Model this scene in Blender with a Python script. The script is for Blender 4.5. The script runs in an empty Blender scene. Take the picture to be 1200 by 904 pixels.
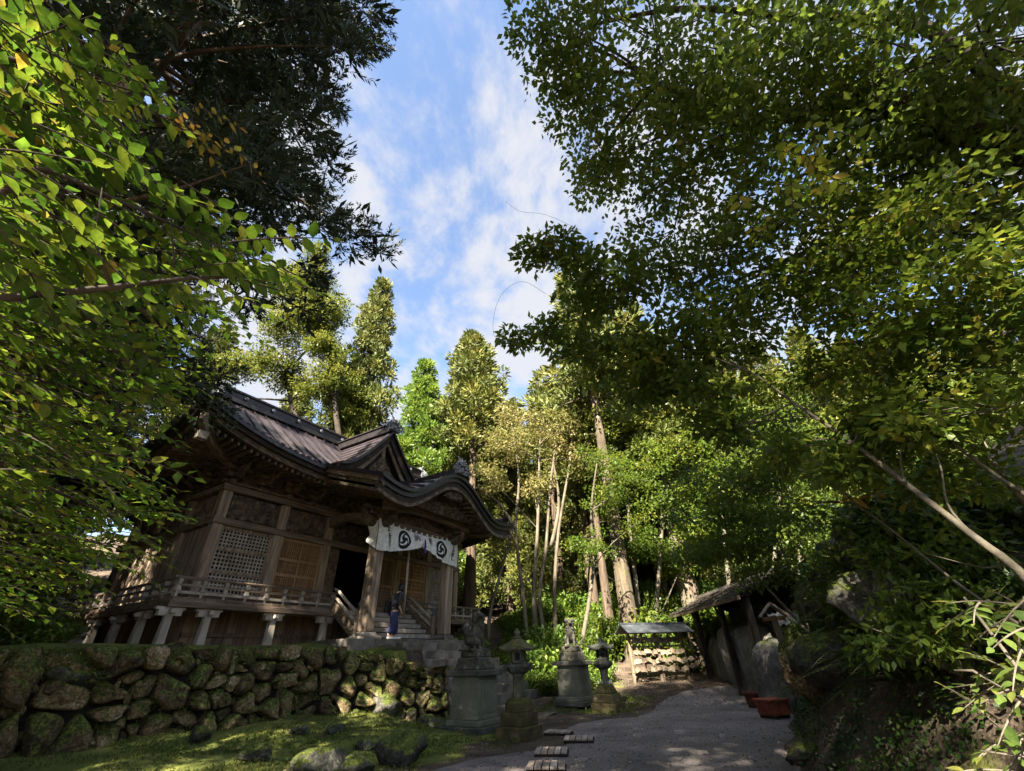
import bpy, math, random
import numpy as np
from mathutils import Vector, Matrix, Euler
from mathutils import noise as mn

# ------------------------------------------------------------------ camera, sky, sun, exposure
scene = bpy.context.scene
COL = scene.collection
FPX, PITCH, ROLL, EYE = 500.0, math.radians(32.5), math.radians(-1.8), 1.55
_c, _s = math.cos(ROLL), math.sin(ROLL)
_right, _up, _fwd = Vector((1, 0, 0)), Vector((0, -math.sin(PITCH), math.cos(PITCH))), Vector((0, math.cos(PITCH), math.sin(PITCH)))
_r2, _u2 = _right * _c + _up * _s, _up * _c - _right * _s
cam_data = bpy.data.cameras.new('camera')
cam = bpy.data.objects.new('camera', cam_data)
COL.objects.link(cam)
cam_data.sensor_fit = 'HORIZONTAL'
cam_data.sensor_width = 36.0
cam_data.lens = FPX / 1200.0 * 36.0
cam_data.clip_start = 0.05
cam_data.clip_end = 3000.0
cam.matrix_world = Matrix(((_r2.x, _u2.x, -_fwd.x, 0), (_r2.y, _u2.y, -_fwd.y, 0), (_r2.z, _u2.z, -_fwd.z, EYE), (0, 0, 0, 1)))
scene.camera = cam

SUN_EL = math.radians(43.0)
SUN_AZ = math.radians(200.0)          # clockwise from +Y: behind the camera, a little to its left
SUN_DIR = Vector((math.sin(SUN_AZ) * math.cos(SUN_EL), math.cos(SUN_AZ) * math.cos(SUN_EL), math.sin(SUN_EL)))
world = bpy.data.worlds.new('World')
scene.world = world
world.use_nodes = True
nt = world.node_tree
nt.nodes.clear()
def wn(t, **k):
    n = nt.nodes.new(t)
    for a, b in k.items():
        setattr(n, a, b)
    return n
w_out = wn('ShaderNodeOutputWorld')
w_bg = wn('ShaderNodeBackground')
w_bg.inputs['Strength'].default_value = 0.065
w_sky = wn('ShaderNodeTexSky', sky_type='NISHITA', sun_disc=False, sun_elevation=SUN_EL, sun_rotation=SUN_AZ)
w_sky.altitude = 400
w_sky.dust_density = 0.6
w_sky.ozone_density = 1.6
# thin broken cloud layer, laid on a horizontal sheet far above the place
w_tc = wn('ShaderNodeTexCoord')
w_sep = wn('ShaderNodeSeparateXYZ')
nt.links.new(w_tc.outputs['Generated'], w_sep.inputs[0])
w_mx = wn('ShaderNodeMath', operation='MAXIMUM'); w_mx.inputs[1].default_value = 0.08
nt.links.new(w_sep.outputs['Z'], w_mx.inputs[0])
w_dx = wn('ShaderNodeMath', operation='DIVIDE'); w_dy = wn('ShaderNodeMath', operation='DIVIDE')
nt.links.new(w_sep.outputs['X'], w_dx.inputs[0]); nt.links.new(w_mx.outputs[0], w_dx.inputs[1])
nt.links.new(w_sep.outputs['Y'], w_dy.inputs[0]); nt.links.new(w_mx.outputs[0], w_dy.inputs[1])
w_cmb = wn('ShaderNodeCombineXYZ')
nt.links.new(w_dx.outputs[0], w_cmb.inputs['X']); nt.links.new(w_dy.outputs[0], w_cmb.inputs['Y'])
w_map = wn('ShaderNodeMapping')
w_map.inputs['Location'].default_value = (3.1, 1.7, 0.0)
w_map.inputs['Rotation'].default_value = (0, 0, math.radians(24))
w_map.inputs['Scale'].default_value = (1.25, 0.85, 1.0)
nt.links.new(w_cmb.outputs[0], w_map.inputs['Vector'])
w_n1 = wn('ShaderNodeTexNoise'); w_n1.inputs['Scale'].default_value = 2.0; w_n1.inputs['Detail'].default_value = 8.0
w_n1.inputs['Roughness'].default_value = 0.66; w_n1.inputs['Distortion'].default_value = 0.25
w_n2 = wn('ShaderNodeTexNoise'); w_n2.inputs['Scale'].default_value = 7.0; w_n2.inputs['Detail'].default_value = 8.0
w_n2.inputs['Roughness'].default_value = 0.55
nt.links.new(w_map.outputs[0], w_n1.inputs['Vector']); nt.links.new(w_map.outputs[0], w_n2.inputs['Vector'])
w_add = wn('ShaderNodeMath', operation='MULTIPLY_ADD'); w_add.inputs[1].default_value = 0.42
nt.links.new(w_n2.outputs['Fac'], w_add.inputs[0]); nt.links.new(w_n1.outputs['Fac'], w_add.inputs[2])
w_rmp = wn('ShaderNodeMapRange'); w_rmp.interpolation_type = 'SMOOTHSTEP'
w_rmp.inputs['From Min'].default_value = 0.57; w_rmp.inputs['From Max'].default_value = 0.82
w_rmp.inputs['To Min'].default_value = 0.06; w_rmp.inputs['To Max'].default_value = 0.95
nt.links.new(w_add.outputs[0], w_rmp.inputs['Value'])
w_mix = wn('ShaderNodeMix', data_type='RGBA')
nt.links.new(w_rmp.outputs[0], w_mix.inputs[0])
nt.links.new(w_sky.outputs[0], w_mix.inputs[6])
w_mix.inputs[7].default_value = (1.95, 1.98, 2.12, 1)
nt.links.new(w_mix.outputs[2], w_bg.inputs['Color'])
nt.links.new(w_bg.outputs[0], w_out.inputs[0])

sun_data = bpy.data.lights.new('sun', 'SUN')
sun_data.energy = 5.0
sun_data.angle = math.radians(0.55)
sun_data.color = (1.0, 0.91, 0.76)
sun = bpy.data.objects.new('sun', sun_data)
COL.objects.link(sun)
sun.location = SUN_DIR * 60
sun.rotation_euler = SUN_DIR.to_track_quat('Z', 'Y').to_euler()

vs = scene.view_settings
vs.view_transform = 'Standard'
vs.look = 'None'
vs.exposure = 2.75
vs.gamma = 1.0
vs.use_curve_mapping = False
cy = scene.cycles
cy.max_bounces = 7
cy.diffuse_bounces = 5
cy.glossy_bounces = 2
cy.transmission_bounces = 3
cy.transparent_max_bounces = 4
cy.caustics_reflective = False
cy.caustics_refractive = False
cy.use_denoising = True
try:
    cy.denoiser = 'OPENIMAGEDENOISE'
    cy.denoising_input_passes = 'RGB_ALBEDO_NORMAL'
except Exception:
    pass
cy.use_adaptive_sampling = True
cy.adaptive_threshold = 0.02

# ------------------------------------------------------------------ places
PHI = math.radians(58.7)
CP, SP = math.cos(PHI), math.sin(PHI)
MX, MY = 0.32, 16.03
def S(v, s, z=0.0):
    """shrine frame (v along its front, s into it) to world"""
    return Vector((MX + v * CP - s * SP, MY + v * SP + s * CP, z))
def vs_of(x, y):
    dx, dy = x - MX, y - MY
    return dx * CP + dy * SP, -dx * SP + dy * CP
def ray(u, v):
    return _r2 * ((u - 600) / FPX) + _u2 * ((452 - v) / FPX) + _fwd
def at(u, v, Y):
    """the point of the place seen in that direction, Y metres ahead"""
    d = ray(u, v)
    return Vector((0, 0, EYE)) + d * (Y / d.y)
def far(u, v, D):
    d = ray(u, v)
    return Vector((0, 0, EYE)) + d.normalized() * D

# ------------------------------------------------------------------ object helpers
def tag(o, label=None, cat=None, group=None, kind=None):
    if label: o['label'] = label
    if cat: o['category'] = cat
    if group: o['group'] = group
    if kind: o['kind'] = kind
    return o
def empty(name, loc=(0, 0, 0), rz=0.0, parent=None):
    o = bpy.data.objects.new(name, None)
    o.empty_display_size = 0.2
    COL.objects.link(o)
    o.location = loc
    o.rotation_euler = (0, 0, rz)
    if parent: o.parent = parent
    return o
def link_mesh(name, me, mat=None, parent=None, loc=(0, 0, 0), rot=(0, 0, 0), sc=None):
    o = bpy.data.objects.new(name, me)
    COL.objects.link(o)
    if mat is not None and len(me.materials) == 0:
        me.materials.append(mat)
    o.location = loc
    o.rotation_euler = rot
    if sc is not None: o.scale = sc if hasattr(sc, '__len__') else (sc, sc, sc)
    if parent: o.parent = parent
    return o
def copy_tree(o, parent=None):
    c = o.copy()
    COL.objects.link(c)
    if parent is not None: c.parent = parent
    for ch in [x for x in o.children]:
        copy_tree(ch, c)
    return c

class MB:
    def __init__(self):
        self.v, self.f = [], []
    def add(self, vs, fs):
        b = len(self.v)
        self.v += [tuple(p) for p in vs]
        self.f += [tuple(b + i for i in f) for f in fs]
        return self
    def box(self, x0, x1, y0, y1, z0, z1):
        return self.add([(x0, y0, z0), (x1, y0, z0), (x1, y1, z0), (x0, y1, z0), (x0, y0, z1), (x1, y0, z1), (x1, y1, z1), (x0, y1, z1)],
                        [(0, 3, 2, 1), (4, 5, 6, 7), (0, 1, 5, 4), (1, 2, 6, 5), (2, 3, 7, 6), (3, 0, 4, 7)])
    def frustum(self, cx, cy, z0, z1, a0, b0, a1, b1, dx=0, dy=0):
        return self.add([(cx - a0, cy - b0, z0), (cx + a0, cy - b0, z0), (cx + a0, cy + b0, z0), (cx - a0, cy + b0, z0),
                         (cx - a1 + dx, cy - b1 + dy, z1), (cx + a1 + dx, cy - b1 + dy, z1), (cx + a1 + dx, cy + b1 + dy, z1), (cx - a1 + dx, cy + b1 + dy, z1)],
                        [(0, 3, 2, 1), (4, 5, 6, 7), (0, 1, 5, 4), (1, 2, 6, 5), (2, 3, 7, 6), (3, 0, 4, 7)])
    def bar(self, p, q, w, h, up=(0, 0, 1)):
        """rectangular bar from p to q, w across, h along up"""
        p, q = Vector(p), Vector(q)
        d = (q - p).normalized()
        u = Vector(up)
        sd = d.cross(u)
        if sd.length < 1e-5:
            sd = d.cross(Vector((0, 1, 0)))
        sd.normalize()
        u = sd.cross(d).normalized()
        a, b = sd * (w / 2), u * (h / 2)
        vs_ = [p - a - b, p + a - b, p + a + b, p - a + b, q - a - b, q + a - b, q + a + b, q - a + b]
        return self.add(vs_, [(0, 1, 2, 3), (7, 6, 5, 4), (0, 4, 5, 1), (1, 5, 6, 2), (2, 6, 7, 3), (3, 7, 4, 0)])
    def sweep(self, pts, w, h, up=(0, 0, 1)):
        """rectangular section swept through points (section stays upright)"""
        pts = [Vector(p) for p in pts]
        n = len(pts); vs_ = []
        for i, p in enumerate(pts):
            d = (pts[min(i + 1, n - 1)] - pts[max(i - 1, 0)]).normalized()
            u = Vector(up); sd = d.cross(u).normalized(); u = sd.cross(d).normalized()
            a, b = sd * (w / 2), u * (h / 2)
            vs_ += [p - a - b, p + a - b, p + a + b, p - a + b]
        fs = [(0, 1, 2, 3)]
        for i in range(n - 1):
            k = 4 * i
            for j in range(4):
                fs.append((k + j, k + (j + 1) % 4, k + 4 + (j + 1) % 4, k + 4 + j)[::-1])
        k = 4 * (n - 1)
        fs.append((k + 3, k + 2, k + 1, k))
        return self.add(vs_, fs)
    def tube(self, pts, rad, n=7, cap=True, smooth=0):
        pts = [Vector(p) for p in pts]
        if not hasattr(rad, '__len__'): rad = [rad] * len(pts)
        if smooth and len(pts) > 2:                       # Catmull-Rom through the points
            q, rr, k = [], [], len(pts)
            for i in range(k - 1):
                p0, p1, p2, p3 = pts[max(i - 1, 0)], pts[i], pts[i + 1], pts[min(i + 2, k - 1)]
                for j in range(smooth):
                    t = j / smooth
                    q.append(.5 * (2 * p1 + (p2 - p0) * t + (2 * p0 - 5 * p1 + 4 * p2 - p3) * t * t + (3 * p1 - p0 - 3 * p2 + p3) * t ** 3))
                    rr.append(rad[i] + (rad[i + 1] - rad[i]) * t)
            q.append(pts[-1]); rr.append(rad[-1]); pts, rad = q, rr
        m = len(pts); vs_ = []
        ref = Vector((0.13, 0.31, 0.94))
        for i, p in enumerate(pts):
            d = (pts[min(i + 1, m - 1)] - pts[max(i - 1, 0)])
            d = d.normalized() if d.length > 1e-9 else Vector((0, 0, 1))
            a = d.cross(ref)
            if a.length < 0.05: a = d.cross(Vector((1, 0, 0)))
            a.normalize(); b = d.cross(a)
            for k in range(n):
                t = 2 * math.pi * k / n
                vs_.append(p + (a * math.cos(t) + b * math.sin(t)) * rad[i])
        fs = []
        for i in range(m - 1):
            for k in range(n):
                fs.append((i * n + k, i * n + (k + 1) % n, (i + 1) * n + (k + 1) % n, (i + 1) * n + k))
        if cap:
            fs.append(tuple(range(n))[::-1]); fs.append(tuple((m - 1) * n + k for k in range(n)))
        return self.add(vs_, fs)
    def lathe(self, prof, n=12, cx=0, cy=0, rot=0.0):
        vs_, fs = [], []
        for r, z in prof:
            for k in range(n):
                t = 2 * math.pi * k / n + rot
                vs_.append((cx + r * math.cos(t), cy + r * math.sin(t), z))
        m = len(prof)
        for i in range(m - 1):
            for k in range(n):
                fs.append((i * n + k, i * n + (k + 1) % n, (i + 1) * n + (k + 1) % n, (i + 1) * n + k))
        fs.append(tuple(range(n))[::-1]); fs.append(tuple((m - 1) * n + k for k in range(n)))
        return self.add(vs_, fs)
    def grid(self, rows, closed=False):
        """rows of points of equal length"""
        nr, nc = len(rows), len(rows[0])
        vs_ = [p for r in rows for p in r]
        fs = [(i * nc + j, i * nc + j + 1, (i + 1) * nc + j + 1, (i + 1) * nc + j) for i in range(nr - 1) for j in range(nc - 1)]
        return self.add(vs_, fs)
    def mesh(self, name):
        me = bpy.data.meshes.new(name)
        me.from_pydata(self.v, [], self.f)
        me.update()
        return me
    def build(self, name, mat, parent=None, loc=(0, 0, 0), rot=(0, 0, 0), smooth=False, bevel=0.0):
        me = self.mesh(name)
        if smooth:
            me.polygons.foreach_set('use_smooth', [True] * len(me.polygons))
        o = link_mesh(name, me, mat, parent, loc, rot)
        if bevel:
            b = o.modifiers.new('bevel', 'BEVEL'); b.width = bevel; b.segments = 2; b.limit_method = 'ANGLE'
        return o

def np_mesh(name, V, F, attrs=None, smooth=False):
    """V (n,3), F (m,k) with k equal for all faces"""
    V = np.ascontiguousarray(V, dtype=np.float32); F = np.ascontiguousarray(F, dtype=np.int32)
    me = bpy.data.meshes.new(name)
    n, (m, k) = len(V), F.shape
    me.vertices.add(n); me.vertices.foreach_set('co', V.ravel())
    me.loops.add(m * k); me.loops.foreach_set('vertex_index', F.ravel())
    me.polygons.add(m)
    me.polygons.foreach_set('loop_start', np.arange(0, m * k, k, dtype=np.int32))
    try:
        me.polygons.foreach_set('loop_total', np.full(m, k, dtype=np.int32))
    except Exception:
        pass
    if smooth:
        me.polygons.foreach_set('use_smooth', np.ones(m, dtype=bool))
    for an, av in (attrs or {}).items():
        a = me.attributes.new(an, 'FLOAT', 'POINT')
        a.data.foreach_set('value', np.ascontiguousarray(av, dtype=np.float32))
    me.update(calc_edges=True)
    return me

# ------------------------------------------------------------------ materials
def new_mat(name):
    m = bpy.data.materials.new(name)
    m.use_nodes = True
    m.node_tree.nodes.clear()
    return m, m.node_tree
def N(t, typ, **k):
    n = t.nodes.new(typ)
    for a, b in k.items():
        setattr(n, a, b)
    return n
def ramp(t, cols):
    r = N(t, 'ShaderNodeValToRGB')
    e = r.color_ramp.elements
    while len(e) > 1: e.remove(e[-1])
    e[0].position = cols[0][0]; e[0].color = (*cols[0][1], 1)
    for p, c in cols[1:]:
        x = e.new(p); x.color = (*c, 1)
    return r
def coords(t, frame='world', scale=(1, 1, 1)):
    if frame == 'object':
        src = N(t, 'ShaderNodeTexCoord').outputs['Object']
    else:
        src = N(t, 'ShaderNodeNewGeometry').outputs['Position']
    mp = N(t, 'ShaderNodeMapping')
    t.links.new(src, mp.inputs['Vector'])
    if frame == 'shrine':
        m2 = N(t, 'ShaderNodeMapping'); m2.inputs['Rotation'].default_value = (0, 0, -PHI)
        t.links.new(src, m2.inputs['Vector']); t.links.new(m2.outputs[0], mp.inputs['Vector'])
    mp.inputs['Scale'].default_value = scale
    return mp.outputs[0]
def surf(name, cols, scale=4.0, detail=6, rough=0.85, bump=0.4, bdist=0.02, frame='world', stretch=(1, 1, 1), metallic=0.0,
         moss=None, spec=0.3, fine=None, rnd=0.0, mossn=0.6, speck=0.0, speckscale=90):
    """cols: list of (pos, rgb); moss: (rgb dark, rgb light, amount)"""
    m, t = new_mat(name)
    out = N(t, 'ShaderNodeOutputMaterial'); bs = N(t, 'ShaderNodeBsdfPrincipled')
    t.links.new(bs.outputs[0], out.inputs[0])
    co = coords(t, frame, stretch)
    n1 = N(t, 'ShaderNodeTexNoise'); n1.inputs['Scale'].default_value = scale; n1.inputs['Detail'].default_value = detail
    n1.inputs['Roughness'].default_value = 0.62
    t.links.new(co, n1.inputs['Vector'])
    fac = n1.outputs['Fac']
    if rnd:
        oi = N(t, 'ShaderNodeObjectInfo')
        ma = N(t, 'ShaderNodeMath', operation='MULTIPLY_ADD'); ma.inputs[1].default_value = rnd
        t.links.new(oi.outputs['Random'], ma.inputs[0]); t.links.new(fac, ma.inputs[2])
        sb = N(t, 'ShaderNodeMath', operation='SUBTRACT'); sb.inputs[1].default_value = rnd / 2
        t.links.new(ma.outputs[0], sb.inputs[0]); fac = sb.outputs[0]
    r = ramp(t, cols)
    t.links.new(fac, r.inputs[0])
    colour = r.outputs[0]
    n2 = N(t, 'ShaderNodeTexNoise'); n2.inputs['Scale'].default_value = fine or scale * 6; n2.inputs['Detail'].default_value = 5
    t.links.new(co, n2.inputs['Vector'])
    hgt = n2.outputs['Fac']
    if moss:
        g = N(t, 'ShaderNodeNewGeometry'); sx = N(t, 'ShaderNodeSeparateXYZ')
        t.links.new(g.outputs['Normal'], sx.inputs[0])
        n3 = N(t, 'ShaderNodeTexNoise'); n3.inputs['Scale'].default_value = 2.3; n3.inputs['Detail'].default_value = 7
        t.links.new(g.outputs['Position'], n3.inputs['Vector'])
        a1 = N(t, 'ShaderNodeMath', operation='MULTIPLY_ADD'); a1.inputs[1].default_value = mossn
        t.links.new(sx.outputs['Z'], a1.inputs[0]); t.links.new(n3.outputs['Fac'], a1.inputs[2])
        mr = N(t, 'ShaderNodeMapRange'); mr.interpolation_type = 'SMOOTHSTEP'
        mr.inputs['From Min'].default_value = 1.0 - moss[2]; mr.inputs['From Max'].default_value = 1.25 - moss[2]
        t.links.new(a1.outputs[0], mr.inputs['Value'])
        n4 = N(t, 'ShaderNodeTexNoise'); n4.inputs['Scale'].default_value = 11; n4.inputs['Detail'].default_value = 6
        t.links.new(g.outputs['Position'], n4.inputs['Vector'])
        r2 = ramp(t, [(0.35, moss[0]), (0.68, moss[1])])
        t.links.new(n4.outputs['Fac'], r2.inputs[0])
        mx = N(t, 'ShaderNodeMix', data_type='RGBA')
        t.links.new(mr.outputs[0], mx.inputs[0]); t.links.new(colour, mx.inputs[6]); t.links.new(r2.outputs[0], mx.inputs[7])
        colour = mx.outputs[2]
    if speck:
        n6 = N(t, 'ShaderNodeTexNoise'); n6.inputs['Scale'].default_value = speckscale; n6.inputs['Detail'].default_value = 3
        t.links.new(co, n6.inputs['Vector'])
        r6 = ramp(t, [(0.34, (1 - speck,) * 3), (0.52, (1.0,) * 3), (0.68, (1 + speck * 1.6,) * 3)])
        t.links.new(n6.outputs['Fac'], r6.inputs[0])
        m6 = N(t, 'ShaderNodeMix', data_type='RGBA', blend_type='MULTIPLY'); m6.inputs[0].default_value = 1.0
        t.links.new(colour, m6.inputs[6]); t.links.new(r6.outputs[0], m6.inputs[7]); colour = m6.outputs[2]
    t.links.new(colour, bs.inputs['Base Color'])
    bs.inputs['Roughness'].default_value = rough
    bs.inputs['Metallic'].default_value = metallic
    bs.inputs['Specular IOR Level'].default_value = spec
    if bump:
        b = N(t, 'ShaderNodeBump'); b.inputs['Strength'].default_value = bump; b.inputs['Distance'].default_value = bdist
        t.links.new(hgt, b.inputs['Height']); t.links.new(b.outputs[0], bs.inputs['Normal'])
    return m
def leaf_mat(name, cols, trans=0.45, tcol=None, rough=0.45, src='attr', spec=0.35):
    """thin leaves: reflect on the lit side and let light through"""
    m, t = new_mat(name)
    out = N(t, 'ShaderNodeOutputMaterial'); bs = N(t, 'ShaderNodeBsdfPrincipled'); tr = N(t, 'ShaderNodeBsdfTranslucent')
    mix = N(t, 'ShaderNodeMixShader'); mix.inputs[0].default_value = trans
    if src == 'attr':
        a = N(t, 'ShaderNodeAttribute'); a.attribute_name = 'rnd'; f = a.outputs['Fac']
    else:
        f = N(t, 'ShaderNodeObjectInfo').outputs['Random']
    r0_ = ramp(t, cols)
    t.links.new(f, r0_.inputs[0])
    # blotches and paler veins so that no leaf is one flat colour
    nz = N(t, 'ShaderNodeTexNoise'); nz.inputs['Scale'].default_value = 4.0 if src == 'obj' else 26.0; nz.inputs['Detail'].default_value = 4
    t.links.new(coords(t, 'object'), nz.inputs['Vector'])
    rz_ = ramp(t, [(0.32, (0.62, 0.66, 0.6)), (0.5, (1.0, 1.0, 1.0)), (0.7, (1.32, 1.22, 1.1))])
    t.links.new(nz.outputs['Fac'], rz_.inputs[0])
    mul = N(t, 'ShaderNodeMix', data_type='RGBA', blend_type='MULTIPLY'); mul.inputs[0].default_value = 1.0
    t.links.new(r0_.outputs[0], mul.inputs[6]); t.links.new(rz_.outputs[0], mul.inputs[7])
    class r: outputs = [mul.outputs[2]]
    t.links.new(r.outputs[0], bs.inputs['Base Color'])
    hs = N(t, 'ShaderNodeHueSaturation'); hs.inputs['Hue'].default_value = 0.485; hs.inputs['Saturation'].default_value = 1.0
    hs.inputs['Value'].default_value = 1.6
    t.links.new(r.outputs[0], hs.inputs['Color'])
    t.links.new(hs.outputs[0], tr.inputs['Color'])
    bs.inputs['Roughness'].default_value = rough
    bs.inputs['Specular IOR Level'].default_value = spec
    t.links.new(bs.outputs[0], mix.inputs[1]); t.links.new(tr.outputs[0], mix.inputs[2]); t.links.new(mix.outputs[0], out.inputs[0])
    return m
def plain(name, c, rough=0.7, metallic=0.0, spec=0.3):
    m, t = new_mat(name)
    out = N(t, 'ShaderNodeOutputMaterial'); bs = N(t, 'ShaderNodeBsdfPrincipled')
    t.links.new(bs.outputs[0], out.inputs[0])
    n = N(t, 'ShaderNodeTexNoise'); n.inputs['Scale'].default_value = 9; n.inputs['Detail'].default_value = 4
    t.links.new(coords(t, 'object'), n.inputs['Vector'])
    r = ramp(t, [(0.3, tuple(x * 0.8 for x in c)), (0.7, tuple(min(1, x * 1.15) for x in c))])
    t.links.new(n.outputs['Fac'], r.inputs[0]); t.links.new(r.outputs[0], bs.inputs['Base Color'])
    bs.inputs['Roughness'].default_value = rough; bs.inputs['Metallic'].default_value = metallic
    bs.inputs['Specular IOR Level'].default_value = spec
    return m

MOSS_D, MOSS_L = (0.034, 0.050, 0.010), (0.135, 0.155, 0.024)
m = {}
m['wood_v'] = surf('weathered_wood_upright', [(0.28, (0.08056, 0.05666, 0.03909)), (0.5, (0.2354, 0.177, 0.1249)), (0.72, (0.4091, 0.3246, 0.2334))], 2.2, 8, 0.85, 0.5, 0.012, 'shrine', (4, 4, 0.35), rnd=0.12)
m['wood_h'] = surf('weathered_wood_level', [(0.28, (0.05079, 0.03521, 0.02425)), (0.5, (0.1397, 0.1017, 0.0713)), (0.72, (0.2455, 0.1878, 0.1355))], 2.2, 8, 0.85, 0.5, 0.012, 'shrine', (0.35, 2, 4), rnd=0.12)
m['wood_pale'] = surf('pale_grey_wood', [(0.28, (0.16, 0.13, 0.105)), (0.5, (0.32, 0.275, 0.225)), (0.72, (0.44, 0.39, 0.33))], 2.4, 8, 0.85, 0.5, 0.012, 'shrine', (2, 2, 0.6), rnd=0.15)
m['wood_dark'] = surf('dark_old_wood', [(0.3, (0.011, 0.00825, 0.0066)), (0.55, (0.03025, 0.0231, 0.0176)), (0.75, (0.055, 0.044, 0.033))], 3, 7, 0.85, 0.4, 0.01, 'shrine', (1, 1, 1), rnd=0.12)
m['wood_carved'] = surf('carved_wood', [(0.3, (0.03174, 0.02324, 0.01628)), (0.5, (0.09976, 0.07302, 0.04884)), (0.72, (0.2086, 0.1578, 0.1073))], 5, 7, 0.85, 0.8, 0.03, 'shrine', (1, 1, 1), rnd=0.15)
m['plank'] = surf('brown_planks', [(0.28, (0.09, 0.0564, 0.0336)), (0.5, (0.192, 0.126, 0.078)), (0.72, (0.282, 0.198, 0.126))], 2.0, 7, 0.8, 0.4, 0.01, 'shrine', (3, 3, 0.3), rnd=0.25)
m['door_wood'] = surf('warm_door_wood', [(0.28, (0.132, 0.0715, 0.033)), (0.5, (0.275, 0.1595, 0.077)), (0.72, (0.363, 0.2255, 0.121))], 2.0, 7, 0.7, 0.3, 0.01, 'shrine', (3, 3, 0.4), rnd=0.15)
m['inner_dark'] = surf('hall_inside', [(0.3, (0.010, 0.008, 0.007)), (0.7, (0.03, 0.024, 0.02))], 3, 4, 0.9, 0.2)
m['roof_panel'] = surf('copper_brown_sheet', [(0.25, (0.0513, 0.04019, 0.04666)), (0.5, (0.09833, 0.07866, 0.08942)), (0.75, (0.1625, 0.1325, 0.1458))], 1.6, 8, 0.34, 0.15, 0.01, 'shrine', (3, 0.6, 0.6), metallic=0.55, spec=0.5, rnd=0.25)
m['roof_dark'] = surf('dark_roof_trim', [(0.3, (0.0132, 0.0108, 0.01197)), (0.7, (0.042, 0.0348, 0.03465))], 3, 6, 0.42, 0.2, 0.01, 'shrine', metallic=0.3, spec=0.5)
m['patina'] = surf('grey_ridge_ornament', [(0.3, (0.05, 0.05, 0.055)), (0.55, (0.16, 0.17, 0.185)), (0.75, (0.33, 0.34, 0.36))], 8, 6, 0.5, 0.7, 0.03, metallic=0.3)
m['granite'] = surf('grey_granite', [(0.25, (0.06961, 0.07098, 0.05417)), (0.5, (0.1439, 0.1456, 0.1115)), (0.75, (0.2181, 0.2184, 0.1673))], 1.7, 9, 0.8, 0.25, 0.008, moss=((0.035, 0.04, 0.02), (0.09, 0.10, 0.04), 0.12), fine=60, speck=0.3, speckscale=60)
m['slab'] = surf('dark_stone_slab', [(0.28, (0.03154, 0.03238, 0.02826)), (0.5, (0.07661, 0.077, 0.0665)), (0.75, (0.1442, 0.14, 0.1205))], 3.0, 8, 0.8, 0.35, 0.012, moss=((0.03, 0.035, 0.015), (0.08, 0.085, 0.03), 0.10))
m['lichen_stone'] = surf('lichened_stone', [(0.3, (0.0253, 0.0234, 0.01742)), (0.48, (0.06957, 0.06325, 0.04807)), (0.6, (0.1202, 0.1138, 0.09014)), (0.72, (0.2656, 0.2593, 0.2223))], 7, 9, 0.9, 0.8, 0.03, moss=(MOSS_D, (0.10, 0.105, 0.03), 0.16))
m['lantern_low'] = surf('mossy_lantern_stone', [(0.28, (0.03224, 0.02686, 0.01161)), (0.52, (0.0806, 0.06715, 0.03047)), (0.68, (0.1531, 0.1185, 0.05078)), (0.8, (0.3385, 0.3002, 0.2176))], 4.5, 9, 0.9, 0.7, 0.02, moss=((0.035, 0.04, 0.01), (0.13, 0.12, 0.03), 0.30))
m['lantern_top'] = surf('weathered_lantern_stone', [(0.28, (0.04219, 0.04125, 0.03029)), (0.5, (0.1031, 0.09844, 0.06946)), (0.72, (0.1969, 0.1827, 0.1291))], 5, 9, 0.9, 0.6, 0.02, moss=((0.05, 0.05, 0.015), (0.15, 0.135, 0.045), 0.26))
m['wall_stone'] = surf('rubble_stone', [(0.24, (0.03513, 0.02627, 0.01471)), (0.45, (0.1054, 0.07442, 0.03675)), (0.6, (0.1858, 0.1356, 0.0668)), (0.78, (0.3111, 0.2496, 0.157))], 2.2, 10, 0.92, 1.0, 0.11, moss=(MOSS_D, (0.115, 0.125, 0.022), 0.385), rnd=0.30, fine=9, speck=0.45, speckscale=22)
m['boulder'] = surf('mossy_boulder', [(0.28, (0.022, 0.022, 0.019)), (0.5, (0.065, 0.062, 0.05)), (0.72, (0.16, 0.15, 0.12))], 2.5, 10, 0.92, 0.9, 0.05, moss=(MOSS_D, MOSS_L, 0.30), rnd=0.2, fine=14, speck=0.4, speckscale=24)
m['step_stone'] = surf('step_stone', [(0.28, (0.06, 0.0496, 0.04)), (0.5, (0.136, 0.116, 0.096)), (0.74, (0.248, 0.22, 0.192))], 2.6, 9, 0.85, 0.5, 0.02, moss=((0.03, 0.035, 0.012), (0.09, 0.09, 0.03), 0.05), rnd=0.15)
m['cliff'] = surf('bare_rock', [(0.25, (0.0405, 0.03746, 0.0324)), (0.5, (0.1316, 0.1215, 0.1013)), (0.75, (0.3038, 0.2835, 0.248))], 1.3, 10, 0.92, 1.0, 0.12, stretch=(1, 1, 0.6), moss=(MOSS_D, (0.09, 0.10, 0.03), 0.17), fine=7)
m['ground'] = surf('forest_floor', [(0.3, (0.02548, 0.01837, 0.01225)), (0.5, (0.06825, 0.049, 0.03325)), (0.7, (0.132, 0.09625, 0.06825))], 1.2, 10, 0.95, 0.8, 0.05, fine=18, speck=0.5, speckscale=26)
m['path'] = surf('worn_asphalt', [(0.28, (0.09178, 0.07958, 0.07498)), (0.48, (0.1636, 0.1393, 0.1305)), (0.62, (0.2137, 0.1806, 0.1681)), (0.78, (0.3086, 0.26, 0.237))], 0.8, 12, 0.88, 0.55, 0.015, fine=45, speck=0.22, speckscale=30)
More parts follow.
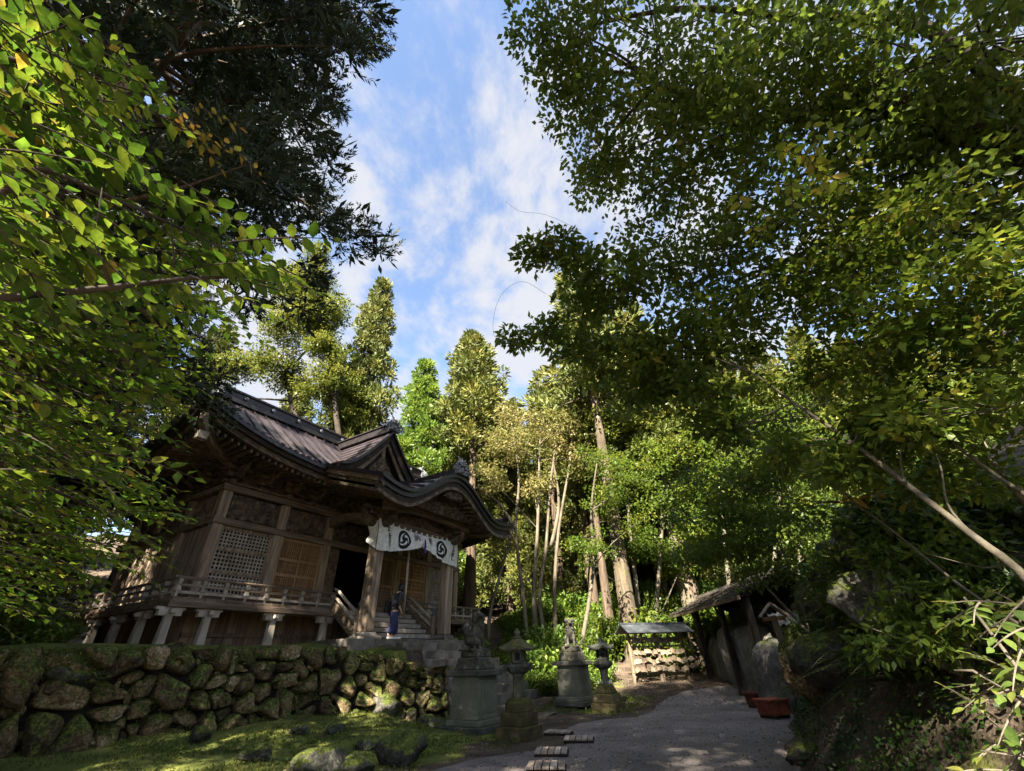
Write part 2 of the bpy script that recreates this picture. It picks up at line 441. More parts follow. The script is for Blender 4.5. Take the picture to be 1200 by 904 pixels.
m['board'] = surf('pallet_wood', [(0.28, (0.161, 0.1207, 0.09775)), (0.5, (0.3105, 0.2472, 0.2012)), (0.74, (0.4485, 0.3737, 0.3047))], 3.5, 7, 0.85, 0.5, 0.01, 'object', (3, 0.5, 1), rnd=0.2)
m['bark'] = surf('cedar_bark', [(0.28, (0.03974, 0.02746, 0.01806)), (0.5, (0.1047, 0.07586, 0.05202)), (0.74, (0.1806, 0.1409, 0.1011))], 3.0, 8, 0.95, 1.0, 0.05, 'world', (2.5, 2.5, 0.22), moss=(MOSS_D, (0.09, 0.10, 0.03), -0.02), mossn=0.2)
m['bark_pale'] = surf('pale_smooth_bark', [(0.28, (0.06336, 0.04967, 0.03283)), (0.5, (0.1325, 0.1101, 0.07661)), (0.74, (0.2074, 0.1778, 0.1314))], 2.2, 7, 0.9, 0.5, 0.02, 'world', (1.5, 1.5, 0.6))
m['bark_stem'] = surf('thin_stem_bark', [(0.28, (0.04439, 0.03536, 0.02448)), (0.5, (0.1044, 0.08976, 0.06256)), (0.74, (0.1619, 0.1442, 0.1061))], 4, 7, 0.9, 0.5, 0.02)
m['bark_dark'] = surf('dark_twig_bark', [(0.3, (0.022, 0.017, 0.012)), (0.7, (0.075, 0.058, 0.043))], 4, 6, 0.9, 0.5, 0.02)
m['bark_moss'] = surf('mossy_bark', [(0.28, (0.0375, 0.02775, 0.018)), (0.5, (0.1013, 0.07875, 0.0525)), (0.74, (0.1875, 0.1537, 0.105))], 3.0, 8, 0.95, 1.0, 0.05, 'world', (2.5, 2.5, 0.3), moss=((0.06, 0.065, 0.012), (0.17, 0.165, 0.035), 0.46), mossn=0.1)
# foliage
m['leaf_beech'] = leaf_mat('beech_leaf', [(0.0, (0.0336, 0.09, 0.0096)), (0.45, (0.066, 0.132, 0.012)), (0.85, (0.1104, 0.168, 0.0144)), (0.97, (0.168, 0.186, 0.0216)), (1.0, (0.252, 0.192, 0.024))], 0.55)
m['leaf_obj'] = leaf_mat('beech_leaf_single', [(0.0, (0.035, 0.085, 0.008)), (0.45, (0.065, 0.120, 0.010)), (0.90, (0.095, 0.140, 0.012)), (0.985, (0.13, 0.15, 0.02)), (1.0, (0.22, 0.16, 0.03))], 0.48, src='obj')
m['leaf_canopy'] = leaf_mat('canopy_leaf', [(0.0, (0.04297, 0.07905, 0.0155)), (0.5, (0.08116, 0.1304, 0.01937)), (0.85, (0.1384, 0.1818, 0.02325)), (1.0, (0.2626, 0.2371, 0.03875))], 0.52)
m['leaf_maple'] = leaf_mat('maple_leaf', [(0.0, (0.0392, 0.08288, 0.0125)), (0.5, (0.077, 0.1275, 0.015)), (0.85, (0.133, 0.1594, 0.01875)), (1.0, (0.224, 0.1913, 0.03125))], 0.45)
m['leaf_gold'] = leaf_mat('yellow_leaf', [(0.0, (0.1064, 0.1196, 0.016)), (0.5, (0.19, 0.1656, 0.024)), (1.0, (0.2736, 0.184, 0.04))], 0.45)
m['leaf_tan'] = leaf_mat('tan_leaf', [(0.0, (0.10, 0.115, 0.03)), (0.5, (0.20, 0.195, 0.06)), (1.0, (0.33, 0.285, 0.125))], 0.35)
m['leaf_ygreen'] = leaf_mat('yellow_green_leaf', [(0.0, (0.05121, 0.07969, 0.01214)), (0.5, (0.1024, 0.1329, 0.02024)), (0.85, (0.1676, 0.1754, 0.03036)), (1.0, (0.2234, 0.1807, 0.04048))], 0.35)
m['leaf_bright'] = leaf_mat('bright_green_leaf', [(0.0, (0.06072, 0.1173, 0.01656)), (0.5, (0.1139, 0.1932, 0.0276)), (1.0, (0.1973, 0.2553, 0.0414))], 0.35)
m['needle'] = leaf_mat('cedar_spray', [(0.0, (0.0499, 0.07144, 0.018)), (0.5, (0.1081, 0.131, 0.027)), (0.85, (0.1976, 0.1945, 0.0396)), (1.0, (0.3119, 0.2282, 0.063))], 0.15, rough=0.6)
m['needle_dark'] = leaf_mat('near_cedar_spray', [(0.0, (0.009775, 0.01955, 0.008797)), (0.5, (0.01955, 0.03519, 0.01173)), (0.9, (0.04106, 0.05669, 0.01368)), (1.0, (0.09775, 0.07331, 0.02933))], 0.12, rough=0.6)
m['fern'] = leaf_mat('fern_leaf', [(0.0, (0.01426, 0.03456, 0.0072)), (0.6, (0.02772, 0.0612, 0.01008)), (1.0, (0.06336, 0.0864, 0.0144))], 0.35)
m['grass'] = leaf_mat('moss_blade', [(0.0, (0.035, 0.050, 0.010)), (0.5, (0.075, 0.095, 0.016)), (1.0, (0.155, 0.17, 0.030))], 0.25, rough=0.8)
m['litter'] = leaf_mat('fallen_leaf', [(0.0, (0.06, 0.04, 0.02)), (0.5, (0.16, 0.11, 0.06)), (1.0, (0.36, 0.28, 0.18))], 0.1, rough=0.8)
# ------------------------------------------------------------------ ground
def sstep(a, b, x):
    t = np.clip((x - a) / (b - a), 0, 1)
    return t * t * (3 - 2 * t)
def bank_edge(y):
    return np.interp(y, [-30, 0, 5.5, 8.6, 10.9, 11.9, 15.0, 18.5, 22, 30, 60], [2.2, 2.6, 3.1, 4.2, 5.3, 5.9, 7.6, 8.6, 9.6, 12, 16])
def wob(x, y, f, a):
    return a * (np.sin(x * f + 1.3 * np.sin(y * f * .7)) + np.sin(y * f * 1.17 + 1.9 + 1.1 * np.sin(x * f * .6))) * .5
def height(x, y):
    x = np.asarray(x, float); y = np.asarray(y, float)
    dx, dy = x - MX, y - MY
    v = dx * CP + dy * SP; s = -dx * SP + dy * CP
    z = np.zeros_like(x)
    # mossy apron climbing to the foot of the retaining wall
    apron = 0.36 * sstep(-1.2, 4.0, s + 0.55 * np.minimum(0, v + 7) * 0.3) * sstep(-2.0, -3.6, v)
    apron = apron * (1 + 0.25 * np.sin(v * 2.1) * np.sin(s * 1.7))
    z = z + np.maximum(apron, 0)
    # terrace the hall stands on
    edge = np.interp(v, [-30, -4.6, -1.5, -1.35, 3.45, 3.6, 5.2, 9, 14], [4.75, 4.75, 2.75, 4.9, 4.9, 4.2, 4.6, 8, 16])
    width = np.where(v > 3.5, 3.2, np.where(v > -1.35, .3, .30))
    terr = (1.84 + .24 * sstep(.6, 2.2, s - edge)) * sstep(0, 1, (s - edge) / width + .5)
    z = np.maximum(z, terr * sstep(26, 14, v))
    # ground rising into the woods behind
    hill = 0.135 * np.clip(y - 17.5, 0, 6) + 0.27 * np.clip(y - 23.5, 0, 45) + 0.04 * np.clip(y - 68, 0, 400)
    hill = hill * sstep(-9, 3, v)
    z = np.maximum(z, hill)
    z = z + 0.11 * np.clip(s - 21, 0, 60) * (s > 21)
    z = z + 0.06 * np.clip(-v - 19, 0, 40) * (s > 3)
    # steep bank to the right of the path
    b = x - bank_edge(y)
    bank = 1.35 * np.clip(b - .1, 0, 2.2) + 0.55 * np.clip(b - 2.3, 0, 9) + 0.3 * np.clip(b - 11, 0, 60)
    bank = bank * (1 - 0.7 * sstep(17, 22, y)) * (0.55 + .45 * sstep(2, 8, y))
    z = np.maximum(z, bank + np.where(b > 0, z * .6, 0))
    rough = np.clip(b, 0, 1) + sstep(23, 30, y) + (apron > .05) * .35
    z = z + wob(x, y, 1.7, .10) * np.clip(rough, 0, 1) + wob(y, x, 4.1, .035) * np.clip(rough, 0, 1)
    return z
def hz(x, y):
    return float(height(x, y))
xs = np.concatenate([np.arange(-140, -20, 4.0), np.arange(-20, 18, 0.33), np.arange(18, 141, 4.0)])
ys = np.concatenate([np.arange(-60, -4, 3.0), np.arange(-4, 30, 0.33), np.arange(30, 60, 1.2), np.arange(60, 190, 5.0)])
GX, GY = np.meshgrid(xs, ys)
GZ = height(GX, GY)
nx, ny = len(xs), len(ys)
idx = np.arange(nx * ny).reshape(ny, nx)
quads = np.stack([idx[:-1, :-1], idx[:-1, 1:], idx[1:, 1:], idx[1:, :-1]], -1).reshape(-1, 4)
gv, gs = (GX - MX) * CP + (GY - MY) * SP, -(GX - MX) * SP + (GY - MY) * CP
moss_mask = sstep(-1.9, -0.6, gs + .4 * np.sin(gv * 1.9)) * sstep(-1.6, -2.6, gv) * (1 - .6 * sstep(6, 9, gs))
moss_mask = np.maximum(moss_mask, .35 * sstep(.0, .6, GX - bank_edge(GY)))
moss_mask = np.maximum(moss_mask, sstep(3.3, 4.2, gv) * sstep(9, 6, gv) * sstep(-1.6, -.2, gs) * .55)
moss_mask = np.maximum(moss_mask, .5 * sstep(4, 12, -gv - 7) * sstep(-3, -1, gs))
gme = np_mesh('ground', np.stack([GX, GY, GZ], -1).reshape(-1, 3), quads, {'mossy': moss_mask.ravel()}, smooth=True)
def ground_material():
    mt = m['ground']; t = mt.node_tree
    bs = [n for n in t.nodes if n.type == 'BSDF_PRINCIPLED'][0]
    old = bs.inputs['Base Color'].links[0].from_socket
    a = N(t, 'ShaderNodeAttribute'); a.attribute_name = 'mossy'
    g = N(t, 'ShaderNodeNewGeometry')
    n = N(t, 'ShaderNodeTexNoise'); n.inputs['Scale'].default_value = 2.6; n.inputs['Detail'].default_value = 8
    n5 = N(t, 'ShaderNodeTexNoise'); n5.inputs['Scale'].default_value = 1.1; n5.inputs['Detail'].default_value = 9
    t.links.new(g.outputs['Position'], n.inputs['Vector']); t.links.new(g.outputs['Position'], n5.inputs['Vector'])
    ad = N(t, 'ShaderNodeMath', operation='ADD'); t.links.new(a.outputs['Fac'], ad.inputs[0]); t.links.new(n.outputs['Fac'], ad.inputs[1])
    mr = N(t, 'ShaderNodeMapRange'); mr.interpolation_type = 'SMOOTHSTEP'
    mr.inputs['From Min'].default_value = 0.88; mr.inputs['From Max'].default_value = 1.12
    t.links.new(ad.outputs[0], mr.inputs['Value'])
    r = ramp(t, [(0.3, (0.040, 0.052, 0.010)), (0.5, (0.098, 0.115, 0.020)), (0.72, (0.185, 0.19, 0.036))])
    t.links.new(n5.outputs['Fac'], r.inputs[0])
    mx = N(t, 'ShaderNodeMix', data_type='RGBA')
    t.links.new(mr.outputs[0], mx.inputs[0]); t.links.new(old, mx.inputs[6]); t.links.new(r.outputs[0], mx.inputs[7])
    t.links.new(mx.outputs[2], bs.inputs['Base Color'])
ground_material()
tag(link_mesh('ground', gme, m['ground']), kind='structure')

# path: one sheet 6 mm above the ground, ragged edges
left_edge = [(-6.5, -14), (-5.6, -4), (-4.6, 2), (-3.4, 6.2), (-2.1, 8.6), (-0.95, 10.15), (-0.1, 10.75), (0.55, 10.95), (1.05, 11.75), (1.2, 12.7), (1.15, 13.8), (1.55, 14.7), (2.35, 15.3), (3.3, 15.6), (3.9, 16.5), (4.5, 17.9), (5.3, 19.0), (6.2, 19.8), (7.3, 20.3), (8.6, 20.6)]
right_edge = [(bank_edge(yy) - .12 + .1 * math.sin(yy * 2.3), yy) for yy in np.arange(20.6, -14.1, -.6)]
poly = []
for (x0, y0), (x1, y1) in zip(left_edge[:-1], left_edge[1:]):
    k = max(2, int(math.hypot(x1 - x0, y1 - y0) / .35))
    for i in range(k):
        f = i / k
        poly.append((x0 + (x1 - x0) * f, y0 + (y1 - y0) * f))
poly.append(left_edge[-1])
rows = []
for (x, y) in poly:
    xr = float(bank_edge(y)) - .12 + .1 * math.sin(y * 2.3)
    xl = x + .10 * mn.noise(Vector((y * 2.1, x * 2.1, 0))) + .04 * mn.noise(Vector((y * 9, x * 9, 4)))
    nn = 26
    rows.append([(xl + (xr - xl) * i / nn, y, hz(xl + (xr - xl) * i / nn, y) * (1 if 0 < i < nn else 1) + .006) for i in range(nn + 1)])
pm = MB().grid(rows)
tag(pm.build('path', m['path'], smooth=True), kind='structure')

# ------------------------------------------------------------------ rubble retaining wall
rng = random.Random(7)
def clip_poly(poly_, nx_, ny_, d):
    out = []
    k = len(poly_)
    for i in range(k):
        a, b = poly_[i], poly_[(i + 1) % k]
        da, db = a[0] * nx_ + a[1] * ny_ - d, b[0] * nx_ + b[1] * ny_ - d
        if da <= 0: out.append(a)
        if (da < 0 < db) or (db < 0 < da):
            f = da / (da - db)
            out.append((a[0] + (b[0] - a[0]) * f, a[1] + (b[1] - a[1]) * f))
    return out
def chaikin(p, it=2):
    for kk_ in range(it):
        q = []
        for i in range(len(p)):
            a, b = p[i], p[(i + 1) % len(p)]
            w1 = .80 if kk_ == 0 else .72
            q += [(a[0] * w1 + b[0] * (1 - w1), a[1] * w1 + b[1] * (1 - w1)), (a[0] * (1 - w1) + b[0] * w1, a[1] * (1 - w1) + b[1] * w1)]
        p = q
    return p
WEDGE = []
# the wall's run, measured along its foot: straight, then bending forward beside the steps
RUN = [(-17.0, 4.35), (-4.9, 4.35), (-3.2, 3.3), (-1.45, 2.15), (-1.35, 3.3)]
RL = [0.0]
for a, b in zip(RUN[:-1], RUN[1:]):
    RL.append(RL[-1] + math.hypot(b[0] - a[0], b[1] - a[1]))
def run_at(l):
    l = min(max(l, 0), RL[-1] - 1e-6)
    for i in range(len(RUN) - 1):
        if l <= RL[i + 1]:
            f = (l - RL[i]) / (RL[i + 1] - RL[i])
            a, b = RUN[i], RUN[i + 1]
            tx, ty = (b[0] - a[0]) / (RL[i + 1] - RL[i]), (b[1] - a[1]) / (RL[i + 1] - RL[i])
            return a[0] + (b[0] - a[0]) * f, a[1] + (b[1] - a[1]) * f, tx, ty
LT = RL[-1]
def wall_top(l):
    return float(np.interp(l, [0, RL[1] - .5, RL[2], RL[3] - .3, RL[4]], [1.86, 1.86, 1.7, 1.2, 1.25]))
def wall_foot(l):
    v, s, _, _ = run_at(l)
    p = S(v, s - .25)
    return hz(p.x, p.y) - .08
pts = []
l = 0.2
while l < LT:
    big = l < RL[1] - 4.5
    step = rng.choice((.38, .62, .85)) * rng.uniform(.85, 1.1) if big else rng.choice((.3, .45, .62)) * rng.uniform(.85, 1.15)
    z0, z1 = wall_foot(l), wall_top(l)
    z = z0 + rng.uniform(0, .3)
    while z < z1 + .1:
        pts.append((l + rng.uniform(-.35, .35) * step, z + rng.uniform(-.12, .12)))
        z += rng.choice((.28, .46, .68)) * rng.uniform(.85, 1.1) if big else rng.choice((.24, .36, .5)) * rng.uniform(.85, 1.15)
    l += step
wall_root = empty('retaining_wall', S(-6, 4.35, .3), PHI)
tag(wall_root, 'long rubble stone retaining wall with mossy top below the shrine veranda', 'stone wall')
def wall_xyz(l, z, out):
    """local coordinates in the wall's own frame"""
    v, s, tx, ty = run_at(l)
    nx_, ny_ = ty, -tx                   # outward normal (towards the path)
    lean = .13 * (z - .35)
    return (v + nx_ * (out - lean) + 6, s + ny_ * (out - lean) - 4.35, z - .3)
for i, (a, b) in enumerate(pts):
    cell = [(a - .9, b - .8), (a + .9, b - .8), (a + .9, b + .8), (a - .9, b + .8)]
    for j, (c, d) in enumerate(pts):
        if i == j or abs(c - a) > 1.9 or abs(d - b) > 1.7: continue
        nx_, ny_ = c - a, d - b
        ll = math.hypot(nx_, ny_)
        if ll < 1e-4: continue
        cell = clip_poly(cell, nx_ / ll, ny_ / ll, ((a + c) / 2) * nx_ / ll + ((b + d) / 2) * ny_ / ll - .010 - rng.random() * .045)
        if len(cell) < 3: break
    if len(cell) < 3: continue
    top = wall_top(a) + .10
    cell = clip_poly(cell, 0, 1, top + rng.uniform(-.16, .12))
    cell = clip_poly(cell, 0, -1, -(wall_foot(a) - .12))
    cell = clip_poly(cell, -1, 0, 0.0); cell = clip_poly(cell, 1, 0, LT)
    if len(cell) < 3: continue
    w = max(p[0] for p in cell) - min(p[0] for p in cell); h = max(p[1] for p in cell) - min(p[1] for p in cell)
    if w < .12 or h < .1: continue
    cx, cz = sum(p[0] for p in cell) / len(cell), sum(p[1] for p in cell) / len(cell)
    ring = chaikin(cell, 2)
    ring = [(px + (px - cx) * .22 * mn.noise(Vector((px * 4.5, pz * 4.5, 9))), pz + (pz - cz) * .22 * mn.noise(Vector((px * 4.5, pz * 4.5, 19)))) for px, pz in ring]
    proud = rng.uniform(-.10, .17)
    bulge = min(w, h) * rng.uniform(.20, .42)
    sd = rng.uniform(0, 99)
    tl, tz = rng.uniform(-.45, .45), rng.uniform(-.5, .2)
    k = len(ring)
    vs_ = []
    for f, o in ((.97, -.45), (1.0, -.06), (.965, .05), (.86, .72), (.56, .92), (.26, 1.0)):
        for (px, pz) in ring:
            qx, qz = cx + (px - cx) * f, cz + (pz - cz) * f
            oo = o if o < .1 else o * bulge
            q = Vector((qx * 2.6 + sd, qz * 2.6, sd * .7))
            nv = mn.noise(q) * .7 + (abs(mn.noise(q * 2.1)) - .25) * .9 + mn.noise(q * 5.3) * .25
            if o > 0:
                oo += nv * .22 * min(1, w * 1.4) + (tl * (qx - cx) + tz * (qz - cz)) * (1 if o > .1 else .4)
            vs_.append(wall_xyz(qx, qz, oo + proud))
    vs_.append(wall_xyz(cx, cz, bulge + proud + mn.noise(Vector((cx * 2.6 + sd, cz * 2.6, 0))) * .08))
    fs = []
    for rI in range(5):
        for q in range(k):
            fs.append((rI * k + q, rI * k + (q + 1) % k, (rI + 1) * k + (q + 1) % k, (rI + 1) * k + q))
    for q in range(k):
        fs.append((5 * k + q, 5 * k + (q + 1) % k, 6 * k))
    MB().add(vs_, fs).build('stone', m['wall_stone'], wall_root, smooth=True)
for q in range(150):                                       # wedge stones packed into the joints
    l = rng.uniform(.2, RL[3]); z = wall_foot(l) + (wall_top(l) - wall_foot(l)) * rng.random()
    wx, wy, wz = wall_xyz(l, z, rng.uniform(-.02, .10))
    sz = rng.uniform(.12, .26)
    WEDGE.append((wx, wy, wz, sz, rng.random() * 6, rng.randrange(7)))
# earth core right behind the stones
core = MB()
r0 = []; r1 = []; r2 = []
for l in np.linspace(0, LT, 60):
    v, s, tx, ty = run_at(l)
    r0.append((wall_xyz(l, wall_foot(l) - .4, -.16))); r1.append(wall_xyz(l, wall_top(l) - .02, -.16)); r2.append(wall_xyz(l, wall_top(l) - .02, -.9))
core.grid([r0, r1, r2])
core.build('earth_core', m['inner_dark'], wall_root)

# ------------------------------------------------------------------ stone steps up to the terrace
st = empty('stone_stairs', S(1.05, 1.3, 0), PHI)
tag(st, 'broad worn stone steps climbing between the guardian pedestals to the porch', 'stairs')
NST = 8
for i in range(NST):
    z1 = .26 + i * .262
    s0 = 1.25 + i * .44
    v0, v1 = -2.35 + .02 * (i % 2), 2.35
    for j, (a, b) in enumerate(((v0, -.75 + .3 * math.sin(i * 2.1)), (-.72 + .3 * math.sin(i * 2.1), .8 + .25 * math.cos(i * 1.7)), (.83 + .25 * math.cos(i * 1.7), v1))):
        MB().box(a, b, s0 - 1.3, s0 - 1.3 + .60, z1 - .30, z1 - .004 * j).build('step', m['step_stone'], st, bevel=.018)
MB().box(-2.3, 2.3, -.02 + .3, NST * .44 + .3, -.2, .15).build('step_core', m['step_stone'], st)
# paving slab platform under the porch
pf = empty('porch_platform', S(0, 5.6, 2.0), PHI)
tag(pf, 'pale stone slab platform under the porch pillars above the rubble wall', 'platform')
vv = -3.3
kk = 0
while vv < 3.3:
    w = rng.uniform(.9, 1.3)
    MB().box(vv, min(vv + w - .015, 3.4), -.95, -.05, .0 - .3, .20 + .004 * (kk % 3)).build('slab', m['step_stone'], pf, bevel=.015)
    MB().box(vv, min(vv + w - .015, 3.4), -.03, 1.2, .0 - .3, .195 + .004 * (kk % 2)).build('slab', m['step_stone'], pf, bevel=.015)
    vv += w; kk += 1

# ------------------------------------------------------------------ boulders
def rock_mesh(seed, sub=4, flat=.75, sharp=.28):
    import bmesh
    bm = bmesh.new()
    bmesh.ops.create_icosphere(bm, subdivisions=sub, radius=.5)
    r = random.Random(seed)
    planes = [(Vector((r.gauss(0, 1), r.gauss(0, 1), r.gauss(0, 1))).normalized(), r.uniform(.27, .44)) for _ in range(9)]
    for v in bm.verts:
        p = v.co.copy()
        for nrm, d in planes:
            e = p.dot(nrm) - d
            if e > 0: p -= nrm * e * .85
        q = p * 3 + Vector((seed * 1.7, seed * .3, 0))
        p *= 1 + sharp * (mn.noise(q) * .5 + (abs(mn.noise(q * 1.9)) - .2) * .6 + mn.noise(q * 4.7) * .16 + mn.noise(q * 9) * .07)
        p.z *= flat
        v.co = p
    me = bpy.data.meshes.new('boulder')
    bm.to_mesh(me); bm.free()
    me.polygons.foreach_set('use_smooth', [True] * len(me.polygons))
    me.materials.append(m['boulder'])
    return me
ROCKS = [rock_mesh(i) for i in range(7)]
for (wx, wy, wz, sz, ra, k) in WEDGE:
    o = link_mesh('stone', ROCKS[k], None, wall_root, (wx, wy, wz), (ra, ra * 1.7, ra * .6), (sz * 1.3, sz, sz))
    o.material_slots[0].link = 'OBJECT'; o.material_slots[0].material = m['wall_stone']
def rock(name, x, y, sx, sy, sz, rz, i, label, group=None, sink=.3, z=None, mat=None, cat='rock'):
    z = hz(x, y) if z is None else z
    o = link_mesh(name, ROCKS[i % 7], None, None, (x, y, z + sz * (.5 - sink) * .75), (0, 0, rz), (sx, sy, sz))
    if mat is not None:
        o.material_slots[0].link = 'OBJECT'; o.material_slots[0].material = mat
    tag(o, label, cat, group)
    return o
def P0(u, v, z=0.0):
    d = ray(u, v); k = (z - EYE) / d.z
    return d.x * k, d.y * k
x, y = P0(52, 888, .22); rock('boulder', x, y, 1.5, .95, .85, 1.1, 0, 'low dark boulder with bright moss cap at the foot of the rubble wall')
x, y = P0(470, 888, .08); rock('boulder', x, y, 1.0, .75, .9, .3, 2, 'pointed bare dark rock on the moss before the left pedestal')
x, y = P0(375, 895, .10); rock('boulder', x, y, 1.0, .7, .62, .8, 3, 'rounded dark rock in the moss beside a smaller mossy one')
for (u, v, sz, i, zz) in ((418, 901, .42, 4, .06), (432, 872, .36, 5, .15), (300, 893, .36, 6, .12), (392, 862, .28, 1, .2), (447, 838, .8, 2, .28), (478, 826, .55, 4, .3), (500, 842, .4, 5, .2), (350, 866, .26, 6, .2), (512, 852, .32, 0, .12), (445, 812, .6, 3, .35), (405, 838, .4, 1, .3), (487, 808, .5, 6, .3), (230, 872, .35, 2, .25), (160, 868, .4, 3, .3)):
    x, y = P0(u, v, zz)
    rock('boulder', x, y, sz * 1.75, sz * 1.3, sz * 1.25, i * 1.1, i, 'mossy rock strewn on the green slope below the rubble wall', 'rocks on the mossy slope')
for (u, v, sz, i) in ((645, 822, .85, 1), (662, 826, 1.0, 3), (640, 838, .6, 5), (690, 818, .5, 2), (700, 826, .55, 4)):
    x, y = P0(u, v)
    rock('stepping_rock', x, y, sz * 1.4, sz, sz * .42, i * .8, i, 'flat grey rock set in the ground before the stone steps', 'flat rocks before the steps', .45, mat=m['step_stone'])
# right foreground rocks at the foot of the bank
rock('boulder', 5.3, 9.35, 1.25, 1.0, 1.5, .4, 1, 'pale lichened rock standing at the path edge below the dark bank', sink=.2, mat=m['wall_stone'])
rock('boulder', 4.95, 8.2, 1.5, 1.2, 1.2, 1.4, 3, 'broad mossy rock at the path edge under leaning stems', sink=.15)
rock('boulder', 4.45, 8.85, .75, .6, .55, 2.2, 5, 'small moss covered rock nearest the asphalt on the bank side', sink=.25)
for q, (x, y, sz) in enumerate(((6.1, 9.4, 1.2), (5.6, 7.4, 1.2), (4.9, 6.6, 1.0), (6.5, 8.2, 1.1))):
    rock('boulder', x, y, sz * 1.2, sz, sz * 1.15, q * 1.3, q, 'big moss patched rock jutting out of the dark bank beside the path', 'rocks jutting from the bank', .12)
x, y = P0(950, 800, .4); rock('boulder', x + 1.8, y, 1.5, 1.4, 1.8, .2, 0, 'tall moss draped rock behind the red boxes')
for (u, v, Y, sz, i) in ((1040, 830, 9, 1.4, 2), (1090, 800, 8.5, 1.5, 4), (1060, 770, 10, 1.6, 6), (1140, 850, 7.2, 1.2, 1), (1010, 790, 11.5, 1.7, 5), (1180, 890, 6, 1.0, 3), (1120, 740, 9.5, 1.5, 0)):
    p = at(u, v, Y)
    rock('boulder', p.x, p.y, sz, sz * .8, sz * .9, i * .9, i, 'dark mossy rock embedded in the shaded bank', 'rocks in the shaded bank', .3)
# ------------------------------------------------------------------ the shrine hall (local frame: x = v along the front, y = s into it)
HO = (0.0, -12.2, -2.1)                     # children carry plain (v, s, z) coordinates
hall = empty('shrine_hall', S(0, 12.2, 2.1), PHI)
tag(hall, 'large weathered wooden shrine hall with dark metal roof and carved porch', 'shrine hall')
def hp(mb, name, mat, parent=None, **k):
    if parent is None:
        return mb.build(name, m[mat], hall, HO, **k)
    return mb.build(name, m[mat], parent, **k)
SC, ES, EV, VG = 12.2, 5.8, 9.05, 6.6
ZR, ZE, UPT = 12.1, 8.0, 1.05
def roof_t(v, s):
    return max(abs(s - SC) / ES, (1 - .45 * (EV - abs(v)) / (EV - VG)) if abs(v) > VG else 0)
def roof_z(v, s):
    t = min(max(roof_t(v, s), 0), 1.0)
    up = UPT * (min(abs(v) / EV, 1)) ** 4 * (min(abs(s - SC) / ES, 1)) ** 4
    return ZE + (ZR - ZE) * (1 - t) ** 1.28 + up
def s_hip(v):
    return SC - ES * (1 - .45 * (EV - abs(v)) / (EV - VG)) if abs(v) > VG else SC - .12

# ---- roof body and its pieces
body = MB()
nvv, nss = 49, 33
rowsr = [[(-EV + 2 * EV * i / (nvv - 1), SC - ES + 2 * ES * j / (nss - 1), roof_z(-EV + 2 * EV * i / (nvv - 1), SC - ES + 2 * ES * j / (nss - 1)) - .06) for i in range(nvv)] for j in range(nss)]
body.grid(rowsr)
roof = hp(body, 'roof', 'roof_dark', smooth=True)
PW = .56
nP = int(round(2 * EV / PW)); PW = 2 * EV / nP
for side in (-1, 1):
    for k in range(nP):
        a, b = -EV + k * PW, -EV + (k + 1) * PW
        if side == 1 and k % 2: continue                  # the far slope: broader sheets
        if side == 1: b = min(b + PW, EV)
        rws = []
        for j in range(11):
            f = j / 10
            r_ = []
            for x in (a + .015, (a + b) / 2, b - .015):
                st_ = s_hip(x); s_ = st_ + (SC - ES - .03 - st_) * f
                z_ = roof_z(x, s_) + .012
                r_.append((x, s_ if side == -1 else 2 * SC - s_, z_))
            rws.append(r_ if side == -1 else r_[::-1])
        mb = MB().grid(rws)
        mb.build('roof_panel', m['roof_panel'], roof, smooth=True)
        if side == -1 and k:
            ptsb = []
            for j in range(11):
                st_ = s_hip(a); s_ = st_ + (SC - ES - .05 - st_) * j / 10
                ptsb.append((a, s_, roof_z(a, s_) + .045))
            MB().sweep(ptsb, .05, .085).build('roof_batten', m['roof_dark'], roof)
for side in (-1, 1):                                       # end slopes
    nE = 20; dE = 2 * ES / nE
    for k in range(nE):
        a, b = SC - ES + k * dE, SC - ES + (k + 1) * dE
        def v_top(s_):
            tt = abs(s_ - SC) / ES
            return EV - (EV - VG) * min((1 - tt) / .45, 1.0)
        rws = []
        for j in range(7):
            r_ = []
            for s_ in (a + .015, b - .015):
                vt = v_top(s_); v_ = vt + (EV + .03 - vt) * j / 6
                r_.append((side * v_, s_, roof_z(v_, s_) + .012))
            rws.append(r_ if side == -1 else r_[::-1])
        MB().grid(rws[::-1]).build('roof_panel', m['roof_panel'], roof, smooth=True)
        if k:
            ptsb = [(side * (v_top(a) + (EV + .05 - v_top(a)) * j / 6), a, roof_z(v_top(a) + (EV + .05 - v_top(a)) * j / 6, a) + .045) for j in range(7)]
            MB().sweep(ptsb, .05, .085).build('roof_batten', m['roof_dark'], roof)
# eave edge: layered boards that follow the upswept eave, front, ends and back
def eave_line(dv, dz, n=41):
    out = []
    for i in range(n):
        v_ = -(EV + dv) + 2 * (EV + dv) * i / (n - 1)
        out.append((v_, SC - ES - dv, roof_z(max(-EV, min(EV, v_)), SC - ES) + dz))
    return out
def end_line(side, dv, dz, n=31):
    return [(side * (EV + dv), SC - ES - dv + 2 * (ES + dv) * i / (n - 1), roof_z(EV, SC - ES + 2 * ES * i / (n - 1)) + dz) for i in range(n)]
for dv, dz, w, h, mt in ((.0, -.07, .14, .15, 'roof_dark'), (-.10, -.23, .16, .16, 'wood_dark'), (-.24, -.40, .18, .18, 'wood_carved')):
    e = MB().sweep(eave_line(dv, dz), w, h)
    e.sweep([(x, 2 * SC - y, z) for x, y, z in eave_line(dv, dz)], w, h)
    for sd in (-1, 1): e.sweep(end_line(sd, dv, dz), w, h)
    e.build('eave_board', m[mt], roof)
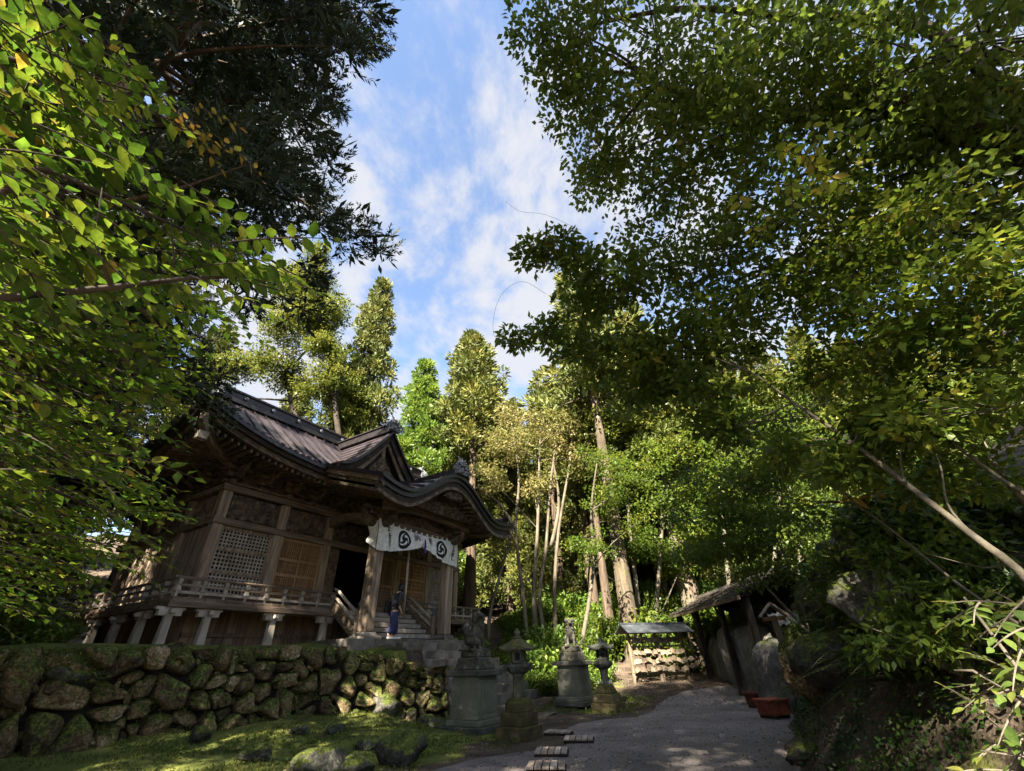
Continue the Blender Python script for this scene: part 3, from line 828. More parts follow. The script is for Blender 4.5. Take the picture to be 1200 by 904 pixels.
# small eave-edge tiles catching the light along the rim
rim = MB()
for i in range(66):
    v_ = -EV + .1 + i * (2 * EV - .2) / 65
    z_ = roof_z(v_, SC - ES)
    rim.box(v_ - .055, v_ + .055, SC - ES - .11, SC - ES + .10, z_ + .0, z_ + .055)
for i in range(42):
    s_ = SC - ES + .1 + i * (2 * ES - .2) / 41
    z_ = roof_z(EV, s_)
    for sd in (-1, 1): rim.box(sd * EV - .1, sd * EV + .1, s_ - .055, s_ + .055, z_, z_ + .055)
rim.build('eave_rim', m['roof_panel'], roof)
# soffit and rafters
def soff(v, s):
    """underside height: rises from the eave to the wall"""
    e = roof_z(max(-EV, min(EV, v)), SC - ES) if s < SC else ZE
    return e
def under_z(v, s):
    t = roof_t(v, s)
    up = UPT * (min(abs(v) / EV, 1)) ** 4 * (min(abs(s - SC) / ES, 1)) ** 4
    return ZE - .52 + (1 - t) * 1.25 + up
sf = MB()
sf.grid([[(-EV + .25 + 2 * (EV - .25) * i / 40, SC - ES + .25 + 2 * (ES - .25) * j / 28, under_z(-EV + .25 + 2 * (EV - .25) * i / 40, SC - ES + .25 + 2 * (ES - .25) * j / 28)) for i in range(41)] for j in range(29)][::-1])
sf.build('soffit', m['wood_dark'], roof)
SW, VW = 8.6, 6.55                            # wall planes
def rafter(p, q):
    pts_ = [Vector(p).lerp(Vector(q), f) for f in (0, .5, 1)]
    pts_ = [(a.x, a.y, under_z(a.x, a.y) - .06) for a in pts_]
    MB().sweep(pts_, .085, .12).build('rafter', m['wood_carved'], roof)
v_ = -8.7
while v_ < 8.75:
    over = max(0, abs(v_) - VW)
    rafter((v_, SC - ES + .28, 0), (v_, SW + .1 - over * .86, 0))
    v_ += .235
s_ = SC - ES + .45
while s_ < SC + ES - .3:
    over = max(0, SW - s_, s_ - (2 * SC - SW))
    if s_ < SC + 1.5: rafter((-EV + .28, s_, 0), (-VW - .0 - over / .86, s_, 0))
    s_ += .235
for sx_ in (-1, 1):                               # hip beams at the corners
    pts_ = []
    for f in np.linspace(0, 1, 7):
        a, b = sx_ * (EV - .1 - (EV - VW) * f), SC - ES + .1 + (SW - SC + ES) * f
        pts_.append((a, b, under_z(a, b) - .16))
    MB().sweep(pts_, .20, .26).build('hip_beam', m['wood_h'], roof)
    MB().box(sx_ * 8.62 - .14, sx_ * 8.62 + .14, SC - ES + .3, SC - ES + .56, under_z(8.6, 6.8) - .52, under_z(8.6, 6.8) - .28).build('corner_bracket', m['wood_pale'], roof)
# main ridge with stacked boards
rg = MB()
for w, z0, z1, l_ in ((.62, ZR - .12, ZR + .08, VG + .02), (.46, ZR + .08, ZR + .42, VG + .05), (.60, ZR + .42, ZR + .50, VG + .12), (.36, ZR + .50, ZR + .60, VG + .12)):
    rg.box(-l_, l_, SC - w / 2, SC + w / 2, z0, z1)
rg.build('ridge', m['roof_dark'], roof, bevel=.02)
for k in range(9):
    v0 = -5.6 + k * 1.4
    MB().lathe([(.10, 0), (.10, .03), (.05, .05)], 10).build('ridge_boss', m['patina'], roof, (v0, SC - .30, ZR + .25), (math.radians(90), 0, 0))
# gable ends
for sd in (-1, 1):
    g = MB()
    n = 12
    top = []
    for i in range(n + 1):
        s_ = SC - ES * .55 + 2 * ES * .55 * i / n
        t_ = abs(s_ - SC) / ES
        top.append((sd * VG, s_, ZE + (ZR - ZE) * (1 - t_) ** 1.28))
    bot = [(sd * VG, y, ZE + (ZR - ZE) * (.45) ** 1.28 - .3) for x, y, z in top]
    g.grid([bot, top] if sd < 0 else [top, bot])
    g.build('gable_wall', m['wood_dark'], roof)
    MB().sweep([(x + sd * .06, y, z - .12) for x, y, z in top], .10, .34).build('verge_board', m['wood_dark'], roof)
def ornament(mbname, parent, loc, sc_, rz=0):
    """carved ridge-end tile: scrolls, horns and a bossed face"""
    o = MB()
    r = random.Random(3)
    o.frustum(0, 0, -.10, .55, .36, .12, .26, .10)
    for sd in (-1, 1):
        for k in range(3):
            cx, cz, rr = sd * (.30 + .13 * k), .05 + .10 * (2 - k), .17 - .025 * k
            pts_ = [(cx + rr * math.cos(a) * (1 - a / 14), -.04, cz + rr * math.sin(a) * (1 - a / 14)) for a in np.linspace(0, 5.2, 12)]
            o.tube(pts_, [.06 - .003 * i for i in range(12)], 6)
        o.tube([(sd * .12, 0, .5), (sd * .20, 0, .66), (sd * .32, -.02, .76)], [.07, .055, .02], 6)
    for k in range(14):
        a = r.uniform(-.24, .24); z = r.uniform(.0, .5)
        rr = r.uniform(.05, .10)
        o.lathe([(rr, -rr * .6), (rr * 1.1, 0), (rr * .4, rr * .7)], 7, a, -.12)
        for q in range(21): x0, y0, z0 = o.v[-1 - q]; o.v[-1 - q] = (x0, y0, z0 + z)
    o.tube([(0, 0, .5), (0, 0, .72)], [.14, .05], 8)
    return o.build(mbname, m['patina'], parent, loc, (0, 0, rz), smooth=False).__setattr__('scale', (sc_, sc_, sc_))
for sd in (-1, 1):
    ornament('ridge_end_tile', roof, (sd * (VG + .15), SC, ZR + .1), 1.0, sd * math.pi / 2)

# ---- front dormer gable
DZ, DS0, DHW = 11.7, 8.0, 2.75
def dorm_z(v):
    a = min(abs(v) / DHW, 1)
    return DZ - (DZ - 9.0) * (1 - (1 - a) ** 1.35) * 1.0 + .10 * max(0, a - .8) / .2
dm = MB()
def s_join(v):
    """where the dormer slope dives into the main slope"""
    z_ = dorm_z(v); s_ = SC
    for i in range(80):
        s_ = SC - ES * i / 80
        if roof_z(v, s_) < z_: break
    return s_ + .12
dorm = None
rws = []
for i in range(33):
    v_ = -DHW + 2 * DHW * i / 32
    rws.append([(v_, DS0 + (max(s_join(v_), DS0 + .3) - DS0) * j / 4, dorm_z(v_) - .02) for j in range(5)])
dm.grid(rws[::-1])
dorm = dm.build('dormer', m['roof_dark'], hall, HO, smooth=True)
for sd in (-1, 1):                              # its sheets, each a shallow step
    nd = 9
    for k in range(nd):
        a0, a1 = DHW * k / nd, DHW * (k + 1) / nd
        rws = []
        for q in range(5):
            v_ = a0 + .012 + (a1 - a0 - .024) * q / 4
            rws.append([(sd * v_, DS0 - .05 + (max(s_join(v_), DS0 + .35) - DS0) * j / 4, dorm_z(v_) + .02) for j in range(5)])
        MB().grid(rws if sd < 0 else rws[::-1]).build('roof_panel', m['roof_panel'], dorm, smooth=True)
        v_ = a1
        MB().bar((sd * v_, DS0 - .06, dorm_z(v_) + .035), (sd * v_, max(s_join(v_), DS0 + .3), dorm_z(v_) + .035), .05, .07).build('roof_batten', m['roof_dark'], dorm)
    # front rim of pale square tiles as seen along the verge
    for k in range(10):
        v0, v1 = DHW * k / 10 + .03, DHW * (k + 1) / 10 - .03
        rws = [[(sd * (v0 + (v1 - v0) * q / 2), DS0 - .30 + .26 * j, dorm_z(v0 + (v1 - v0) * q / 2) + .06) for j in range(2)] for q in range(3)]
        MB().grid(rws if sd < 0 else rws[::-1]).build('verge_tile', m['roof_panel'], dorm)
    vp = [(sd * DHW * q / 12, DS0 - .18, dorm_z(DHW * q / 12)) for q in range(13)]
    MB().sweep([(x, y, z - .03) for x, y, z in vp], .34, .10).build('verge_board', m['roof_dark'], dorm)
    MB().sweep([(x * .98, y + .06, z - .26) for x, y, z in vp], .12, .34).build('verge_board', m['wood_dark'], dorm)
    MB().sweep([(x * .90, y + .22, z - .52) for x, y, z in vp], .10, .22).build('verge_board', m['wood_h'], dorm)
dr = MB()
for w, z0, z1 in ((.52, -.06, .12), (.36, .12, .36), (.50, .36, .43)):
    dr.box(-w / 2, w / 2, DS0 - .25, SC - .2, DZ + z0, DZ + z1)
dr.build('dormer_ridge', m['roof_dark'], dorm, bevel=.02)
ornament('ridge_end_tile', dorm, (0, DS0 - .34, DZ + .08), .95)
# gable infill: dark boards, a strut and carved pendant
gi = MB()
gi.grid([[(v_, DS0 + .42, 8.6) for v_ in np.linspace(-2.5, 2.5, 15)], [(v_, DS0 + .42, max(8.65, dorm_z(v_) - .2)) for v_ in np.linspace(-2.5, 2.5, 15)]])
gi.build('gable_wall', m['wood_dark'], dorm)
MB().bar((-1.9, DS0 + .34, 9.25), (1.9, DS0 + .34, 9.25), .16, .26).build('gable_beam', m['wood_h'], dorm)
MB().bar((0, DS0 + .32, 9.2), (0, DS0 + .32, 11.1), .2, .2).build('king_post', m['wood_h'], dorm)
def carved(name, parent, x0, x1, y, z0, z1, depth, seed, mat='wood_carved', nx_=28, nz_=12, shape=None, side=False, loc=(0, 0, 0)):
    """panel of deep relief carving, front towards -y (or -x when side)"""
    rr = []
    for j in range(nz_ + 1):
        row = []
        for i in range(nx_ + 1):
            x = x0 + (x1 - x0) * i / nx_; z = z0 + (z1 - z0) * j / nz_
            if shape: z = z0 + (shape(x) - z0) * j / nz_
            q = Vector((x * 3.1 + seed, z * 3.4, seed * .37))
            d = abs(mn.noise(q)) * 1.2 + abs(mn.noise(q * 2.3)) * .7
            if i in (0, nx_) or j in (0, nz_): d = 0
            row.append((x, y - d * depth, z) if not side else (y - d * depth, -x, z))
        rr.append(row)
    return MB().grid(rr).build(name, m[mat], parent, loc)
carved('gable_carving', dorm, -.9, .9, DS0 + .30, 9.3, 10.6, .22, 3.3, shape=lambda x: 9.35 + 1.2 * (1 - abs(x) / .9))

# ---- porch roof with its cusped gable
KS0, KV = 3.2, 4.25
def kar_w(v):
    a = abs(v) / 2.95
    return math.cos(math.pi / 2 * a) ** 2 if a < 1 else 0.0
def porch_z(v, s):
    a = abs(v) / KV
    base = 6.93 + .33 * (s - KS0) + .16 * max(0, (a - .72) / .28) ** 1.6 - .06 * math.sin(math.pi * min(1, max(0, (a - .5) / .5)))
    return base * (1 - kar_w(v)) + max(8.22, base) * kar_w(v)
rws = [[(-KV + 2 * KV * i / 56, KS0 + (8.2 - KS0) * j / 12, porch_z(-KV + 2 * KV * i / 56, KS0 + (8.2 - KS0) * j / 12) - .03) for i in range(57)] for j in range(13)]
porch = MB().grid(rws).build('porch_roof', m['roof_dark'], hall, HO, smooth=True)
nk = 16
for k in range(nk):
    a, b = -KV + 2 * KV * k / nk, -KV + 2 * KV * (k + 1) / nk
    for j in range(2):
        sa, sb = (KS0 - .04, 5.6) if j == 0 else (5.62, 8.1)
        rws = [[(a + .014 + (b - a - .028) * q / 4, sa + (sb - sa) * f / 4, porch_z(a + .014 + (b - a - .028) * q / 4, sa + (sb - sa) * f / 4) + .02) for q in range(5)] for f in range(5)]
        MB().grid(rws).build('roof_panel', m['roof_panel'], porch, smooth=True)
    if k:
        MB().sweep([(a, KS0 - .05 + (8.1 - KS0) * f / 8, porch_z(a, KS0 + (8.1 - KS0) * f / 8) + .045) for f in range(9)], .05, .075).build('roof_batten', m['roof_dark'], porch)
for w, h, dy, dz, mt in ((.16, .13, -.02, -.04, 'roof_dark'), (.12, .20, .07, -.18, 'roof_dark'), (.14, .30, .16, -.36, 'wood_dark'), (.12, .12, .12, -.56, 'wood_carved')):
    MB().sweep([(-KV + 2 * KV * i / 64, KS0 + dy, porch_z(-KV + 2 * KV * i / 64, KS0) + dz) for i in range(65)], w, h).build('cusped_gable_board', m[mt], porch)
for sd in (-1, 1):
    for w, h, dx, dz, mt in ((.16, .13, .0, -.04, 'roof_dark'), (.14, .20, -.08, -.19, 'wood_h'), (.12, .16, -.18, -.35, 'wood_carved')):
        MB().sweep([(sd * (KV + dx), KS0 + .02 + (6.6 - KS0) * i / 8, porch_z(KV, KS0 + (6.6 - KS0) * i / 8) + dz) for i in range(9)], w, h).build('porch_eave_board', m[mt], porch)
MB().sweep([(0, KS0 - .1 + 5.0 * i / 6, 8.34) for i in range(7)], .42, .16).build('porch_ridge', m['roof_dark'], porch)
MB().sweep([(0, KS0 - .1 + 5.0 * i / 6, 8.49) for i in range(7)], .28, .22).build('porch_ridge', m['roof_dark'], porch)
ornament('ridge_end_tile', porch, (0, KS0 - .12, 8.36), .9)
rws = [[(-KV + .2 + 2 * (KV - .2) * i / 40, KS0 + .3 + (8.0 - KS0) * j / 8, porch_z(-KV + .2 + 2 * (KV - .2) * i / 40, KS0 + .3 + (8.0 - KS0) * j / 8) - .46) for i in range(41)] for j in range(9)]
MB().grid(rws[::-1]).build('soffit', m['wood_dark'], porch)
v_ = -KV + .25
while v_ < KV:
    MB().sweep([(v_, KS0 + .25 + f * 4.6, porch_z(v_, KS0 + .25 + f * 4.6) - .52) for f in (0, .33, .66, 1)], .085, .11).build('rafter', m['wood_carved'], porch)
    v_ += .22
carved('gable_carving', porch, -2.3, 2.3, KS0 + .95, 6.75, 8, .30, 8.1, shape=lambda x: 6.8 + 1.15 * kar_w(x * .98), nx_=40, nz_=10)
carved('gable_pendant', porch, -.62, .62, KS0 + .28, 7.25, 7.9, .14, 5.5, shape=lambda x: 7.3 + .55 * (1 - (abs(x) / .62) ** 2), nx_=20, nz_=8)
MB().sweep([(v_, KS0 + 1.5, 6.72 + .16 * math.cos(v_ * .8)) for v_ in np.linspace(-2.6, 2.6, 15)], .30, .34).build('rainbow_beam', m['wood_h'], porch)

# ---- walls, posts and bays
PV = [-6.55, -4.26, -2.08, 2.08, 4.26, 6.55]
for v_ in PV:
    hp(MB().box(v_ - .17, v_ + .17, SW - .17, SW + .17, 3.0, 7.0), 'wall_post', 'wood_v', bevel=.02)
for s_ in (10.75, 12.9, 15.05):
    for sd in (-1, 1):
        hp(MB().box(sd * VW - .17, sd * VW + .17, s_ - .17, s_ + .17, 3.0, 7.0), 'wall_post', 'wood_v', bevel=.02)
LV, LS = VW + .30, SW - .30
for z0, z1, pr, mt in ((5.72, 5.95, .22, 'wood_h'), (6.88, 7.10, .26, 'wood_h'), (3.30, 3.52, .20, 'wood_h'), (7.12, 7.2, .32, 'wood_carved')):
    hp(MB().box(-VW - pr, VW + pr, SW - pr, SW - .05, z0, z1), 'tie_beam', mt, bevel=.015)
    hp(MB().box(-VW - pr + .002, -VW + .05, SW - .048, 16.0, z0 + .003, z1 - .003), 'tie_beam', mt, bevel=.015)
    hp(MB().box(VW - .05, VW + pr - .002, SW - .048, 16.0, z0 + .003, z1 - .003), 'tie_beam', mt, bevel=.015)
# carved transoms and bracket zone
for k in range(5):
    a, b = PV[k] + .18, PV[k + 1] - .18
    carved('carved_transom', hall, a, b, SW - .02, 5.96, 6.87, .20, 2.2 + k * 3.7, loc=HO, nx_=30, nz_=12)
for k, (a, b) in enumerate(((8.78, 10.57), (10.93, 12.72), (13.08, 14.87))):
    carved('carved_transom', hall, -b, -a, -VW + .02, 5.96, 6.87, .20, 21.2 + k * 3.7, side=True, loc=HO)
br = MB()
for z_, l_, w_ in ((.0, .24, .22), (.16, .62, .16), (.36, .9, .16), (.56, 1.15, .16)):
    br.box(-l_ / 2, l_ / 2, -w_ / 2 - z_ * .9, w_ / 2 - z_ * .2, z_, z_ + .13)
    if l_ > .3:
        for q in (-1, 0, 1): br.frustum(q * (l_ / 2 - .09), -z_ * .55, z_ + .13, z_ + .21, .07, .09, .10, .12)
for z_ in (.16, .36, .56):
    br.box(-.08, .08, -.30 - z_ * 1.1, .2, z_ + .02, z_ + .15)
br.tube([(0, -.35, .2), (0, -.75, .35), (0, -1.05, .62)], [.10, .08, .03], 6)
brm = br.mesh('bracket_set'); brm.materials.append(m['wood_carved'])
bv = sorted(PV + [-5.4, -3.17, -1.04, 0, 1.04, 3.17, 5.4])
for v_ in bv:
    link_mesh('bracket_set', brm, None, hall, (v_ + HO[0], SW - .1 + HO[1], 7.2 + HO[2]))
for s_ in (9.6, 10.75, 11.8, 12.9, 14, 15.05):
    link_mesh('bracket_set', brm, None, hall, (-VW + .1 + HO[0], s_ + HO[1], 7.2 + HO[2]), (0, 0, -math.pi / 2))
carved('carved_frieze', hall, -6.5, 6.5, SW + .1, 7.2, 8.3, .16, 41.0, nx_=80, nz_=8, loc=HO)
carved('carved_frieze', hall, -15.4, -8.6, -VW - .1 + .2, 7.2, 8.3, .16, 44.0, nx_=50, nz_=8, side=True, loc=HO)
# inside of the hall: floor, back wall, ceiling, so the openings look into a dark room
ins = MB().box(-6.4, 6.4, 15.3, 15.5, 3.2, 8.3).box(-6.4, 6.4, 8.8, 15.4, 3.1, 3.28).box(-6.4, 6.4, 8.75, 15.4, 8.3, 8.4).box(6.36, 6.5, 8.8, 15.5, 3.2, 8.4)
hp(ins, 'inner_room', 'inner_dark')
# bays
def lattice(x0, x1, z0, z1, y, step, bw, mat, name='lattice', parent=None, stepz=None):
    lb = MB()
    n = max(1, int(round((x1 - x0) / step))); nz = max(1, int(round((z1 - z0) / (stepz or step))))
    for i in range(n + 1):
        x = x0 + (x1 - x0) * i / n
        lb.box(x - bw / 2, x + bw / 2, y - .025, y + .02, z0, z1)
    for j in range(nz + 1):
        z = z0 + (z1 - z0) * j / nz
        lb.box(x0, x1, y - .015, y + .03, z - bw / 2, z + bw / 2)
    return hp(lb, name, mat) if parent is None else lb.build(name, m[mat], parent)
def bay_frame(a, b, name, mat='wood_v', zt=5.72, mids=()):
    fr = MB()
    fr.box(a, a + .09, SW - .10, SW + .02, 3.52, zt).box(b - .09, b, SW - .10, SW + .02, 3.52, zt)
    fr.box(a + .09, b - .09, SW - .098, SW + .018, zt - .1, zt).box(a + .09, b - .09, SW - .098, SW + .018, 3.52, 3.62)
    for z_ in mids: fr.box(a + .09, b - .09, SW - .096, SW + .016, z_ - .05, z_ + .05)
    return hp(fr, name, mat)
for a, b in ((-6.38, -4.43), (4.43, 6.38)):                      # pale open lattice shutters in dark openings
    f = bay_frame(a, b, 'lattice_window', mids=(4.25, 4.98))
    lattice(a + .09, b - .09, 5.03, 5.62, SW - .04, .128, .042, 'wood_pale', parent=f)
    lattice(a + .09, b - .09, 4.30, 4.93, SW - .04, .128, .042, 'wood_pale', parent=f)
    lattice(a + .09, b - .09, 3.62, 4.20, SW - .04, .128, .042, 'wood_pale', parent=f)
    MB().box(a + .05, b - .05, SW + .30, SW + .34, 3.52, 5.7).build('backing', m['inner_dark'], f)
for a, b in ((-4.09, -2.25), (2.25, 4.09)):                      # warm brown lattice doors
    f = bay_frame(a, b, 'lattice_door', 'door_wood', mids=(4.4, 4.95))
    mid = (a + b) / 2
    for q0, q1 in ((a + .09, mid - .03), (mid + .03, b - .09)):
        lattice(q0, q1, 3.62, 5.62, SW - .05, .085, .038, 'door_wood', parent=f, stepz=.17)
        MB().box(q0, q1, SW - .015, SW + .015, 3.62, 5.62).build('door_board', m['door_wood'], f)
    MB().box(mid - .035, mid + .035, SW - .10, SW + .02, 3.62, 5.62).build('stile', m['door_wood'], f)
# middle: open doorway on one side, lattice doors on the other
f = bay_frame(.25, 1.9, 'lattice_door', 'door_wood', mids=(4.5,))
for q0, q1 in ((.34, 1.04), (1.1, 1.81)):
    lattice(q0, q1, 3.62, 5.62, SW - .05, .085, .04, 'plank', parent=f, stepz=.12)
    MB().box(q0, q1, SW - .01, SW + .015, 3.62, 5.62).build('door_board', m['wood_dark'], f)
MB().box(1.045, 1.095, SW - .10, SW + .02, 3.62, 5.62).build('stile', m['plank'], f)
hp(MB().box(-1.9, -1.35, SW - .06, SW + .0, 3.52, 5.7).box(-1.86, -1.40, SW - .10, SW - .06, 4.4, 5.5), 'folded_shutter', 'wood_carved')
# side wall: upright boards between the posts, and lattice in the first bay
for (a, b) in ((8.78, 10.57), (10.93, 12.72), (13.08, 14.87), (15.2, 16.0)):
    s_ = a
    while s_ < b - .02:
        w_ = min(.165, b - s_)
        hp(MB().box(-VW - .05 - .012 * rng.random(), -VW + .03, s_, s_ + w_ - .008, 3.52, 5.72), 'wall_board', 'wood_v')
        hp(MB().box(VW - .03, VW + .05, s_, s_ + w_ - .008, 3.52, 5.72), 'wall_board', 'wood_v')
        s_ += .165
hp(MB().box(-6.5, 6.5, 15.98, 16.1, 2.2, 8.3), 'rear_wall', 'plank')
# skirting of brown boards under the veranda
v_ = -6.5
while v_ < 6.45:
    w_ = rng.uniform(.28, .42)
    hp(MB().box(v_, min(v_ + w_ - .012, 6.5), SW - .05 + rng.uniform(0, .02), SW + .05, 2.0, 3.12), 'skirting_board', 'plank')
    v_ += w_
hp(MB().box(-6.5, 6.5, SW - .10, SW - .04, 2.35, 2.47), 'skirting_rail', 'plank')
s_ = 8.7
while s_ < 15.9:
    w_ = rng.uniform(.28, .42)
    hp(MB().box(-6.55, -6.45, s_, min(s_ + w_ - .012, 15.9), 2.0, 3.12), 'skirting_board', 'plank')
    s_ += w_

# ---- veranda
VS, VV, VZ = 7.4, 7.55, 3.30
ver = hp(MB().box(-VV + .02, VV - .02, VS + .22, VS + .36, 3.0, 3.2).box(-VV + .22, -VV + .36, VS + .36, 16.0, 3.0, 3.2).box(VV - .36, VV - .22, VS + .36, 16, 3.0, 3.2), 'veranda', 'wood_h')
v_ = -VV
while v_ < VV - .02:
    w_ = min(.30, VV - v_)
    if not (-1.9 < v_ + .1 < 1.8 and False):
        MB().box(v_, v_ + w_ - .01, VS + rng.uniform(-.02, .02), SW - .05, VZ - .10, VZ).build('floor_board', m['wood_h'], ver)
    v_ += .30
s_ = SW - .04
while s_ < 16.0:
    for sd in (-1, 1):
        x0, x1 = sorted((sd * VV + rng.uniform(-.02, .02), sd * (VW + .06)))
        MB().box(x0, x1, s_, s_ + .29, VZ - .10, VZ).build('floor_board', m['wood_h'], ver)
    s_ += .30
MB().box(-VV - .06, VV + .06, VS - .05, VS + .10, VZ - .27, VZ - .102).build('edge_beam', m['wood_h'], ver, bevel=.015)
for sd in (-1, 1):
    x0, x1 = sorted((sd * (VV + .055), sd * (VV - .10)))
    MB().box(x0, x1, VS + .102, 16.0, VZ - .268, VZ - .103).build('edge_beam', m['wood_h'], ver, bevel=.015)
post = MB()
post.frustum(0, 0, -1.05, -.86, .17, .17, .145, .145).frustum(0, 0, -.86, -.02, .11, .11, .085, .085)
post.box(-.30, .30, -.09, .09, -.12, .03).box(-.38, .38, -.07, .07, .03, .10).box(-.07, .07, -.26, .24, -.06, .045)
pmesh = post.mesh('veranda_post'); pmesh.materials.append(m['wood_pale'])
def vpost(v_, s_, rz=0):
    link_mesh('veranda_post', pmesh, None, hall, (v_ + HO[0], s_ + HO[1], VZ - .37 + HO[2]), (0, 0, rz))
for v_ in (-7.45, -6.4, -4.3, -2.25, 2.25, 4.3, 6.4, 7.45): vpost(v_, VS + .12)
for s_ in (9.1, 10.8, 12.5, 14.2, 15.8):
    for sd in (-1, 1): vpost(sd * (VV - .1), s_, math.pi / 2)
# railing: three rails on small struts
def rail_run(p, q):
    p, q = Vector(p), Vector(q)
    L_ = (q - p).length; d = (q - p).normalized()
    ry = MB().bar(p + Vector((0, 0, .13)), q + Vector((0, 0, .13)), .10, .075).build('bottom_rail', m['wood_pale'], ver)
    MB().bar(p + Vector((0, 0, .32)), q + Vector((0, 0, .32)), .075, .065).build('middle_rail', m['wood_h'], ver)
    MB().tube([p + Vector((0, 0, .52)) - d * .18, p + Vector((0, 0, .52)), q + Vector((0, 0, .52)), q + Vector((0, 0, .54)) + d * .18], [.05] * 4, 8).build('top_rail', m['wood_h'], ver)
    n = max(2, int(L_ / .62))
    for i in range(n + 1):
        c = p + d * (L_ * i / n)
        mb = MB().frustum(c.x, c.y, c.z + .165, c.z + .29, .075, .075, .05, .05).box(c.x - .035, c.x + .035, c.y - .035, c.y + .035, c.z, c.z + .5)
        mb.frustum(c.x, c.y, c.z + .355, c.z + .48, .045, .045, .065, .065)
        mb.build('strut', m['wood_pale'], ver)
rail_run((-VV + .1, VS + .12, VZ), (-2.05, VS + .12, VZ))
rail_run((2.05, VS + .12, VZ), (VV - .1, VS + .12, VZ))
rail_run((-VV + .1, VS + .3, VZ), (-VV + .1, 15.8, VZ))
rail_run((VV - .1, VS + .3, VZ), (VV - .1, 15.8, VZ))
# wooden steps from the platform up to the veranda, with sloping handrails
for i in range(5):
    z1 = 2.25 + .20 * (i + 1)
    s0 = 5.95 + i * .30
    hp(MB().box(-1.95, 1.95, s0, s0 + .36, z1 - .15, z1), 'wooden_tread', 'wood_pale', bevel=.012)
for sd in (-1, 1):
    x = sd * 2.02
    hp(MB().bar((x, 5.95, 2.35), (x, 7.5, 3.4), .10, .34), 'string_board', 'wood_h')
    hp(MB().box(x - .09, x + .09, 5.82, 6.0, 2.2, 3.15), 'newel_post', 'wood_v', bevel=.015)
    nf = hp(MB().lathe([(.09, 0), (.10, .04), (.06, .07), (.09, .14), (.10, .20), (.05, .27), (.012, .34)], 12, x, 5.91), 'newel_finial', 'patina', smooth=True)
    nf.location.z += 3.15
    for dz in (.42, .70):
        hp(MB().tube([(x, 5.95, 2.3 + dz), (x, 6.6, 2.72 + dz), (x, 7.3, 3.2 + dz), (x, 7.55, 3.3 + dz)], .055, 8), 'hand_rail', 'wood_pale', smooth=True)
# ---- porch pillars and beams
for sd in (-1, 1):
    x = sd * 2.1
    base = hp(MB().box(x - .42, x + .42, 4.98, 5.82, 2.18, 2.30).frustum(x, 5.4, 2.30, 2.42, .33, .33, .27, .27), 'pillar_base', 'step_stone', bevel=.02)
    hp(MB().box(x - .215, x + .215, 5.185, 5.615, 2.42, 6.0), 'porch_pillar', 'wood_v', bevel=.045)
    hp(MB().box(x - .30, x + .30, 5.1, 5.7, 6.26, 6.42).box(x - .6, x + .6, 5.28, 5.52, 6.42, 6.56).box(x - .85, x + .85, 5.30, 5.50, 6.58, 6.72).box(x - .12, x + .12, 4.6, 6.2, 6.44, 6.58), 'pillar_bracket', 'wood_carved')
    # curved tie from pillar back to the wall, with trunk-like nosings
    pts_ = [(x, 5.4 + 3.1 * f, 6.05 + .55 * f + .35 * math.sin(math.pi * f)) for f in np.linspace(0, 1, 10)]
    hp(MB().sweep(pts_, .22, .32), 'curved_tie_beam', 'wood_h')
    hp(MB().tube([(x + sd * .15, 5.4, 6.12), (x + sd * .5, 5.4, 6.16), (x + sd * .78, 5.4, 6.28), (x + sd * .86, 5.4, 6.48), (x + sd * .76, 5.4, 6.55)], [.20, .19, .15, .10, .05], 8), 'carved_nosing', 'wood_carved')
    hp(MB().tube([(x, 5.25, 6.12), (x, 4.9, 6.16), (x, 4.62, 6.28), (x, 4.55, 6.46), (x, 4.63, 6.52)], [.20, .19, .15, .10, .05], 8), 'carved_nosing', 'wood_carved')
hp(MB().sweep([(v_, 5.4, 6.05 + .12 * math.cos(v_ / 2.1 * math.pi / 2)) for v_ in np.linspace(-2.1, 2.1, 13)], .26, .42), 'rainbow_beam', 'wood_h')
carved('porch_carving', hall, -1.9, 1.9, 5.35, 6.35, 6.95, .24, 61.0, loc=HO, nx_=44, nz_=8)
# bell rope
hp(MB().tube([(0, 5.75, 6.1), (0, 5.75, 5.0), (.01, 5.74, 4.0), (0, 5.75, 3.05)], [.045, .05, .05, .055], 8), 'bell_rope', 'wood_pale', smooth=True)

# ------------------------------------------------------------------ curtain with crests and lettering
ban = empty('white_curtain', S(0, 5.1, 5.9), PHI)
tag(ban, 'white cloth curtain with two black swirl crests drawn up between porch pillars', 'curtain')
m['cloth'] = plain('white_cotton', (0.72, 0.71, 0.69), 0.85)
m['ink'] = plain('black_dye', (0.012, 0.012, 0.014), 0.8)
m['purple'] = plain('purple_cord', (0.06, 0.03, 0.16), 0.7)
BW = 2.42
def ban_top(u):
    return .22 - .12 * (1 - u * u) + .05
def ban_drop(u):
    a = abs(u)
    return .50 + .64 * (max(0, a - .02)) ** .75 * (1 - .05 * max(0, a - .8) / .2)
def ban_pt(u, w, dy=0.0):
    x = u * BW
    zt = ban_top(u) ; z = zt - ban_drop(u) * w
    fold = .035 * math.sin(u * 34) * (.3 + .7 * w) + .045 * math.sin((abs(u) * 9 - w * 4.2)) * w + .03 * math.sin(abs(u) * 21 + w * 7) * w
    bow = -.16 * w * (1 - abs(u)) - .05 * math.sin(math.pi * w)
    return (x, fold + bow + dy, z)
bm_ = MB().grid([[ban_pt(-1 + 2 * i / 120, j / 18) for i in range(121)] for j in range(19)][::-1])
cloth = bm_.build('curtain_cloth', m['cloth'], ban, smooth=True)
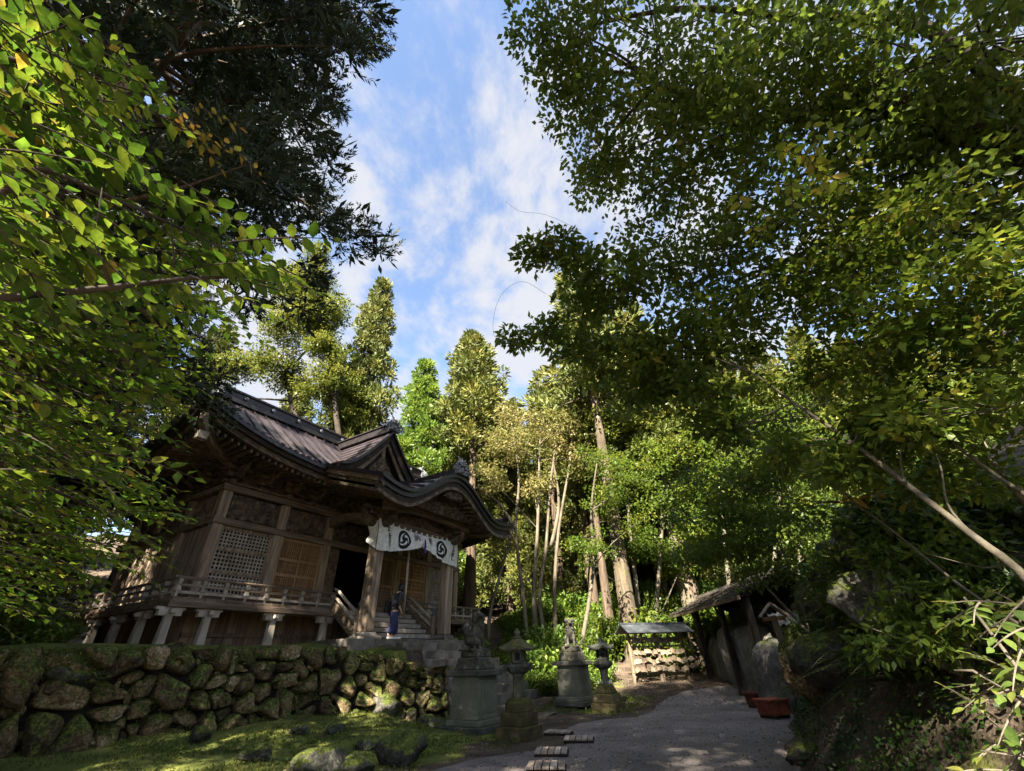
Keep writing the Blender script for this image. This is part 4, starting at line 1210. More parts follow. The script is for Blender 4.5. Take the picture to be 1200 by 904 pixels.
# side flap that wraps round the left pillar
fl = MB().grid([[(-BW - .015 * j * math.sin(k), .05 * j + .30 * (j / 4) + .02 * math.sin(k * 1.3 + j), ban_top(-1) - k / 8 * (1.06 - .08 * j)) for j in range(5)] for k in range(9)])
fl.build('side_flap', m['cloth'], ban, smooth=True)
for i in range(15):
    u = -.97 + 1.94 * i / 14
    MB().box(u * BW - .03, u * BW + .03, -.02, .06, ban_top(u) - .02, ban_top(u) + .09).build('hanging_loop', m['cloth'], ban)
MB().tube([(0, -.24, -.42), (0, -.26, -.26), (0, -.22, -.08)], [.05, .04, .02], 8).build('cord', m['purple'], ban)
MB().tube([(0, -.25, -.40), (.01, -.25, -.62)], [.035, .06], 8).build('tassel', m['purple'], ban)
def on_cloth(mb_pts, faces, name, cu, cw, mat, lift):
    """lay a flat print on the curtain: local metres (x across, y down) round the point (cu, cw)"""
    vs_ = []
    for (px, py) in mb_pts:
        u = cu + px / BW
        w = cw + py / ban_drop(cu)
        p = ban_pt(max(-1, min(1, u)), max(0, min(1, w)), -lift)
        vs_.append(p)
    return MB().add(vs_, faces).build(name, m[mat], ban)
def disc(r0, r1, n=40, rows=5):
    pts_, fs = [], []
    for j in range(rows + 1):
        r = r0 + (r1 - r0) * j / rows
        for i in range(n): pts_.append((r * math.cos(2 * math.pi * i / n), r * math.sin(2 * math.pi * i / n)))
    for j in range(rows):
        for i in range(n): fs.append((j * n + i, j * n + (i + 1) % n, (j + 1) * n + (i + 1) % n, (j + 1) * n + i))
    return pts_, fs
def comma(ang, R):
    """one comma of a three-fold swirl as a strip"""
    L_, fs = [], []
    n = 16
    for i in range(n + 1):
        f = i / n
        a = ang + f * 2.3
        r = R * (.36 + .40 * f ** 1.2)
        w = R * (.17 * (1 - f) ** .8 + .015) * (1 if f > .02 else .6)
        for q in (-1, -.33, .33, 1): L_.append(((r + w * q) * math.cos(a), (r + w * q) * math.sin(a)))
    for i in range(n):
        for q in range(3): fs.append((4 * i + q, 4 * i + q + 1, 4 * i + 5 + q, 4 * i + 4 + q))
    return L_, fs
for cu in (-.44, .50):
    R = .36
    p_, f_ = disc(.001, R, 40, 6)
    on_cloth(p_, f_, 'crest', cu, .50, 'ink', .012)
    for k in range(3):
        p_, f_ = comma(k * 2 * math.pi / 3 + .4, R * .92)
        on_cloth(p_, f_, 'crest_swirl', cu, .50, 'cloth', .022)
def text_on_cloth(ch, cu, cw, size, name='lettering'):
    cv = bpy.data.curves.new('lettering', 'FONT')
    cv.body = ch; cv.size = size; cv.align_x = 'CENTER'; cv.align_y = 'CENTER'; cv.resolution_u = 2
    to = bpy.data.objects.new('lettering_tmp', cv)
    COL.objects.link(to)
    dg = bpy.context.evaluated_depsgraph_get()
    me = bpy.data.meshes.new_from_object(to.evaluated_get(dg))
    bpy.data.objects.remove(to)
    for v in me.vertices:
        u = cu + v.co.x / BW; w = cw - v.co.y / ban_drop(cu)
        p = ban_pt(max(-1, min(1, u)), max(0, min(1, w)), -.02)
        v.co = p
    me.materials.clear()
    o = link_mesh(name, me, m['ink'], ban)
    return o
try:
    text_on_cloth('奉', .20, .34, .34)
    text_on_cloth('納', -.15, .34, .34)
except Exception as e:
    print('lettering', e)

# the two columns of small brushed characters at the curtain's ends: too faint to read, so only brush marks
for cu, slope, n in ((-.80, .012, 6), (.86, -.010, 6)):
    r_ = random.Random(int(cu * 100))
    for i in range(n):
        pts_, fs = [], []
        for k in range(5):
            x0, y0 = r_.uniform(-.05, .05), r_.uniform(-.05, .05)
            a_ = r_.choice((0, .2, 1.4, 1.6, .8)); l_ = r_.uniform(.04, .08); w_ = .009
            dx_, dy_ = math.cos(a_) * l_, math.sin(a_) * l_
            b_ = len(pts_)
            pts_ += [(x0 - dx_ - dy_ / l_ * w_, y0 - dy_ + dx_ / l_ * w_), (x0 - dx_ + dy_ / l_ * w_, y0 - dy_ - dx_ / l_ * w_),
                     (x0 + dx_ + dy_ / l_ * w_, y0 + dy_ - dx_ / l_ * w_), (x0 + dx_ - dy_ / l_ * w_, y0 + dy_ + dx_ / l_ * w_)]
            fs.append((b_, b_ + 1, b_ + 2, b_ + 3))
        on_cloth(pts_, fs, 'brush_mark', cu + slope * i, .16 + .12 * i, 'ink', .02)
# ------------------------------------------------------------------ guardian pedestals and statues
def pedestal(v, s, label):
    r = empty('statue_pedestal', S(v, s, hz(*S(v, s)[:2]) - .02), PHI)
    tag(r, label, 'pedestal', 'guardian statue pedestals')
    a = .475
    MB().box(-a - .12, a + .12, -a - .12, a + .12, 0, .14).build('plinth', m['slab'], r, bevel=.02)
    MB().box(-a - .04, a + .04, -a - .04, a + .04, .14, .27).build('plinth', m['granite'], r, bevel=.02)
    die = MB().frustum(0, 0, .27, 1.16, a - .03, a - .03, a - .06, a - .06).build('die', m['granite'], r, bevel=.015)
    for (x, y, w, d) in ((0, -a + .045, .30, .02), (0, a - .045, .30, .02)):
        MB().box(x - w, x + w, y - d, y + d, .38, 1.06).build('face_panel', m['granite'], die, bevel=.01)
    MB().box(-a - .07, a + .07, -a - .07, a + .07, 1.16, 1.29).build('capping_slab', m['slab'], r, bevel=.02)
    MB().frustum(0, 0, 1.29, 1.57, .39, .39, .33, .33).build('carved_base', m['lichen_stone'], r, bevel=.03)
    MB().frustum(0, 0, 1.57, 1.74, .29, .29, .27, .27).build('carved_base', m['lichen_stone'], r, bevel=.03)
    return r
pedestal(-2.82, .1, 'grey granite pedestal between the rubble wall end and the mossy lantern')
pedestal(2.82, -.1, 'grey granite pedestal beside green shrubs, seated lion statue on top')
def skin_object(name, joints, edges, mat, parent=None, loc=(0, 0, 0), rz=0.0, sub=2, disp=0.0, dscale=.1, root=0):
    me = bpy.data.meshes.new(name)
    me.from_pydata([j[:3] for j in joints], edges, [])
    me.update()
    o = link_mesh(name, me, mat, parent, loc, (0, 0, rz))
    sk = o.modifiers.new('skin', 'SKIN'); sk.use_smooth_shade = True
    lay = me.skin_vertices[0] if len(me.skin_vertices) else None
    if lay is None:
        bpy.context.view_layer.objects.active = o
        bpy.ops.mesh.customdata_skin_add()
        lay = me.skin_vertices[0]
    for i, j in enumerate(joints):
        rr = j[3] if isinstance(j[3], tuple) else (j[3], j[3])
        lay.data[i].radius = rr
        lay.data[i].use_root = (i == root)
    sb = o.modifiers.new('subdivision', 'SUBSURF'); sb.levels = sub; sb.render_levels = sub
    if disp:
        tx = bpy.data.textures.new('relief', 'CLOUDS'); tx.noise_scale = dscale
        dp = o.modifiers.new('relief', 'DISPLACE'); dp.texture = tx; dp.strength = disp; dp.mid_level = .5
    return o
def lion(v, s, rz, label):
    """seated guardian lion: forelegs straight, haunches down, maned head up, curled tail; faces local -y"""
    p = S(v, s); z = hz(p.x, p.y) - .02 + 1.735
    J = [(0, .20, .22, (.20, .20)), (0, .02, .42, (.19, .21)), (0, -.12, .62, (.17, .18)), (0, -.17, .80, (.12, .12)), (0, -.20, .93, (.155, .15)), (0, -.34, .90, (.10, .085)), (0, -.41, .88, (.055, .05)),
         (.13, -.16, .50, .075), (.14, -.20, .25, .06), (.14, -.21, .06, .06), (.14, -.30, .035, .055),
         (-.13, -.16, .50, .075), (-.14, -.20, .25, .06), (-.14, -.21, .06, .06), (-.14, -.30, .035, .055),
         (.20, .16, .22, .13), (.22, -.02, .20, .10), (.22, .06, .06, .07), (.22, -.10, .04, .06),
         (-.20, .16, .22, .13), (-.22, -.02, .20, .10), (-.22, .06, .06, .07), (-.22, -.10, .04, .06),
         (0, .36, .28, .07), (0, .44, .48, .09), (0, .38, .68, .10), (0, .30, .80, .04),
         (.10, -.16, 1.05, .035), (-.10, -.16, 1.05, .035)]
    E_ = [(0, 1), (1, 2), (2, 3), (3, 4), (4, 5), (5, 6), (2, 7), (7, 8), (8, 9), (9, 10), (2, 11), (11, 12), (12, 13), (13, 14), (0, 15), (15, 16), (16, 17), (17, 18),
          (0, 19), (19, 20), (20, 21), (21, 22), (0, 23), (23, 24), (24, 25), (25, 26), (4, 27), (4, 28)]
    root = empty('guardian_lion', (p.x, p.y, z), rz)
    root.scale = (.80, .80, .86)
    tag(root, label, 'statue')
    skin_object('lion_body', J, E_, m['lichen_stone'], root, disp=.05, dscale=.09)
    mane = MB()
    r_ = random.Random(5)
    for k in range(26):
        a = r_.uniform(.6, math.pi * 2 - .6) - math.pi / 2; zz = r_.uniform(.58, 1.02)
        cx, cy = .15 * math.cos(a), -.12 + .15 * math.sin(a)
        mane.tube([(cx * .5, cy * .5 - .06, zz), (cx, cy, zz + .02), (cx * 1.35, (cy + .12) * 1.35 - .12, zz - .04), (cx * 1.2, (cy + .12) * 1.2 - .12, zz - .09)], [.05, .065, .05, .015], 6)
    mane.build('mane', m['lichen_stone'], root, smooth=True)
    for sd in (-1, 1):
        MB().lathe([(.028, -.02), (.032, 0), (.02, .025)], 8).build('eye', m['slab'], root, (sd * .06, -.335, .955), (math.radians(80), 0, 0))
    MB().box(-.07, .07, -.425, -.36, .845, .86).build('mouth', m['slab'], root)
    MB().box(-.33, .33, -.36, .46, -.02, .03).build('statue_base', m['lichen_stone'], root, bevel=.015)
    return root
lion(-2.82, .1, PHI + math.radians(75), 'weathered stone lion with curled tail on the pedestal beside the rubble wall')
lion(2.82, -.1, PHI - math.radians(60), 'weathered stone lion seated upright on the pedestal beside green shrubs')

# ------------------------------------------------------------------ stone lanterns
def lantern(v, s, label, hexa=False):
    p = S(v, s)
    r = empty('stone_lantern', (p.x, p.y, hz(p.x, p.y) - .02), PHI)
    tag(r, label, 'stone lantern', 'stone lanterns before the steps')
    if not hexa:
        MB().box(-.52, .52, -.52, .52, 0, .30).build('base_tier', m['lantern_low'], r, bevel=.03)
        MB().box(-.43, .43, -.43, .43, .30, .60).build('base_tier', m['lantern_low'], r, bevel=.03)
        MB().lathe([(.46, .60), (.46, .70), (.43, .80), (.33, .88), (.22, .91)], 8, rot=math.pi / 8).build('lotus_foot', m['lantern_low'], r, smooth=False, bevel=.02)
        MB().lathe([(.23, .90), (.18, 1.0), (.165, 1.2), (.17, 1.36), (.22, 1.44)], 16).build('shaft', m['lantern_top'], r, smooth=True)
        ch = MB().lathe([(.22, 1.42), (.36, 1.50), (.43, 1.58), (.42, 1.66), (.30, 1.69)], 6).build('platform_ring', m['slab'], r, bevel=.02)
        for k in range(6):
            a = math.pi / 3 * k
            MB().tube([(.34 * math.cos(a), .34 * math.sin(a), 1.52), (.45 * math.cos(a), .45 * math.sin(a), 1.62), (.42 * math.cos(a), .42 * math.sin(a), 1.70)], [.07, .06, .03], 6).build('petal', m['slab'], ch)
        fz0, fz1 = 1.68, 2.0
        fb = MB()
        for k in range(6):
            a = math.pi / 3 * k
            fb.tube([(.22 * math.cos(a), .22 * math.sin(a), fz0), (.22 * math.cos(a), .22 * math.sin(a), fz1)], .045, 6)
        fb.lathe([(.25, fz0), (.25, fz0 + .07), (.2, fz0 + .07)], 6).lathe([(.2, fz1 - .06), (.25, fz1 - .06), (.25, fz1)], 6)
        f_ = fb.build('fire_box', m['slab'], r)
        MB().lathe([(.15, fz0 + .05), (.15, fz1 - .04)], 8).build('dark_hollow', m['inner_dark'], f_)
        rows = []
        nseg = 24
        for rr, zz, curl in ((.30, 1.99, 0), (.50, 1.97, .05), (.52, 2.02, .07), (.40, 2.10, .03), (.27, 2.19, .0), (.17, 2.26, 0), (.10, 2.28, 0)):
            row = []
            for k in range(nseg + 1):
                a = 2 * math.pi * k / nseg
                sq = 1 / max(abs(math.cos(a)), abs(math.sin(a)))
                q = 1 + (sq - 1) * .55
                row.append((rr * q * math.cos(a), rr * q * math.sin(a), zz + curl * (sq - 1) * 2.0))
            rows.append(row)
        MB().grid(rows).build('roof_cap', m['lantern_top'], r, smooth=False)
        MB().lathe([(.14, 2.26), (.15, 2.31), (.10, 2.33), (.075, 2.36), (.11, 2.41), (.10, 2.46), (.03, 2.53), (.005, 2.56)], 12).build('finial', m['lantern_top'], r, smooth=True)
    else:
        MB().box(-.52, .52, -.52, .52, 0, .30).build('base_tier', m['lantern_low'], r, bevel=.03)
        MB().frustum(0, 0, .30, .58, .47, .47, .40, .40).build('base_tier', m['lantern_low'], r, bevel=.03)
        MB().frustum(0, 0, .58, .88, .39, .39, .24, .24).build('base_tier', m['lantern_low'], r, bevel=.06)
        wr = MB()
        r_ = random.Random(2)
        for k in range(14):
            a = 2 * math.pi * k / 14
            wr.add([(.14 * math.cos(a) , .14 * math.sin(a), .90), (.24 * math.cos(a - .2), .24 * math.sin(a - .2), .88 + r_.uniform(-.02, .02)), (.28 * math.cos(a), .28 * math.sin(a), .98 + r_.uniform(-.02, .05)), (.24 * math.cos(a + .2), .24 * math.sin(a + .2), .88)], [(0, 1, 2), (0, 2, 3)])
        MB().lathe([(.20, .86), (.16, .95), (.16, 1.22), (.17, 1.30), (.22, 1.36)], 16).build('shaft', m['slab'], r, smooth=True)
        wr.build('paper_streamer', m['cloth'], r)
        MB().lathe([(.20, 1.34), (.36, 1.44), (.42, 1.52), (.40, 1.60), (.28, 1.64)], 6).build('platform_ring', m['slab'], r, bevel=.02)
        f_ = MB().lathe([(.27, 1.63), (.28, 1.70), (.25, 1.72), (.25, 1.92), (.28, 1.96), (.26, 2.0)], 6).build('fire_box', m['slab'], r)
        for k in range(6):
            a = math.pi / 3 * (k + .5)
            MB().box(-.09, .09, -.01, .01, 1.74, 1.90).build('dark_window', m['inner_dark'], f_, (.222 * math.cos(a), .222 * math.sin(a), 0), (0, 0, a + math.pi / 2))
        rows = []
        nseg = 24
        for rr, zz, curl in ((.28, 1.99, 0), (.50, 1.99, .10), (.52, 2.04, .14), (.38, 2.11, .05), (.22, 2.20, .0), (.12, 2.24, 0)):
            row = []
            for k in range(nseg + 1):
                a = 2 * math.pi * k / nseg
                hx = 1 / math.cos(((a + math.pi / 6) % (math.pi / 3)) - math.pi / 6)
                row.append((rr * hx * math.cos(a), rr * hx * math.sin(a), zz + curl * (hx - 1) * 5))
            rows.append(row)
        MB().grid(rows).build('roof_cap', m['slab'], r)
        MB().lathe([(.12, 2.22), (.12, 2.27), (.07, 2.30), (.10, 2.36), (.03, 2.44), (.005, 2.46)], 12).build('finial', m['slab'], r, smooth=True)
    for c in r.children: pass
    r.scale = (.80, .80, .86) if hexa else (.745, .745, .86)
    return r
lantern(-3.3, -1.55, 'mossy stone lantern with yellowed roof cap on a two tier square base')
lantern(2.35, -1.45, 'dark six sided stone lantern with white paper streamers round its shaft', True)

# ------------------------------------------------------------------ boards laid on the path
def pallet(u, v, w, d, rz, label):
    x, y = P0(u, v)
    r = empty('foot_board', (x, y, .006), rz)
    tag(r, label, 'wooden board', 'slatted boards on the path')
    n = 5
    for k in range(n):
        a = -w / 2 + k * w / n
        MB().box(a, a + w / n - .018, -d / 2, d / 2, .045, .075 + .003 * (k % 2)).build('slat', m['board'], r, bevel=.006)
    for yy in (-d * .36, 0, d * .36):
        MB().box(-w / 2, w / 2, yy - .04, yy + .04, .0, .047).build('batten', m['wood_dark'], r)
    return r
pallet(679, 869.5, .62, .54, -.16, 'slatted wooden foot board on open asphalt beside the one tucked behind the lantern base')
pallet(647, 885, .61, .55, -.13, 'slatted wooden foot board on the asphalt in front of the mossy lantern')
pallet(641, 903, .63, .55, -.10, 'slatted wooden foot board on the asphalt furthest from the mossy lantern')
pallet(655, 861.5, .62, .4, -.35, 'slatted wooden foot board partly behind the mossy lantern base')

# ------------------------------------------------------------------ visitor on the steps
px = S(-1.15, 5.05, 2.22)
pz = 2.205
man = empty('person', (px.x, px.y, pz), PHI + math.radians(65))
tag(man, 'person in dark patterned top and navy trousers with shoulder bag, stepping past the porch pillar', 'person')
m['shirt'] = surf('patterned_shirt', [(0.38, (0.012, 0.012, 0.016)), (0.56, (0.03, 0.03, 0.04)), (0.66, (0.16, 0.15, 0.16))], 24, 3, 0.85, 0.2, 0.01, 'object')
m['navy'] = surf('navy_trousers', [(0.35, (0.016, 0.018, 0.05)), (0.6, (0.04, 0.045, 0.115)), (0.75, (0.12, 0.13, 0.22))], 9, 4, 0.85, 0.3, 0.01, 'object', (3, 3, .5))
m['skin'] = plain('skin', (0.42, 0.26, 0.18), 0.6)
m['hair'] = plain('black_hair', (0.012, 0.010, 0.009), 0.5)
m['shoe'] = plain('white_shoe', (0.62, 0.60, 0.56), 0.7)
# body faces local -y, leaning forward a little, mid-step; one continuous mesh
J = [(0, .02, .82, (.14, .11)), (0, .0, 1.0, (.125, .095)), (0, -.05, 1.18, (.16, .11)), (0, -.10, 1.31, (.12, .09)), (0, -.13, 1.38, (.05, .05)), (0, -.19, 1.47, (.085, .10)), (0, -.20, 1.55, (.07, .085)),
     (.17, -.09, 1.30, .062), (.21, -.05, 1.06, .046), (.19, -.22, .88, .036), (.185, -.27, .82, .034),
     (-.17, -.09, 1.30, .062), (-.21, -.02, 1.05, .046), (-.20, -.12, .84, .036), (-.20, -.15, .77, .034),
     (.09, .0, .74, .105), (.09, -.12, .42, .075), (.09, -.10, .09, .052), (.09, -.24, .045, .042),
     (-.09, .02, .74, .105), (-.09, .05, .42, .075), (-.09, .16, .10, .052), (-.09, .03, .045, .042)]
Ed = [(0, 1), (1, 2), (2, 3), (3, 4), (4, 5), (5, 6), (3, 7), (7, 8), (8, 9), (9, 10), (3, 11), (11, 12), (12, 13), (13, 14), (0, 15), (15, 16), (16, 17), (17, 18), (0, 19), (19, 20), (20, 21), (21, 22)]
skin_object('body', J, Ed, m['skin'], man)
# hands: palm with five fingers each
for bx, by, bz in ((.185, -.28, .80), (-.20, -.16, .75)):
    hd = MB()
    hd.tube([(bx, by + .02, bz + .03), (bx, by - .01, bz - .01), (bx, by - .02, bz - .05)], [.028, .034, .030], 8)
    for k, L_ in enumerate((.055, .065, .06, .048)):
        ox = (k - 1.5) * .015
        hd.tube([(bx + ox, by - .02, bz - .04), (bx + ox, by - .035, bz - .04 - L_ * .55), (bx + ox, by - .03, bz - .04 - L_)], [.009, .0085, .006], 6)
    hd.tube([(bx + .02, by - .01, bz), (bx + .045, by - .03, bz - .03), (bx + .04, by - .05, bz - .055)], [.011, .010, .007], 6)
    hd.build('hand', m['skin'], man, smooth=True)
J2 = [(0, .02, .78, (.20, .165)), (0, .01, .92, (.185, .15)), (0, .0, 1.02, (.175, .14)), (0, -.05, 1.18, (.178, .128)), (0, -.10, 1.315, (.125, .095)), (.18, -.09, 1.30, .078), (.215, -.05, 1.06, .062), (.20, -.16, .95, .056), (-.18, -.09, 1.30, .078), (-.215, -.02, 1.05, .062), (-.205, -.08, .93, .056)]
skin_object('shirt', J2, [(0, 1), (1, 2), (2, 3), (3, 4), (4, 5), (5, 6), (6, 7), (4, 8), (8, 9), (9, 10)], m['shirt'], man)
J3 = [(0, .02, .88, (.18, .15)), (.09, .0, .72, .13), (.09, -.11, .42, .115), (.09, -.09, .12, .125), (-.09, .02, .72, .125), (-.09, .05, .42, .115), (-.09, .14, .13, .12)]
skin_object('trousers', J3, [(0, 1), (1, 2), (2, 3), (0, 4), (4, 5), (5, 6)], m['navy'], man)
hr = MB()
hr.lathe([(.02, 1.645), (.075, 1.625), (.105, 1.57), (.108, 1.50), (.098, 1.42), (.07, 1.38)], 14, 0, -.155)
hr.build('hair', m['hair'], man, smooth=True)
for sd in (-1, 1):
    MB().lathe([(.010, -.005), (.012, 0), (.006, .006)], 6).build('eye', m['hair'], man, (sd * .032, -.288, 1.50), (math.radians(85), 0, 0))
MB().tube([(0, -.285, 1.50), (0, -.315, 1.46), (0, -.29, 1.45)], [.010, .016, .010], 6).build('nose', m['skin'], man)
MB().box(-.022, .022, -.288, -.27, 1.415, 1.425).build('mouth', m['hair'], man)
for cx, cy in ((.09, -.16), (-.09, .10)):
    MB().box(cx - .05, cx + .05, cy - .16, cy + .09, .0, .075).build('shoe', m['shoe'], man, bevel=.025)
bg = MB().frustum(0, 0, .72, 1.06, .07, .17, .055, .14)
bgo = bg.build('shoulder_bag', m['hair'], man, (.27, .10, .06), bevel=.03)
MB().tube([(.27, .02, 1.1), (.17, -.03, 1.37), (.24, .20, 1.1)], .014, 6).build('bag_strap', m['hair'], man)

man.scale = (1.12, 1.12, 1.12)
# ------------------------------------------------------------------ votive plaque racks
m['rack_wood'] = surf('rack_wood', [(0.28, (0.08, 0.058, 0.038)), (0.5, (0.17, 0.13, 0.088)), (0.74, (0.27, 0.215, 0.15))], 4, 6, 0.85, 0.4, 0.01, 'object', (2, 2, .5), rnd=.15)
m['plaque'] = surf('plaque_wood', [(0.28, (0.09, 0.066, 0.042)), (0.5, (0.19, 0.145, 0.095)), (0.74, (0.31, 0.25, 0.18))], 5, 5, 0.8, 0.2, 0.01, 'object', rnd=.35)
m['sheet_roof'] = surf('grey_sheet_roof', [(0.3, (0.03, 0.033, 0.038)), (0.55, (0.065, 0.072, 0.082)), (0.75, (0.12, 0.13, 0.145))], 3, 6, 0.5, 0.2, 0.01, metallic=.3)
def rack(loc, rz, w, h, label, roofed=True):
    r = empty('plaque_rack', loc, rz)
    tag(r, label, 'plaque rack')
    for x in (-w / 2, 0, w / 2):
        MB().box(x - .045, x + .045, -.045, .045, -.3, h).build('post', m['rack_wood'], r)
        if x == 0: MB().bar((x + .1, -.06, -.2), (x + .02, -.05, h * .9), .08, .06).build('prop', m['rack_wood'], r)
    for x in (-w / 4, w / 4):
        MB().box(x - .025, x + .025, -.03, .03, .25, h).build('post', m['rack_wood'], r)
    zz = []
    for k in range(5):
        z_ = .34 + k * (h - .5) / 4.2
        MB().box(-w / 2, w / 2, -.07, -.046, z_ - .03, z_ + .03).build('rail', m['rack_wood'], r)
        zz.append(z_)
    if roofed:
        for sd in (-1, 1):
            MB().add([(-w / 2 - .3, 0, h + .34), (w / 2 + .3, 0, h + .34), (w / 2 + .3, sd * .62, h + .02), (-w / 2 - .3, sd * .62, h + .02), (-w / 2 - .3, 0, h + .30), (w / 2 + .3, 0, h + .30), (w / 2 + .3, sd * .62, h - .02), (-w / 2 - .3, sd * .62, h - .02)],
                     [(0, 1, 2, 3), (7, 6, 5, 4), (3, 2, 6, 7), (0, 3, 7, 4), (1, 5, 6, 2)]).build('roof_sheet', m['sheet_roof'], r)
        MB().box(-w / 2 - .32, w / 2 + .32, -.06, .06, h + .32, h + .38).build('ridge_cap', m['sheet_roof'], r)
    return r, zz
pq = MB().add([(-.15, 0, -.10), (.15, 0, -.10), (.15, 0, .06), (0, 0, .11), (-.15, 0, .06), (-.15, .02, -.10), (.15, .02, -.10), (.15, .02, .06), (0, .02, .11), (-.15, .02, .06)],
              [(0, 1, 2, 3, 4), (9, 8, 7, 6, 5), (0, 5, 6, 1), (1, 6, 7, 2), (2, 7, 8, 3), (3, 8, 9, 4), (4, 9, 5, 0)])
pq.v = [(x * .72, y, z * .85) for x, y, z in pq.v]
pqm = pq.mesh('votive_plaque'); pqm.materials.append(m['plaque'])
def fill_rack(loc, rz, w, zz, group, label, n, seed):
    r_ = random.Random(seed)
    c, s_ = math.cos(rz), math.sin(rz)
    for z_ in zz[1:] + [zz[-1] + .42]:
        for k in range(n):
            x = -w / 2 + .18 + (w - .36) * k / (n - 1) + r_.uniform(-.05, .05)
            y = -.10 - r_.random() * .14
            bulge = .22 * abs(math.sin((x + w / 2) / w * math.pi * 4))
            o = link_mesh('votive_plaque', pqm, None, None, (loc[0] + c * x - s_ * y, loc[1] + s_ * x + c * y, loc[2] + z_ - .12 - bulge * .5 + r_.uniform(-.03, .03)), (r_.uniform(-.6, .1), r_.uniform(-.5, .5), rz + r_.uniform(-.45, .45)))
            tag(o, label, 'plaque', group)
e1 = (5.85, 21.6, hz(5.85, 21.6)); rz1 = math.radians(14)
r1_, zz1 = rack(e1, rz1, 2.5, 1.75, 'roofed wooden rack hung with votive plaques at the end of the path')
fill_rack(e1, rz1, 2.5, zz1[:-1], 'plaques on the roofed rack', 'small pale wooden votive plaque hanging on the roofed rack', 15, 4)
e2 = (8.05, 22.6, hz(8.05, 22.6)); rz2 = math.radians(28)
r2_, zz2 = rack(e2, rz2, 2.0, 1.6, 'open wooden frame with few votive plaques beside the roofed rack', False)
fill_rack(e2, rz2, 2.0, zz2[:-2], 'plaques on the open frame', 'small pale wooden votive plaque hanging on the open frame', 6, 9)

# ------------------------------------------------------------------ open shelter on the right, rock face, small roofed post, red boxes
m['shake'] = surf('bark_shingle', [(0.28, (0.028, 0.022, 0.019)), (0.5, (0.075, 0.062, 0.051)), (0.74, (0.16, 0.14, 0.12))], 5, 7, 0.9, 0.7, 0.03, moss=(MOSS_D, (0.08, 0.085, 0.03), 0.0), rnd=.4)
sh = empty('open_shelter', (9.2, 20.3, .5), math.radians(88.5))
tag(sh, 'long open timber shelter with shingled mossy roof sheltering a rock beside the path', 'shelter')
W2, D2, EZ, RZ = 4.4, 1.75, 2.6, 3.35
for sd in (-1, 1):
    for xx in (-W2 + .5, -W2 / 3, W2 / 3, W2 - .5):
        MB().box(xx - .09, xx + .09, sd * (D2 - .45) - .09, sd * (D2 - .45) + .09, -1.2, EZ).build('post', m['wood_dark'], sh, bevel=.01)
        MB().bar((xx, sd * (D2 - .45), EZ - .7), (xx + .6, sd * (D2 - .45), EZ), .07, .07).build('brace', m['wood_dark'], sh)
    MB().box(-W2 + .2, W2 - .2, sd * (D2 - .45) - .08, sd * (D2 - .45) + .08, EZ + .002, EZ + .2).build('wall_plate', m['wood_dark'], sh)
    nr_, nc_ = 7, 34
    deck = MB().add([(-W2, 0, RZ), (W2, 0, RZ), (W2, sd * D2, EZ), (-W2, sd * D2, EZ)], [(0, 1, 2, 3)]).build('roof_deck', m['wood_dark'], sh)
    MB().box(-W2 - .02, W2 + .02, sd * D2 - .05, sd * D2 + .05, EZ - .12, EZ + .02).build('eave_board', m['wood_h'], sh)
    for k in range(22):
        x_ = -W2 + .15 + k * (2 * W2 - .3) / 21
        MB().bar((x_, 0, RZ - .08), (x_, sd * (D2 + .02), EZ - .06), .07, .09).build('rafter', m['wood_dark'], sh)
    for j in range(nr_):
        f0, f1 = j / nr_, (j + 1.25) / nr_
        for k in range(nc_):
            x0 = -W2 + 2 * W2 * (k + .5 * (j % 2)) / nc_ - .05; x1 = x0 + 2 * W2 / nc_ - .015
            y0, y1 = sd * D2 * f0, sd * D2 * min(f1, 1.05)
            za, zb = RZ - (RZ - EZ) * f0 + .02, RZ - (RZ - EZ) * min(f1, 1.05) + .05 + rng.uniform(0, .04)
            MB().add([(x0, y0, za), (x1, y0, za), (x1, y1, zb), (x0, y1, zb), (x0, y1, zb - .035), (x1, y1, zb - .035)], [(0, 1, 2, 3) if sd < 0 else (3, 2, 1, 0), (3, 2, 5, 4)]).build('shingle', m['shake'], deck)
MB().box(-W2 - .05, W2 + .05, -.14, .14, RZ - .01, RZ + .11).build('ridge_board', m['shake'], sh)
MB().box(-W2 + .3, W2 - .3, -D2 + .50, -D2 + .56, -.8, EZ).build('back_wall', m['wood_dark'], sh)
# bare rock face below the shelter
def cliff(name, cx, cy, cz, sx, sy, sz, rz, seed, label):
    import bmesh
    bm = bmesh.new()
    bmesh.ops.create_icosphere(bm, subdivisions=5, radius=.5)
    for v in bm.verts:
        p = v.co.copy()
        p = Vector((math.copysign(abs(p.x * 2) ** .6 / 2, p.x), math.copysign(abs(p.y * 2) ** .6 / 2, p.y), math.copysign(abs(p.z * 2) ** .7 / 2, p.z)))
        q = Vector((p.x * sx * 1.1 + seed, p.y * sy * 1.1, p.z * sz * .6))
        d = mn.noise(q) * .18 + abs(mn.noise(q * 2.2)) * .16 + mn.noise(q * 5) * .05
        p *= 1 + d
        v.co = p
    me = bpy.data.meshes.new(name); bm.to_mesh(me); bm.free()
    me.polygons.foreach_set('use_smooth', [True] * len(me.polygons))
    tag(link_mesh(name, me, m['cliff'], None, (cx, cy, cz), (0, 0, rz), (sx, sy, sz)), label, 'rock')
cliff('rock_face', 9.0, 18.9, 1.0, 1.9, 3.4, 2.9, .1, 3.1, 'bare grey brown rock face under the eave of the shingled shelter')
cliff('rock_face', 9.2, 22.0, .8, 1.6, 1.8, 2.6, .2, 9.7, 'narrow fissured rock at the far end of the shelter')
cliff('rock_face', 8.1, 16.0, .6, 1.3, 1.5, 2.2, .6, 5.3, 'grey rock standing before the shelter post near the red boxes')
